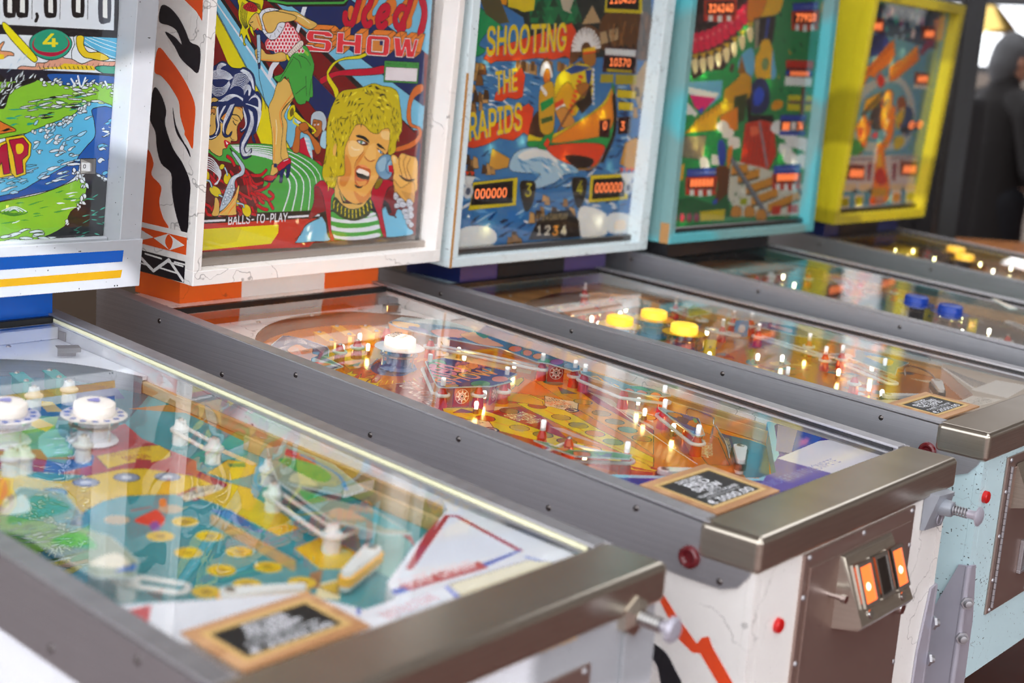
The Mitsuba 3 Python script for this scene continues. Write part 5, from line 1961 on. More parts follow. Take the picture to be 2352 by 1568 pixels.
ART['playfield_red'] = '''
P d97a16 22,60 560,60 560,1330 22,1330
P a82414 250,911 180,697 214,643 318,627 217,450 235,315 131,242 33,688
P c25a18 101,695 166,625 153,545 134,474 173,296 2,282 -26,569
p e2c414 175,690 226,660 226,301 157,669
P e2c414 226,660 214,640 214,615 209,556 217,487 238,412 250,325 214,308 201,384 182,476 164,555 180,622 156,668
C d8861c 2.2 179,651 194,581 213,484 230,337
p e2c414 297,656 352,691 371,676 365,626 343,548 316,478 273,341 235,315 263,449 281,538 295,598 309,644
C d8861c 2.2 337,653 314,564 269,435 250,325
p dd9420 446,717 472,717 511,697 479,647 436,569 412,504 374,412 288,352 322,420 359,522 395,609 426,675
C c8761c 2.4 430,647 412,582 384,502 336,385
p a82414 479,647 492,634 453,554 396,427 379,415 412,504 436,569
P d8b8a0 461,580 462,561 414,439 401,430
P e8cfa0 485,631 482,575 458,538 474,481 432,452 448,550
p e07a1c 350,696 450,748 446,717 395,609 385,646 371,672
p e2c414 404,739 447,750 435,736 393,715
P d8a898 255,530 267,512 253,424 247,464 250,505
P d8b090 239,635 259,650 282,635
p 3a4a6a 326,668 355,665 317,643
p 6a3a5a 458,675 454,631 430,644
p 7a4a50 170,661 198,669 204,642
p e8cfa0 340,609 390,650 397,621 410,601 407,591 374,567 352,575 348,602
T 2a2420 364 625 28.5 16.4 -17.5 1 50.000
T d86a2a 351 608 42.2 19.6 -21.4 1 SPECIAL
T 2a2420 352 595 31.0 12.6 -34.6 1 COUPLED TO
S 12142a 354,578 368,582 376,574 374,563 366,559 353,560 349,569
S e8cfa0 354,575 365,577 371,573 371,564 365,562 356,565 352,569
S 1a2050 358,576 367,575 367,567 360,565 355,569
T e8d8a0 234 592 47.2 18.0 2.8 1 1000 or
T e8d8a0 232 576 48.3 18.9 1.5 1 50,000
T e8d8a0 246 565 24.1 10.5 1.3 1 POINTS
T e8d8a0 237 554 38.4 11.4 1.0 1 WHEN LIT
p e8cfa0 145,626 155,625 190,605 160,563 153,572 145,593
T 3a3430 153 596 22.8 13.0 1.9 1 EXTRA
S 12142a 148,577 162,580 169,571 164,557 150,555 143,564
S e8cfa0 149,575 159,576 165,569 162,560 153,559 148,566
S 1a2050 151,574 162,572 159,562 151,563 149,569
O 1c1a1c 16.6 194,613
O b04414 15 194,613
O 1c1a1c 16.6 204,550
O b8a044 15 204,550
O 1c1a1c 16.6 210,507
O a08a34 15 210,507
O 1c1a1c 16.6 217,465
O a86a24 15 217,465
O 1c1a1c 16.6 223,422
O f0981c 15 223,422
O 1c1a1c 16.6 328,616
O 9a3018 15 328,616
O 1c1a1c 16.6 262,621
O 8a5a34 15 262,621
O 1c1a1c 16.6 313,553
O a89438 15 313,553
O 1c1a1c 16.6 303,509
O a89438 15 303,509
O 1c1a1c 16.6 292,467
O d88a4a 15 292,467
O 1c1a1c 16.6 282,424
O 8a9438 15 282,424
O 1c1a1c 16.6 422,592
O c89a3c 15 422,592
O 1c1a1c 16.6 395,532
O a8803c 15 395,532
O 1c1a1c 16.6 376,490
O 8a7a4c 15 376,490
O 1c1a1c 16.6 358,451
O 7a8a6a 15 358,451
O 1c1a1c 16.6 340,410
O c8702c 15 340,410
O 1c1a1c 17.6 449,478
O d8b41c 16 449,478
p d86a1c 467,375 459,343 351,254 323,274 364,319
T f0dca0 353 293 96.2 18.2 36.0 1 1.000 or 5.000
T f0dca0 367 294 69.8 11.9 33.6 1 POINTS WHEN LIT
P 14607a 485,359 509,278 355,186 321,207 391,275
P 1c3a6a 489,362 489,336 412,281 404,286
T e0c890 413 285 78.7 9.4 37.8 1 100 POINTS WHEN LIT
P a8641c 520,419 502,277 530,291 548,409
L caa02c 3 510,414 499,274
P b8501a 512,502 503,468 308,287 387,405
C e8c8b0 3 468,578 374,413 310,286
P a82414 181,356 176,341 235,278
P e2c414 194,348 189,333 235,278
P a82414 207,340 201,325 235,278
P e2c414 220,332 214,317 235,278
P a82414 233,324 227,309 235,278
P e2c414 246,316 241,301 235,278
P a82414 259,308 254,293 235,278
P c25a14 272,1056 368,909 154,685 133,747 185,939
P d84a14 221,902 222,904 206,903
P e8d020 318,869 316,868 343,851
P d84a14 199,853 199,854 155,826
P d84a14 202,870 203,872 169,855
P 3a7a2a 214,887 215,889 198,883
P d84a14 230,921 232,922 212,934
P f0e8c0 202,871 202,873 181,862
P e8d020 235,836 233,837 201,793
P f0e8c0 347,956 348,955 386,989
P 1c1a10 344,940 345,939 405,982
P e8d020 297,855 295,853 302,833
P e8a020 220,833 219,834 178,790
P 3a7a2a 321,869 319,867 332,861
P e8d020 200,852 200,853 176,837
P 3a7a2a 231,917 233,919 212,929
P e8d020 211,886 212,888 175,879
P d84a14 316,955 318,955 359,1011
P e8a020 330,888 328,887 360,886
P e8a020 355,931 355,929 409,959
P 3a7a2a 318,874 317,873 342,861
P d84a14 250,834 248,834 226,793
P f0e8c0 239,925 241,926 223,943
P 3a7a2a 272,837 270,836 264,811
P e8d020 201,878 202,880 165,866
P e8d020 204,870 204,872 186,862
P e8d020 230,834 229,834 206,806
P e8d020 210,850 209,851 173,824
P 1c1a10 312,861 310,859 329,839
P e8d020 201,858 201,860 161,836
P 1c1a10 214,888 215,890 168,881
P 3a7a2a 231,922 233,924 215,936
P f0e8c0 303,954 305,955 333,1005
P f0e8c0 311,859 309,857 327,836
P e8d020 344,892 343,891 378,894
P f0e8c0 300,856 298,854 310,828
P 3a7a2a 279,955 282,956 289,983
P d84a14 227,908 228,910 193,919
P 1c1a10 253,937 255,939 252,950
P e8a020 258,835 256,835 239,794
P e8a020 345,915 344,913 394,933
P e8d020 350,919 350,917 374,930
P e8d020 217,845 216,846 171,807
P 3a7a2a 248,831 246,830 223,786
P 1c1a10 244,834 242,834 221,798
P f0e8c0 285,846 283,844 283,817
P e8a020 243,932 244,933 240,942
P e8a020 350,916 349,914 391,931
P e8a020 294,959 297,959 317,1009
P d84a14 249,930 251,931 237,954
P e8d020 261,840 259,840 247,809
P e8a020 227,913 228,915 218,918
P f0e8c0 307,863 305,862 318,847
P 3a7a2a 353,940 354,939 404,973
P d84a14 307,859 304,857 318,838
P e8d020 207,881 208,883 189,876
P f0e8c0 277,946 279,947 284,964
P d84a14 285,953 288,954 298,987
P e8d020 341,949 341,948 394,994
P 1c1a10 220,902 221,904 205,904
P f0e8c0 329,876 327,874 340,871
P 3a7a2a 306,958 308,958 323,982
P d84a14 273,845 271,844 267,828
P 1c1a10 328,881 326,879 359,873
P e8d020 286,950 287,950 302,997
S 3a4a7a 248,932 291,947 327,941 319,902 268,862 234,868 223,897
p e2c414 166,880 198,904 177,886 189,874 163,859
p e2c414 160,856 188,869 172,855 183,844 156,836
p e2c414 158,834 178,841 162,827 161,806 148,812
p e2c414 175,916 195,923 182,912 189,903 169,896
P 8a1a18 167,835 234,828 182,721 127,679 133,747
T f0dcc8 209 836 129.4 37.0 -109.3 0 TOP SCORE
p d89a1c 215,972 252,990 332,989 256,940 198,933
P 2a6a2a 208,951 255,964 226,942
P caa01c 190,1021 294,1046 418,1000 307,963 229,977
P c8441c 268,667 369,666 332,632 300,649
p e0a81c 349,693 368,672 357,629 339,612 326,630 306,667
S 2a6a3a 467,717 489,712 485,684 463,684 455,700
P f2d8a0 450,943 501,772 480,758 417,914
'''
ART['apron_red'] = '''
P 8fd0e4 22,60 556,60 556,306 545,306 318,158 268,158 84,292 22,300
P 2a2c9a 26,60 556,60 556,292 538,288 316,146 268,146 80,280 26,286
P 1c55b8 542,263 595,220 448,180 430,215
P 9a94c0 548,287 556,255 425,193 413,213
P 5a48b0 409,203 417,83 288,57 230,135
P d23a9a 94,237 152,230 127,220 71,219
P ece9f0 381,192 529,201 603,181 582,110 395,85
P 101018 581,241 575,206 562,218
T 7a86d0 217 127 242.5 17.6 -0.3 0 IT IS MORE FUN TO COMPETE
'''
ART['plastic_name'] = '''
P 3a2a6a 261,817 308,819 328,779 343,719 349,684 308,668 302,655 243,648 223,658 168,679 160,688 165,699
s e07a9a 258,784 249,777 239,775 235,777 236,784 242,792 252,799 261,802 266,800 265,793
s 5aa87a 280,785 263,773 247,768 238,773 240,785 251,799 268,812 284,817 293,812 292,800
s d89a3c 297,742 283,732 268,730 259,734 259,744 268,756 283,766 297,769 306,765 306,754
s 4a8a3a 256,663 244,656 231,655 221,660 220,669 225,678 237,685 251,686 260,682 262,672
s 5a9a6a 208,730 199,723 190,719 186,721 188,728 196,737 206,745 215,749 219,747 216,740
s e0705a 308,668 297,663 286,662 278,666 276,674 282,682 292,688 304,689 312,685 314,677
s c87a3c 324,751 314,745 304,742 298,745 299,752 305,761 316,768 326,770 332,767 331,760
s d8a03c 199,681 192,678 183,678 176,681 174,687 177,693 184,697 193,697 200,694 202,688
s 6aa0c0 326,721 320,718 313,717 308,719 307,724 310,729 317,733 325,734 330,732 330,727
s e88aa0 257,785 250,780 242,778 238,780 239,785 243,791 251,797 258,799 262,797 262,791
T 1c1030 200 724 85.6 71.3 8.5 1 Red
T f08aa0 203 725 84.6 66.1 9.1 1 Red
T 1c1030 182 690 141.9 40.5 2.7 1 SHOW
T f08a5a 184 691 140.6 36.4 3.3 1 SHOW
'''
ART['plastic_arc'] = '''
P 2c6a8a 430,1077 451,1039 482,1005 510,958 519,926 507,817 509,715 501,664 471,643 453,646 453,699 443,719 458,818 436,857 417,905 402,951 381,1028
s e8806a 435,970 473,970 496,950 488,912 438,908 419,924
s f0a050 471,927 509,923 494,869 478,825 450,850 454,894
S 5a3a7a 422,922 443,913 436,890 415,906
S 3a8a4a 509,923 513,894 489,885
S f4c060 425,1058 451,1018 421,997 399,1027
S 3a4a8a 426,1015 437,983 408,955 402,992
s e8703a 496,797 484,790 472,787 465,791 465,799 472,808 484,815 496,818 504,814 504,806
s 4a9a6a 494,766 482,759 470,757 463,760 463,768 470,777 482,784 494,786 502,783 502,775
s e8803a 490,767 480,761 469,757 464,760 466,767 474,775 485,783 495,786 500,784 499,777
s e8903a 495,740 484,734 472,731 465,735 465,742 472,751 484,758 496,760 503,757 503,749
s 3a9a6a 476,712 464,706 453,704 446,708 445,715 453,724 464,730 476,733 483,729 483,722
s 8a3a8a 494,697 483,691 471,689 464,693 464,700 471,709 482,715 494,717 502,714 502,706
s 6aa0b8 494,667 482,661 471,660 464,663 463,670 471,679 482,685 494,687 501,683 501,676
'''
ART['plastic_right'] = '''
P 5a8a90 470,640 485,630 489,583 474,534 491,523 496,495 490,461 470,462 452,481 435,524 456,626
s 3a9a5a 470,531 488,522 482,500 471,510
s e8805a 438,523 458,527 452,511 433,509
s e8805a 449,505 469,509 463,492 443,491
s e8805a 461,484 481,488 475,472 455,470
C e8b04a 4 462,608 469,599 453,576 458,563 450,542
C 2a6a9a 4 476,606 457,569 462,551
L 5a2a7a 3 438,523 450,487 471,466
'''
ART['plastic_sling'] = '''
P 2a4a8a 408,431 411,409 416,358 345,301 325,300 326,311 396,421
P a8b4bc 407,429 411,409 405,393 392,405
s c87a4a 394,404 408,392 396,376 382,383
s c8703a 376,356 404,354 373,327 366,336
S 3a9a6a 405,362 410,359 394,346 389,348
S 1c2a5a 393,382 395,363 365,349 375,370
s d8a07a 394,342 345,301 333,299 369,330
P 6aa0c8 350,345 347,321 328,311 344,335
'''
ART['plastic_left'] = '''
P 4a8a5a 84,427 90,406 88,385 98,363 142,327 155,302 136,293 117,309 74,344 75,386
s e0704a 70,396 81,385 72,381
s d87a2a 84,383 100,374 86,368 78,375
P e8c8b0 85,402 105,395 87,386
s c8784a 93,359 109,344 91,332 80,343
P 1c4a7a 115,341 136,323 120,314 108,326
P 2a9a5a 114,339 128,328 115,327
'''
ART['plastic_face'] = '''
P 48567a 82,1025 89,1015 149,1059 163,1055 172,1023 170,965 159,946 119,907 103,847 102,892 100,951 59,1029
P 48567a 72,918 103,847 88,827 47,831 61,890
s eea070 92,978 133,1001 130,972 139,968 117,943 118,930 94,919 77,904 80,937
H e0dcd8 48567a 1 8 149,1049 166,1048 168,1028 156,1002 | 108,1006 134,1019 143,1008 149,994
H e0dcd8 48567a 1 7 98,999 119,1001 122,988 93,942 | 71,988 88,986 90,967 76,939
H e0dcd8 48567a 1 5 160,1007 163,981 161,957 | 148,988 146,965 133,935
C 100c0c 0.8 115,967 116,958 124,960
S e86a5a 79,898 91,892 99,876 80,875
'''
ART['playfield_surf'] = '''
P 2f8f96 22,60 556,60 556,1330 22,1330
P 1c5a66 372,1158 644,1021 436,835 347,907 234,906
P 20306a 475,1033 536,1012 506,937 438,964
P dcb70c 388,990 404,972 392,923 372,934
P 5aa04a 274,934 348,929 373,906 340,863 231,859
P dcb70c 320,909 346,921 347,876 323,855 320,874
S 7cc4d8 303,842 337,860 348,841 305,771 286,767 263,769
P a82a30 211,843 277,796 267,763 294,750 355,775 377,749 306,645 174,777
P 2a6ab0 265,760 293,739 341,763 299,709 247,704 234,719
P a82a30 335,815 436,835 417,767 424,653 381,596 308,666
p dcb70c 324,737 397,738 420,732 417,702 404,685 339,693 309,688
T 9a4a10 338 724 67.6 13.6 -3.4 0 WHEN LIT SCORES
T a03018 346 700 38.6 17.5 -5.0 1 SPECIAL
P e0dcd8 257,872 284,895 295,871 279,847 249,848
p dcb70c 173,785 206,727 215,688 242,675 279,678 323,677 372,651 397,601 418,528 398,503 357,521 325,566 294,583 266,595 237,593 199,575 163,526 125,509 116,515 117,577 115,682
P e0c46a 185,761 222,687 231,657 172,577 159,572 164,598 169,664 154,705
P 3a8a5a 91,595 114,565 112,525 104,496 114,450 93,459 72,521
S 2f8f96 183,556 203,572 216,572 156,481 160,514
P a82a30 361,701 402,665 404,562 387,543 385,607 342,674
p d8ccb0 330,562 361,574 393,565 389,549 334,538 320,540
L a82a30 5 325,561 361,571
L a82a30 5 330,537 390,545
T 4a4438 334 552 50.2 11.9 4.6 1 SCORE ADVANCE
p dcb70c 464,636 483,601 466,576 443,571 414,570 408,608
P 2a7a3a 453,623 475,614 465,600 447,611
P 4fa8c0 476,593 500,607 429,524 402,502 410,522
P dcb70c 398,554 401,499 394,435 387,411 345,438 349,525 341,537
P dcb70c 411,737 417,717 407,690 395,681 370,680
P e0c088 487,675 487,603 477,600 474,663
P b07a30 480,892 587,873 568,619 567,499 518,454 519,529 531,666 542,834
P dcb70c 341,544 386,524 386,455 380,394 343,388 346,449 347,510
P dcb70c 334,349 388,358 386,299 339,273 318,288
P 2a6aa8 328,501 349,487 337,400 325,423
P c04a4a 400,289 446,319 442,299 395,270
P 7ab8b0 395,285 475,356 464,284 367,222 366,247
P a82a30 486,378 478,298 454,267 468,297
P e4d8a8 291,258 319,255 280,213 261,233
p dcb70c 284,250 312,250 287,225
P 9a6a3a 301,285 321,285 284,250 271,252
P c8a480 554,530 539,357 593,366 683,452
O 2c3a5a 17 205,649
O 8a94aa 15 205,649
O d8dce4 7 205,649
O 2c3a5a 17 160,627
O 8a94aa 15 160,627
O d8dce4 7 160,627
O 2c3a5a 17 257,659
O 8a94aa 15 257,659
O d8dce4 7 257,659
O 2c3a5a 17 310,648
O 8a94aa 15 310,648
O d8dce4 7 310,648
O 2c3a5a 17 355,623
O 8a94aa 15 355,623
O d8dce4 7 355,623
O dcb70c 16 280,485
O b08a0a 6 280,485
O dcb70c 16 229,464
O b08a0a 6 229,464
O dcb70c 16 226,407
O b08a0a 6 226,407
O dcb70c 16 276,433
O b08a0a 6 276,433
O dcb70c 16 275,377
O b08a0a 6 275,377
O dcb70c 16 274,325
O b08a0a 6 274,325
O dcb70c 16 226,347
O b08a0a 6 226,347
O dcb70c 16 277,271
O b08a0a 6 277,271
O dcb70c 16 225,301
O b08a0a 6 225,301
O dcb70c 16 178,311
O b08a0a 6 178,311
O b8a88a 15 217,533
O b8a88a 15 290,528
S d83a2a 264,533 275,534 264,503 244,486 238,497 232,520
S 6a4aa0 242,502 253,503 241,481 230,481
S e0822a 299,562 305,558 291,539 285,543
P 8a3a3a 249,551 277,548 273,543 245,546
S dcb70c 175,733 196,742 163,675 142,650 128,651
S e89020 168,721 181,721 160,678 143,661 134,663
'''
ART['apron_surf'] = '''
P e6e8ee 22,60 556,60 556,330 530,290 404,228 311,175 290,140 245,140 217,209 144,245 30,300 22,310
L b02a3a 7 356,187 493,274
P b83a44 315,162 393,162 376,146 311,152
L 3a5ab8 5 251,157 266,153 310,157
L 3a5ab8 4 249,153 231,135
L b02a3a 7 361,189 514,276 524,269 505,148
P 3a5ab8 254,159 299,155 319,158 443,151 510,152 501,148 439,142 312,146 249,151
P b83a44 316,160 440,157 435,138 318,147
T f0d8dc 322 153 109.9 19.7 -3.4 1 SURF CHAMP
L 5a78c8 5 496,135 511,86 539,86
p e8dfc0 364,132 491,125 509,106 502,79 347,84
L 5a6ac8 5 357,131 340,86
T c04a5a 248 109 81.7 14.9 3.2 0 INSTRUCTIONS
T 3a5a98 249 82 50.0 12.8 4.0 0 2 PLAYERS
P c83a44 49,276 79,273 50,238 47,250
'''
ART['playfield_rapids'] = '''
P b8702c 22,60 556,60 556,1330 22,1330
R 41 170 0 c8621c+e0a03c+2a6a8a+8a2a1c+e8c060+1c3a5a+d8d0b0+3a7a5a+a83a1c 20,70 8,26 90,90 | 30,240 540,240 540,1180 30,1180
O e8b040 14 110,420
O e8b040 14 150,401
O c8d8e0 14 190,363
O c8d8e0 14 230,340
O c8d8e0 14 270,353
O e8b040 14 310,391
O e8e0c0 14 350,418
O e8b040 14 390,410
O e8e0c0 14 430,374
'''
ART['apron_rapids'] = '''
P cbbfae 22,60 556,60 556,322 512,306 340,165 280,160 60,290 22,300
L 8a8a8a 2 513,297 403,200
L 8a8a8a 2 510,291 407,195
L 8a8a8a 2 506,285 410,191
L 8a8a8a 2 503,280 414,186
L 8a8a8a 2 499,274 418,182
L 8a8a8a 2 496,268 422,177
L 8a8a8a 2 492,263 426,173
L 8a8a8a 2 489,257 429,169
L 8a8a8a 2 485,252 433,164
L 8a8a8a 2 482,246 437,160
L 8a8a8a 2 479,241 441,155
L 8a8a8a 2 475,235 444,151
L f0ece4 6 507,300 394,187
P efeae0 377,186 511,192 526,142 495,130 379,117
P ede6d8 278,164 326,169 360,117 236,125
T a0988a 278 138 58.8 16.2 -6.7 0 2 PLAYERS
T a0988a 264 129 66.2 13.7 -5.4 0 INSERT COIN
'''
ART['playfield_train'] = '''
P 20303a 22,60 556,60 556,1330 22,1330
R 23 130 0 2a6a4a+c8742c+1c4a5a+3a3a44+a83a2c+6a8a9a+142a4a 20,80 8,28 90,90 | 30,240 540,240 540,1260 30,1260
'''
ART['playfield_wheel'] = '''
P 7a5a1c 22,60 556,60 556,1330 22,1330
R 24 130 0 c8902c+e8c03c+a84a1c+3a5a2c+8a2a1c+e0a040 20,80 8,28 90,90 | 30,240 540,240 540,1260 30,1260
'''
ART['flames'] = '''
P e2521c 63,476 16,480 15,446 31,460
S 17141a 124,461 103,461 76,446 56,426 42,409 16,401 17,362 38,367 65,380 82,397 110,419 83,413 64,403 79,424 100,431 127,435
P 17141a 16,399 17,362 49,372 36,404
S e2521c 126,391 96,377 63,354 38,331 20,304 20,262 21,234 38,253 57,283 64,308 87,329 114,345 133,351
P e2521c 20,304 21,234 44,255 37,328
S 17141a 133,322 112,313 96,288 97,265 73,228 45,206 22,176 21,140 22,91 37,89 58,123 69,155 74,184 102,197 116,222 122,248 140,272
P 17141a 22,174 22,91 40,91 59,130
S 17141a 79,297 68,268 48,245 31,231 25,219 42,236 64,253 74,274
S e2521c 139,215 123,194 127,173 99,157 102,129 89,104 73,89 109,87 165,91 170,166 151,203
P e2521c 198,81 153,79 22,81 22,51 195,47
P ece7e2 112,64 73,79 27,67 66,51
P ece7e2 196,64 163,75 112,65 161,49
S e2521c 72,78 59,68 67,52 80,63
P ece7e2 198,88 153,86 23,90 23,81 152,77 197,78
P 17141a 194,37 152,36 23,39 23,2 149,-2 191,-2
L e8e4e0 6 160,29 108,6 67,34 24,4
L e8e4e0 3 135,32 86,32
L e8e4e0 3 159,13 125,13
L e8e4e0 3 53,33 23,34
L e8e4e0 3 92,15 44,15
L e8e4e0 3 69,30 27,30
'''
ART['stripes'] = '''
P 0a55b0 -507,60 -279,64 -35,63 -36,44 -278,44 -506,43
P f2b81c -506,29 -278,29 -35,30 -37,17 -277,17 -506,16
O 1a1420 1.8 -22,161
O 1a1420 1.2 -47,4
O 1a1420 1.2 -42,4
O 1a1420 0.8 -27,308
O 1a1420 0.6 -26,49
O 1a1420 1 -169,38
O 1a1420 1 -112,4
'''
ART['triangles'] = '''
P f0b01c 195,877 286,875 287,851 223,869
P 0a4aa0 297,871 392,872 364,851 299,852
P f0b01c 362,851 412,862 427,850
'''
ART['flash'] = '''
P e4491c 139,796 106,765 73,739 67,749 57,754 50,742 11,701 32,693 67,728 78,725 99,735 137,781
S 16141a 147,719 138,718 117,711 102,695 87,673 114,657 128,688 143,701
'''
ART['star'] = '''
S 0a4ab0 43,613 46,596 56,585 55,570 44,554 29,559 33,612
P 14121a 61,554 43,546 61,539
P 0a4ab0 64,532 38,537 37,504 53,501 64,517
O c4dde2 7 60,516
O c4dde2 6 39,522
'''

# ------------------------------------------------------------------ the room
def struct(key, mesh, bsdf, label=None):
    obj(key, mesh, bsdf, kind='structure', label=label)
struct('floor', box(-3.5, 12, -3.7, 6, -0.05, 0), 'floor_red')
struct('ceiling', join(box(1.4, 4.6, -3.7, 6, 4.6, 4.7), box(4.6, 8.0, -3.7, 0.0, 4.6, 4.7), box(4.6, 8.0, 3.4, 6, 4.6, 4.7), box(8.0, 12, -3.7, 6, 4.6, 4.7), box(-3.5, 1.4, 0.4, 6, 4.6, 4.7), box(-3.5, 1.4, -3.7, -3.0, 4.6, 4.7), *[box(x - 0.05, x + 0.05, -3.0, 0.4, 4.6, 4.7) for x in (-3.45, -1.9, -0.3)]), 'ceiling_board')
struct('wall_back', box(-3.5, 4.6, 2.6, 2.75, 0, 4.6), 'wall_dark')
spans = [(-3.4, -2.7), (-2.5, -2.0), (2.3, 4.4)]
low_, high_ = (1.45, 1.45, 1.6), (3.2, 3.2, 2.2)
edges = [-3.7] + [v for s in spans for v in s] + [6]
bay = [box(9.9, 10.05, -3.7, 6, 0, 1.45), box(9.9, 10.05, -3.7, 6, 3.2, 4.6)] + [box(9.9, 10.05, a, b, 1.45, 3.2) for a, b in zip(edges[::2], edges[1::2])]
bay += [box(9.9, 10.05, 2.3, 4.4, 1.45, 1.6), box(9.9, 10.05, 2.3, 4.4, 2.2, 3.2)]
struct('wall_right', join(*bay), 'wall_plaster')
for i, (y, y1) in enumerate(spans):
    lo, hi = low_[i], high_[i]
    struct(f'window_{i + 1}', join(*[box(9.93, 9.98, a, b, c, d) for a, b, c, d in ((y, y + 0.06, lo, hi), (y1 - 0.06, y1, lo, hi), (y + 0.06, y1 - 0.06, lo, lo + 0.06), (y + 0.06, y1 - 0.06, hi - 0.06, hi))]), 'frame_dark')
    obj(f'window_{i + 1}__pane', box(9.95, 9.955, y + 0.06, y1 - 0.06, lo + 0.06, hi - 0.06), 'glass_sheet', smooth=False)
posts = [box(x - 0.05, x + 0.05, -3.7, -3.6, 0.35, 4.3) for x in (-3.4, -2.1, -0.8)]
struct('wall_front', join(box(-3.5, 12, -3.7, -3.6, 0, 0.35), box(-3.5, 12, -3.7, -3.6, 3.6, 4.6), box(0.4, 12, -3.7, -3.6, 0.35, 3.6), *posts), 'wall_plaster')
posts = [box(-3.5, -3.4, y - 0.05, y + 0.05, 0.35, 4.3) for y in np.arange(-3.5, 2.7, 1.5)]
struct('wall_left', join(box(-3.5, -3.4, -3.6, 2.6, 0, 0.35), box(-3.5, -3.4, -3.6, 2.6, 4.3, 4.6), *posts), 'frame_dark')

# ------------------------------------------------------------------ pinball machines
MACHINE = {0: (-0.7368, 0.0323, 0.0022, 0.8971, 0.0670), 1: (0, 0, 0, 0.9, 0.0632), 2: (0.6975, -0.0027, -0.0135, 0.9194, 0.0390),
           3: (1.3870, -0.0258, 0.0092, 0.9317, 0.0592), 4: (2.3572, -0.0142, -0.0077, 0.9148, 0.0587)}
FIELD = {0: (0.853, 0.051), 1: (0.856, 0.047), 2: (0.875, 0.023), 3: (0.888, 0.043), 4: (0.871, 0.043)}
HEAD = {0: (-0.0869, 1.1502, 1.0351, -0.0967, -0.0197, 0.66), 1: (0.0209, 1.1451, 1.0254, -0.0473, 0.0307, 0.641), 2: (0.6803, 1.1541, 1.0118, -0.0322, -0.0093, 0.7055),
        3: (1.4085, 1.0981, 1.0307, -0.0001, -0.0122, 0.7124), 4: (2.3711, 1.1555, 1.0284, -0.0713, 0.0040, 0.645)}
W, LEN = 0.58, 1.40

def machine_frame(k):
    x, y, r, z, a = MACHINE[k]
    return T().translate([x, y, 0]).rotate([0, 0, 1], math.degrees(r))

def field_frame(k, h=0.0):
    z, s = FIELD[k]
    return machine_frame(k) @ T().translate([0, 0, z + h]).rotate([1, 0, 0], math.degrees(math.atan(s)))

def head_frame(k):
    x, y, z, hp, hr, w = HEAD[k]
    M = T().translate([x, y, z]).rotate([0, 0, 1], math.degrees(hr)).rotate([1, 0, 0], -math.degrees(hp))
    return M @ T().translate([-w, 0, 0]) if k == 0 else M

PLY = {}
def shared(name, make, bsdf, **kw):
    if name not in PLY:
        PLY[name] = mikit.ply(make(), bsdf, **kw)
    return PLY[name]

def at(M, x, y, z=0.0, rz=0.0, s=1.0):
    A = M @ T().translate([x, y, z])
    return A.rotate([0, 0, 1], rz) if rz else A

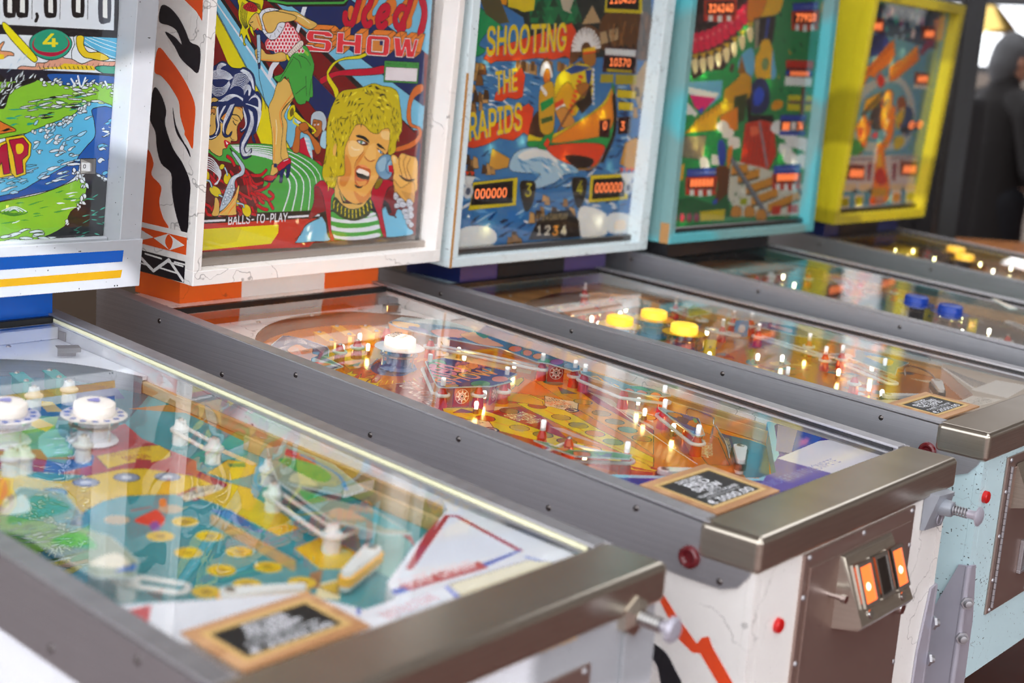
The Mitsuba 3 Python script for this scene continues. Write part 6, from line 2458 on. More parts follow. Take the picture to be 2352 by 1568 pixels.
def cabinet(k, key, paint, inside, rail='steel_brushed', neck=None, fronts=True):
    _, _, _, zt, ta = MACHINE[k]
    M = machine_frame(k)
    top = lambda y, d=0.0: zt + ta * y - d
    zb = 0.485
    # painted wooden body, board by board
    side = [(0.012, zb), (LEN - 0.01, zb + 0.0), (LEN - 0.01, top(LEN - 0.01, 0.006)), (0.012, top(0.012, 0.03))]
    for x in (0.006, W - 0.024):
        obj(key + '__side_panel', prism_x(side, x, x + 0.018), paint, M)
    obj(key + '__front_panel', box(0.0245, W - 0.0245, 0.0, 0.018, zb, top(0, 0.03), 0.001), paint, M) if fronts else None
    obj(key + '__front_edge', box(0.006, 0.0243, 0.0, 0.0118, zb, top(0, 0.03)), paint, M)
    obj(key + '__front_edge', box(W - 0.0243, W - 0.006, 0.0, 0.0118, zb, top(0, 0.03)), paint, M)
    obj(key + '__back_panel', box(0.0245, W - 0.0245, LEN - 0.03, LEN - 0.012, zb, top(LEN - 0.02, 0.02)), paint, M)
    obj(key + '__bottom_board', box(0.0245, W - 0.0245, 0.019, LEN - 0.031, zb + 0.005, zb + 0.02), 'chipped_wood', M)
    for x in (0.0245, W - 0.0265):                                             # painted inner walls above the playfield
        zf, sf = FIELD[k]
        low = lambda y: zf + sf * y - 0.01
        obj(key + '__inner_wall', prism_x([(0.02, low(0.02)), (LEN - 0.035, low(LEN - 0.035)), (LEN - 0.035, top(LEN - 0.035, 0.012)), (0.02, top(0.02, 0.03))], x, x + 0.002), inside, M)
    # steel rails: outer face with a rounded nose, top strip, inner lip
    nose = Polygon([(0.002, top(0, 0.006)), (LEN, top(LEN)), (LEN, top(LEN, 0.084)), (0.10, top(0.10, 0.084)), (0.045, top(0.045, 0.080)), (0.022, top(0.02, 0.070)), (0.008, top(0.01, 0.052)), (0.002, top(0, 0.034))])
    for i, s in enumerate((0, 1)):
        strip = [(0.078, top(0.078, 0.0035)), (LEN, top(LEN, 0.0035)), (LEN, top(LEN)), (0.078, top(0.078))]
        face = prism_x(nose, 0.0, 0.0055)
        tops = prism_x(strip, 0.0008, 0.027)
        arris = tube([(0.0022, 0.07, top(0.07, 0.0022)), (0.0022, LEN, top(LEN, 0.0022))], 0.0022, sides=10)
        m = join(face, tops, arris)
        if s:
            m.apply_transform(np.diag([-1, 1, 1, 1.0]))
            m.invert()
            m.apply_translation((W, 0, 0))
        r = obj(key + '__side_rail', m, rail, M, smooth=25)
        rivet = shared('rivet', lambda: dome(0.0045, 0.0028), 'steel_dark', smooth=40)
        if s == 0:
            for y, d in ((0.323, 0.067), (0.674, 0.068), (1.032, 0.069), (0.181, 0.020), (0.495, 0.021), (0.848, 0.021), (1.208, 0.020), (0.047, 0.071)):
                again(r + '__rivet', rivet, M @ T().translate([0, y, top(y, d)]).rotate([0, 1, 0], -90))
            b = obj(r + '__flipper_button', moved(lathe([(0, 0.003), (0.006, 0.0035), (0.009, 0.007), (0.0115, 0.0075), (0.0142, 0.0055), (0.015, 0.0)], 28), ry=-90), 'button_red', M @ T().translate([0, 0.093, 0.851 + zt - 0.9]), label='round dark red flipper button')
    # plastic channels that hold the glass
    zc = lambda y: top(y, 0.007)
    for x in (0.0268, W - 0.0298):
        obj(key + '__glass_channel', prism_x([(0.086, zc(0.086) - 0.0025), (1.204, zc(1.204) - 0.0025), (1.204, zc(1.204) + 0.0025), (0.086, zc(0.086) + 0.0025)], x, x + 0.003), 'channel_cream' if k == 0 else 'black_plastic', M)
    obj(key + '__rear_channel', box(0.028, W - 0.028, 1.206, 1.218, zc(1.21) - 0.006, zc(1.21) + 0.005, 0.001), 'black_plastic', M)
    g = [(0.030, 0.084), (W - 0.030, 0.084), (W - 0.030, 1.21), (0.030, 1.21)]
    v = np.array([(x, y, zc(y) - 0.001) for x, y in g])
    obj(key + '__playfield_glass', (v, np.array([[0, 1, 2], [0, 2, 3]])), 'glass_sheet', M, smooth=False, label='clear glass sheet over the playfield')
    # lockdown bar
    bar = rounded(-0.004, W + 0.004, -0.008, 0.0825, zt - 0.045, zt + 0.0035, 0.009)
    lip = box(-0.0045, W + 0.0045, 0.060, 0.0835, zt - 0.036, zt + 0.003, 0.003)
    obj(key + '__lockdown_bar', bar, 'steel_polished', M, smooth=50)
    # rear deck and neck below the head
    y0 = 1.2185
    obj(key + '__rear_deck', box(0.028, W - 0.028, y0, LEN - 0.032, top(1.25, 0.02), top(1.25, 0.006)), neck[2] if neck and len(neck) > 2 else paint, M)
    return M, top

def leg(key, M, x, y, right, zt):
    "folded sheet steel leg round a cabinet corner: two flanges, a rounded ridge, two cap bolts"
    s = -1 if right else 1
    zt_ = 0.700
    side = [(0.0, 0.0), (0.0, zt_), (0.016, zt_ - 0.003), (0.052, zt_ - 0.10), (0.050, zt_ - 0.22), (0.036, 0.0)]
    a = prism_x([(u, z) for u, z in side], -0.0035, 0.0)                       # flange on the side of the cabinet
    b = prism([(0, 0), (0.0, zt_), (0.020, zt_ - 0.003), (0.040, zt_ - 0.10), (0.044, zt_ - 0.24), (0.034, 0.0)], 0, 0.0035)
    b.apply_transform([[1, 0, 0, 0], [0, 0, 1, -0.0035], [0, 1, 0, 0], [0, 0, 0, 1]])
    ridge = trimesh.creation.cylinder(0.0062, zt_ - 0.002, sections=14)
    ridge.apply_translation((0.0015, 0.0015, (zt_ - 0.002) / 2))
    m = join(a, b, ridge)
    if right:
        m.apply_transform(np.diag([-1, 1, 1, 1.0]))
        m.invert()
    m.apply_translation((x, y, 0.0))
    l = obj(key + '__leg', m, 'leg_grey', M, smooth=40)
    for z in (zt_ - 0.063, zt_ - 0.124):
        bolt = join(lathe([(0, 0.012), (0.006, 0.0105), (0.0075, 0.006), (0.0078, 0.003), (0.0078, 0)], 14), lathe([(0.0, 0.004), (0.0112, 0.004), (0.0112, 0.0), (0, 0)], 6))
        bolt = moved(bolt, rx=90)
        bolt = moved(bolt, rz=-45 if not right else 45)
        obj(l + '__bolt', moved(bolt, x + s * 0.001, y - 0.0045, z), 'steel_brushed', M, smooth=40)
    foot = moved(lathe([(0, 0.03), (0.006, 0.03), (0.006, 0.012), (0.02, 0.006), (0.022, 0), (0, 0)], 16), x + s * 0.008, y + 0.008, 0.001)
    obj(l + '__foot', foot, 'steel_dark', M)

def print_sheet(key, text, unit, M, bsdf, frame=None, label=None):
    v, f, c = sheet(text, unit, frame)
    return obj(key, (v, f), bsdf, M, color=c, label=label)

def head(k, key, paint, art, frame=0.022, jamb=0.045, sill=0.026, height=0.70, strip='steel_dark', glowing=None, lamps=(), backlit=False, unit=0.001, wide=None):
    w = HEAD[k][5]
    H = head_frame(k)
    h = thing_part = numbered(key + '__head')
    ring = Polygon([(0, 0), (w, 0), (w, height), (0, height)])
    fl = wide or frame
    hole = Polygon([(frame, sill), (w - fl, sill), (w - fl, height - 0.03), (frame, height - 0.03)])
    up = np.array([[1, 0, 0, 0], [0, 0, 1, 0], [0, 1, 0, 0], [0, 0, 0, 1.0]])           # (u, v, depth) -> x, depth, v
    def standing(m):
        m = m.copy()
        m.apply_transform(up)
        m.invert()
        return m
    # four boards of the front frame
    c = 0.0012
    obj(h + '__frame_rail', box(0, w, 0, jamb, 0, sill, c), paint, H)
    obj(h + '__frame_rail', box(0, w, 0, jamb, height - 0.03, height, c), paint, H)
    obj(h + '__frame_stile', box(0, frame, 0.0004, jamb, sill, height - 0.03, c), paint, H)
    obj(h + '__frame_stile', box(w - fl, w, 0.0004, jamb, sill, height - 0.03, c), paint, H)
    d = 0.24
    obj(h + '__box', join(box(0.0005, 0.016, jamb, d, 0.0005, height), box(w - 0.016, w - 0.0005, jamb, d, 0.0005, height), box(0.016, w - 0.016, jamb + 0.004, d, 0.0005, 0.016), box(0.016, w - 0.016, jamb + 0.004, d, height - 0.016, height), box(0.016, w - 0.016, d - 0.012, d, 0.016, height - 0.016)), paint, H)
    obj(h + '__glass_strip', box(frame, w - fl, jamb - 0.016, jamb - 0.004, sill, sill + 0.014, 0.002), strip, H)
    # printed glass: the print, then the pane in front of it
    fr = rect(frame - 0.004, sill + 0.002, w - fl + 0.004, height - 0.028)
    if k == 0:
        fr = affinity.translate(fr, -w, 0)
    v, f, col = sheet(art, unit, fr)
    if k == 0:
        v = v + (w, 0, 0)
    v = np.stack([v[:, 0], np.full(len(v), jamb), v[:, 1]], 1)
    obj(h + '__backglass_print', (v, f), 'print_backlit' if backlit else 'print', H, color=col, label='printed backglass picture')
    q = np.array([(frame, jamb - 0.0035, sill), (w - fl, jamb - 0.0035, sill), (w - fl, jamb - 0.0035, height - 0.03), (frame, jamb - 0.0035, height - 0.03)])
    obj(h + '__backglass_pane', (q, np.array([[0, 1, 2], [0, 2, 3]])), 'glass_sheet', H, smooth=False)
    if glowing:
        v, f, col = sheet(glowing, unit)
        v = np.stack([v[:, 0], np.full(len(v), jamb - 0.0012), v[:, 1]], 1)
        obj(h + '__score_digits', (v, f), 'black_plastic', H, smooth=False, emit=glow((1.0, 0.2, 0.05), 0.35), label='glowing orange score digits')
    lamp = shared('head_lamp', lambda: trimesh.creation.icosphere(subdivisions=2, radius=0.006), 'cap_white', smooth=True)
    for u, vv, e in lamps:
        again(h + '__lamp', lamp, H @ T().translate([u, jamb + 0.018, vv]), emit=glow(WARM, 3.6 * e))
    return h, H

def lay(sheet_vfc, z=0.0):
    v, f, c = sheet_vfc
    return (v + (0, 0, z), f), c

def upright_sheet(key, text, unit, M, plane, at_, bsdf='print'):
    "a print on an upright face: plane 'xz' (front) or 'yz' (side)"
    v, f, c = sheet(text, unit)
    z0 = np.full(len(v), at_)
    v = np.stack([v[:, 0], z0, v[:, 1]], 1) if plane == 'xz' else np.stack([z0, v[:, 0], v[:, 1]], 1)
    return obj(key, (v, f), bsdf, M, color=c)

# ---- small playfield parts, each drawn once and copied
def post_mesh():
    return lathe([(0, 0.0), (0.0098, 0.0), (0.0098, 0.002), (0.0082, 0.017), (0.0072, 0.0185), (0.0072, 0.0215), (0.0080, 0.0225), (0.0052, 0.030), (0.0036, 0.0335), (0, 0.0335)], 18)
def white_post_mesh():
    return lathe([(0, 0), (0.0105, 0), (0.0105, 0.014), (0.0095, 0.0165), (0.0115, 0.019), (0.0115, 0.024), (0.0085, 0.027), (0.007, 0.034), (0, 0.035)], 18)
def ring_mesh(R=0.0105, r=0.0030):
    return trimesh.creation.torus(R, r, major_sections=24, minor_sections=10)
def bulb_mesh():
    return lathe([(0, 0.013), (0.0022, 0.0125), (0.0035, 0.0105), (0.0040, 0.008), (0.0034, 0.004), (0.003, 0.0), (0, 0)], 12)
def socket_mesh():
    return lathe([(0, 0.008), (0.0046, 0.008), (0.0050, 0.0), (0, 0)], 12)

def post(key, F, x, y, kind='red', ring=True, spacer=False):
    red = kind == 'red'
    p = again(key + '__post', shared('post_' + kind, post_mesh if red else white_post_mesh, 'post_' + kind, smooth=35), at(F, x, y))
    if ring:
        again(p + '__ring', shared('ring', ring_mesh, 'rubber_white', smooth=True), at(F, x, y, 0.0205 if red else 0.0215))
    if spacer:
        again(p + '__spacer', shared('spacer', lambda: lathe([(0, 0), (0.0042, 0), (0.0042, 0.0145), (0.0034, 0.016), (0, 0.016)], 12), 'post_white'), at(F, x, y, 0.0335))
    else:
        again(p + '__screw', shared('post_screw', lambda: dome(0.0042, 0.003), 'steel_polished'), at(F, x, y, 0.0335 if red else 0.035))
    return p

def rubber(key, F, pts, r=0.0030, z=0.0205, R=0.0095):
    g = shapely.MultiPoint(pts).convex_hull.buffer(R + 0.002, quad_segs=5)
    c = np.array(g.exterior.coords)[:-1]
    obj(key + '__rubber_band', tube(np.c_[c, np.full(len(c), z)], r, closed=True), 'rubber_white', F, smooth=True)

def bulb(key, F, x, y, k, z=0.0, tint=WARM, socket=True):
    b = again(key + '__bulb', shared('bulb', bulb_mesh, 'cap_white', smooth=True), at(F, x, y, z + 0.008), emit=glow(tint, 0.7 * k))
    if socket:
        again(b + '__socket', shared('bulb_socket', socket_mesh, 'brass'), at(F, x, y, z))

def plate(key, F, pts, text, h=0.034, t=0.002, edge='glass_edge'):
    "a printed clear plastic on the posts"
    g = Polygon([(x * 1e-3, y * 1e-3) for x, y in pts]).buffer(0)
    p = obj(key + '__plastic', prism(g.buffer(0.0015), h - t, h - 0.0002), edge, F, smooth=False)
    v, f, c = sheet(text, 0.001, g)
    obj(p + '__print', (v + (0, 0, h), f), 'print_gloss', F, color=c)

def guide(key, F, a, b, bsdf, h=0.026, w=0.012):
    (x0, y0), (x1, y1) = a, b
    L = math.hypot(x1 - x0, y1 - y0)
    m = join(hull([(x, y, z) for x in (-w / 2, w / 2) for y in (0.004, L - 0.004) for z in (0, h)] + [(0, 0, 0), (0, 0, h), (0, L, 0), (0, L, h)]), box(-w * 0.9, w * 0.9, L * 0.1, L * 0.9, h, h + 0.0015))
    A = at(F, x0, y0, 0, math.degrees(math.atan2(y1 - y0, x1 - x0)) - 90)
    g = obj(key + '__lane_guide', m, bsdf, A)
    for y in (0.15, 0.85):
        again(g + '__screw', shared('post_screw', lambda: dome(0.0042, 0.003), 'steel_polished'), A @ T().translate([0, L * y, h + 0.0015]))

def bumper(key, F, x, y, cap, ring, skirt, capglow=None, art=None):
    b = obj(key + '__bumper', lathe([(0, 0), (0.030, 0), (0.034, 0.003), (0.030, 0.008), (0.021, 0.010), (0.0205, 0.034), (0, 0.034)], 32), skirt, at(F, x, y))
    obj(b + '__metal_ring', lathe([(0.027, 0.026), (0.033, 0.0255), (0.033, 0.028), (0.027, 0.0285)], 32), 'steel_polished', at(F, x, y))
    obj(b + '__disc', lathe([(0, 0.038), (0.043, 0.0385), (0.0445, 0.0395), (0.043, 0.0405), (0, 0.0405)], 36), ring, at(F, x, y))
    obj(b + '__cap', lathe([(0, 0.041), (0.0275, 0.041), (0.0285, 0.043), (0.0275, 0.056), (0.024, 0.0585), (0.012, 0.0592), (0, 0.0594)], 36), cap, at(F, x, y), emit=capglow)
    if art:
        v, f, c = sheet(art, 0.001)
        obj(b + '__cap_print', (v + (0, 0, 0.0606), f), 'print', at(F, x, y), color=c)
    for a in (40, 160, 280):
        again(b + '__rod', shared('bumper_rod', lambda: lathe([(0, 0), (0.0016, 0), (0.0016, 0.032), (0, 0.032)], 8), 'chrome'), at(F, x + 0.030 * math.cos(math.radians(a)), y + 0.030 * math.sin(math.radians(a)), 0.008))

def flipper(key, F, pivot, tip, top='post_white', band='black_plastic'):
    (x0, y0), (x1, y1) = pivot, tip
    L = math.hypot(x1 - x0, y1 - y0)
    A = at(F, x0, y0, 0.006, math.degrees(math.atan2(y1 - y0, x1 - x0)))
    s = affinity.scale(Point(0, 0).buffer(1), 0.0105, 0.0105).union(Polygon([(0, -0.0105), (L - 0.006, -0.006), (L - 0.006, 0.006), (0, 0.0105)])).union(Point(L - 0.006, 0).buffer(0.006))
    f = obj(key + '__flipper', prism(s, 0, 0.022), top, A)
    obj(f + '__band', prism(s.buffer(0.003).difference(s.buffer(-0.0002)), 0.006, 0.016), band, A)
    obj(f + '__shaft', lathe([(0, -0.005), (0.006, -0.005), (0.006, 0.0235), (0.004, 0.0245), (0, 0.0245)], 16), 'steel_polished', A)

def wire(key, F, pts):
    obj(key + '__wire_guide', tube(smooth_line([(x * 1e-3, y * 1e-3, z * 1e-3) for x, y, z in pts], False, 5), 0.0014), 'chrome', F, smooth=True)

def arch(key, F, pts, h=0.027, bsdf='brown_arch', deck='paint_cream', yback=1.205, z0=0.0):
    "curved steel ball guide at the top of the playfield, and the painted deck behind it"
    c = smooth_line([(x * 1e-3, y * 1e-3) for x, y in pts], False, 6)
    obj(key + '__ball_arch', prism(LineString(c).buffer(0.0009, cap_style='flat'), z0, h), bsdf, F)
    d = Polygon([(0.0285, c[0][1]), *c, (W - 0.0285, c[-1][1]), (W - 0.0285, yback), (0.0285, yback)]).buffer(0)
    dk = obj(key + '__arch_deck', prism(d.difference(LineString(c).buffer(0.0011)), h - 0.006, h), deck, F)
    for x in (0.09, 0.20, 0.33, 0.457):
        again(dk + '__screw', shared('deck_screw', lambda: dome(0.0045, 0.003), 'steel_polished'), at(F, x, yback - 0.028 + 0.008 * (x > 0.1), h))
    for x in (0.08, 0.22, 0.36, 0.50):
        pass
    return dk

def field(k, key, text, M):
    F = field_frame(k)
    obj(key + '__playfield', box(0.0268, W - 0.0268, 0.022, 1.33, -0.014, -0.0004), 'playfield_wood', F, smooth=False)
    v, f, c = sheet(text, 0.001, rect(0.027, 0.06, W - 0.027, 1.33))
    obj(key + '__playfield_print', (v, f), 'print_gloss', F, color=c, label='printed playfield surface')
    for x in (0.0268, W - 0.0348):
        obj(key + '__wood_rail', box(x, x + 0.008, 0.03, 1.2, 0.0, 0.018, 0.001), 'maple', F)
    obj(key + '__lane_divider', box(0.5085, 0.5135, 0.10, 0.66, 0.0, 0.020, 0.001), 'maple', F)
    return F

def apron(key, F, poly, text, h, body):
    g = Polygon([(x * 1e-3, y * 1e-3) for x, y in poly]).buffer(0)
    a = obj(key + '__apron', prism(g, h - 0.003, h - 0.0002), body, F, smooth=False)
    e = g.exterior
    wall_ = g.difference(g.buffer(-0.002)).difference(rect(0, 0, W, 0.075))
    obj(a + '__skirt', prism(wall_, 0.0, h - 0.0031), body, F, smooth=False)
    v, f, c = sheet(text, 0.001, g)
    obj(a + '__print', (v + (0, 0, h), f), 'print', F, color=c)

def target(key, F, x, y, rz, bsdf, art=None, s=0.0145, h=0.034):
    A = at(F, x, y, 0.002, rz)
    c = Polygon([(-s, 0), (s, 0), (s, h - 0.002), (s - 0.002, h), (-s + 0.002, h), (-s, h - 0.002)])
    m = prism(c, -0.0015, 0.0015)
    m.apply_transform([[1, 0, 0, 0], [0, 0, -1, 0], [0, 1, 0, 0], [0, 0, 0, 1]])
    t = obj(key + '__target', m, bsdf, A)
    if art:
        v, f, col = sheet(art, 0.001)
        obj(t + '__print', (np.stack([v[:, 0], np.full(len(v), -0.0021), v[:, 1]], 1), f), 'print', A, color=col)

def star_art():
    L = ['O f0dcd4 12.4 0,17', 'O a02418 11.5 0,17']
    for i in range(8):
        a = i * math.pi / 4
        L.append('P f0dcd4 ' + ' '.join('%.2f,%.2f' % (r * math.cos(a + d), 17 + r * math.sin(a + d)) for r, d in ((6.2, -0.35), (6.2, 0.35), (11.6, 0.0))))
    return '\n'.join(L + ['O f0dcd4 6.2 0,17', 'O a02418 4.8 0,17', 'O f0dcd4 3.6 0,17', 'O 3a1410 2.2 0,17'])

def price_sign(label, M, corners, z, lines, wood='sign_wood'):
    "a printed price card lying on the glass: wooden border, gilt edge, chalkboard, white lettering"
    s = thing('price_sign', label, 'price sign')
    (x0, y0), (x1, y1) = corners
    A = M @ T().translate([x0, y0, z[0]]).rotate([1, 0, 0], math.degrees(math.atan(z[1])))
    w, h = x1 - x0, y1 - y0
    ring = lambda a, b: rect(a, a, w - a, h - a).difference(rect(b, b, w - b, h - b))
    obj(s + '__border', prism(ring(0, 0.0125), 0.0, 0.0026), wood, A)
    obj(s + '__gilt_edge', prism(ring(0.0126, 0.0185), 0.0, 0.0032), 'sign_gilt', A)
    obj(s + '__board', box(0.0186, w - 0.0186, 0.0186, h - 0.0186, 0, 0.0018), 'chalk_black', A)
    art = []
    iw, ih = w - 0.044, h - 0.042
    y = h - 0.021
    tot = sum(q[1] for q in lines)
    for txt, hh, wd in lines:
        y -= hh / tot * ih
        art.append('T e8e6ea %.1f %.1f %.1f %.1f 0 1 %s' % ((w / 2 - iw * wd / 2) * 1e3, (y + 0.0015) * 1e3, iw * wd * 1e3, hh / tot * ih * 1e3 * 0.80, txt))
    v, f, c = sheet('\n'.join(art), 0.001)
    obj(s + '__lettering', (v + (0, 0, 0.0022), f), 'print_matt', A, color=c, label='white lettering')
    return s

def coin_door(key, M, x0, x1, z0, z1, y=-0.0004, lit=True):
    d = obj(key + '__coin_door', box(x0, x1, y - 0.004, y, z0, z1, 0.001), 'door_steel', M)
    f = 0.014
    obj(d + '__door_leaf', box(x0 + f, x1 - f, y - 0.0065, y - 0.0042, z0 + f, z1 - f - 0.006, 0.0008), 'door_steel', M)
    for x in np.linspace(x0 + 0.012, x1 - 0.012, 3):
        for z in (z0 + 0.006, z1 - 0.006):
            again(d + '__rivet', shared('door_rivet', lambda: moved(dome(0.0042, 0.003), rx=90), 'steel_brushed'), M @ T().translate([x, y - 0.004, z]))
    for z in np.linspace(z0 + 0.06, z1 - 0.06, 3):
        for x in (x0 + 0.007, x1 - 0.007):
            again(d + '__rivet', shared('door_rivet', None, ''), M @ T().translate([x, y - 0.004, z]))
    return d

# ---- machine 1: red machine with the cream cabinet
k1 = thing('pinball_machine', 'cream pinball machine with a backglass of singers, second from the left', 'pinball machine')
M, top = cabinet(1, k1, 'paint_cream', 'paint_cream')
F = field(1, k1, ART['playfield_red'], M)
upright_sheet(k1 + '__side_panel__flash', ART['flash'], 0.001, M, 'yz', 0.0053)
apron(k1, F, [(28, 62), (552, 62), (552, 306), (545, 306), (318, 158), (268, 158), (84, 292), (28, 300)], ART['apron_red'], 0.024, 'target_blue')
n = k1 + '__neck'
zn = HEAD[1][2] - 0.002
obj(n, box(0.073, 0.569, 1.25, 1.385, top(1.25, 0.0058), zn), 'paint_orange', M)
obj(n + '__white_panel', box(0.213, 0.420, 1.2492, 1.2499, top(1.25, 0.0056), zn), 'paint_cream', M)
h1, H1 = head(1, k1, 'paint_cream', ART['h1'], frame=0.018, jamb=0.045, sill=0.026, unit=0.0005, strip='strip_silver')
upright_sheet(h1 + '__side_art', ART['flames'], 0.001, H1, 'yz', -0.0004)
arch(k1, F, [(30, 1010), (70, 1040), (126, 1101), (165, 1135), (215, 1166), (291, 1192), (356, 1196), (428, 1181), (503, 1120), (535, 1060), (550, 1000)])
for x, y, r, s in ((177, 695, 1, 1), (232, 665, 1, 0), (287, 659, 1, 0), (391, 927, 1, 0), (467, 723, 1, 1), (483, 662, 1, 1), (478, 636, 0, 1), (455, 533, 0, 0), (494, 478, 0, 1), (419, 426, 0, 1),
                   (414, 372, 0, 0), (344, 312, 0, 1), (168, 320, 0, 1), (140, 455, 0, 1), (145, 408, 0, 0), (210, 974, 1, 0), (262, 985, 1, 0), (381, 1031, 0, 0), (268, 812, 0, 1), (330, 690, 0, 1)):
    post(k1, F, x * 1e-3, y * 1e-3, 'red', bool(r), bool(s))
mm = lambda *p: [(x * 1e-3, y * 1e-3) for x, y in p]
for loop in (mm((403, 918), (462, 735)), mm((268, 812), (180, 705)), mm((478, 636), (455, 533), (494, 478)), mm((419, 426), (344, 312)), mm((168, 320), (145, 408), (70, 395))):
    rubber(k1, F, loop)
for a, b in (((258, 1089), (229, 1011)), ((322, 1112), (290, 1029)), ((373, 1088), (358, 1029)), ((443, 1084), (426, 1010))):
    guide(k1, F, *mm(a, b), 'lane_yellow')
bumper(k1, F, 0.280, 0.898, 'cap_white', 'cap_white', 'skirt_blue', glow((1.0, 0.72, 0.5), 0.1), 'T 5a4a48 -20 -2 40 13 20 1 1000\nT 5a4a48 -13 -16 34 6 20 0 POINTS WHEN LIT')
plate(k1, F, [(262, 816), (309, 819), (326, 778), (342, 720), (349, 685), (310, 672), (304, 658), (250, 654), (229, 664), (174, 685), (166, 692), (169, 701)], ART['plastic_name'], 0.036)
plate(k1, F, [(409, 1055), (467, 1078), (526, 1020), (532, 960), (517, 931), (508, 821), (514, 786), (504, 715), (501, 667), (479, 649), (462, 651), (462, 705), (450, 723), (464, 822), (443, 864), (425, 912), (411, 958), (400, 1020)], ART['plastic_arc'], 0.036)
plate(k1, F, [(475, 642), (485, 632), (486, 584), (476, 537), (491, 524), (496, 496), (492, 464), (474, 466), (459, 486), (444, 529), (464, 632)], ART['plastic_right'], 0.036)
plate(k1, F, [(410, 431), (410, 408), (416, 359), (347, 303), (331, 304), (334, 315), (404, 425)], ART['plastic_sling'], 0.036)
plate(k1, F, [(84, 425), (91, 406), (90, 388), (98, 364), (143, 328), (157, 305), (140, 296), (122, 312), (80, 346), (80, 389)], ART['plastic_left'], 0.036)
plate(k1, F, [(60, 960), (91, 1018), (151, 1059), (161, 1055), (172, 1024), (172, 969), (160, 950), (129, 917), (121, 921), (109, 859), (70, 850)], ART['plastic_face'], 0.036)
for x, y, rz in ((203, 676, -20), (266, 663, 22), (475, 697, -35)):
    target(k1, F, x * 1e-3, y * 1e-3, rz, 'target_red', star_art())
target(k1, F, 0.418, 0.920, -25, 'white_card', 'L 2a2420 1.6 -6,28 2,16\nS 2a2420 0,18 4,18 6,13 3,9 0,12\nO d8b01c 5 3,9', s=0.012, h=0.036)
for x, y, e in ((260, 676, 26), (416, 864, 20), (460, 781, 20), (475, 515, 22), (400, 392, 24), (299, 995, 18), (250, 1010, 18), (340, 1060, 16), (400, 1050, 14), (440, 900, 10), (200, 640, 8), (430, 470, 8), (150, 380, 8)):
    bulb(k1, F, x * 1e-3, y * 1e-3, e)
wire(k1, F, [(500, 430, 0), (500, 430, 20), (485, 375, 23), (470, 362, 22), (468, 360, 0)])
wire(k1, F, [(448, 350, 0), (447, 348, 20), (440, 338, 23), (410, 300, 12), (380, 272, 0)])
flipper(k1, F, (0.372, 0.252), (0.309, 0.212))
flipper(k1, F, (0.168, 0.252), (0.231, 0.212))
g = obj(k1 + '__ball_gate', join(box(-0.016, 0.016, -0.008, 0.008, 0.016, 0.0172), box(-0.016, 0.016, -0.009, -0.008, 0.004, 0.0172), box(-0.017, -0.016, -0.008, 0.008, 0.0, 0.0172), box(0.016, 0.017, -0.008, 0.008, 0.0, 0.0172)), 'chrome', at(F, 0.500, 1.140, 0.027, -12), smooth=False)
obj(k1 + '__deck_medallion', lathe([(0, 0.001), (0.013, 0.001), (0.0145, 0.0), (0, 0)], 24), 'chipped_wood', at(F, 0.085, 1.155, 0.0272))
for s in (0, 1):
    obj(k1 + '__corner_bracket', join(box(-0.001, 0, -0.028, 0, -0.016, 0, 0.0004), box(-0.028, 0, 0, 0.001, -0.016, 0, 0.0004)) if s else join(box(0, 0.001, -0.028, 0, -0.016, 0, 0.0004), box(0, 0.028, 0, 0.001, -0.016, 0, 0.0004)), 'steel_brushed', M @ T().translate([W - 0.0275 if s else 0.0275, 1.2, top(1.2, 0.02)]))
# front of machine 1
d = coin_door(k1, M, 0.121, 0.452, 0.55, 0.853)
hous = hull([(0.216, -0.005, 0.832), (0.371, -0.005, 0.832), (0.216, -0.005, 0.728), (0.395, -0.005, 0.728), (0.222, -0.012, 0.828), (0.366, -0.012, 0.828), (0.228, -0.045, 0.738), (0.388, -0.045, 0.738), (0.228, -0.040, 0.730), (0.388, -0.040, 0.730)])
o = obj(d + '__coin_housing', hous, 'steel_polished', M)
fr = np.array([[1, 0, 0, 0], [0, 0.347, -0.938, 0], [0, 0.938, 0.347, 0], [0, 0, 0, 1]])
S = M @ T().translate([0.228, -0.0455, 0.738]).rotate([1, 0, 0], 90 - 19.5)
def slot(x0, x1, lit):
    ring = rect(x0, 0.022, x1, 0.082).difference(rect(x0 + 0.005, 0.027, x1 - 0.005, 0.077))
    obj(d + '__slot_frame', prism(ring, 0.0006, 0.005), 'chrome', S)
    obj(d + '__coin_slot', rounded(x0 + 0.0052, x1 - 0.0052, 0.0272, 0.0768, -0.001, 0.0035, 0.001), 'button_bright' if lit else 'steel_dark', S, emit=glow((1.0, 0.17, 0.03), 0.3) if lit else None, label='glowing orange coin slot button' if lit else None)
    if lit:
        obj(d + '__slot_lamp', moved(trimesh.creation.icosphere(subdivisions=2, radius=0.007), x0 + 0.02, 0.048, -0.0005), 'cap_white', S, emit=glow((1.0, 0.6, 0.25), 0.5))
slot(0.012, 0.053, True)
slot(0.062, 0.103, False)
slot(0.112, 0.150, True)
for x in (0.03, 0.13):
    obj(d + '__price_dial', moved(lathe([(0, 0.002), (0.006, 0.002), (0.0065, 0.0), (0, 0)], 16), x, 0.011, 0), 'chrome', S)
obj(d + '__coin_return', moved(join(lathe([(0, 0.0), (0.0035, 0), (0.0035, 0.02), (0.0055, 0.021), (0.0055, 0.028), (0, 0.028)], 12)), 0.196, -0.005, 0.782, rx=90), 'chrome', M)
obj(d + '__lock', moved(lathe([(0, 0.016), (0.008, 0.016), (0.0095, 0.0145), (0.010, 0.0), (0, 0)], 24), 0.414, -0.006, 0.708, rx=90), 'chrome', M)
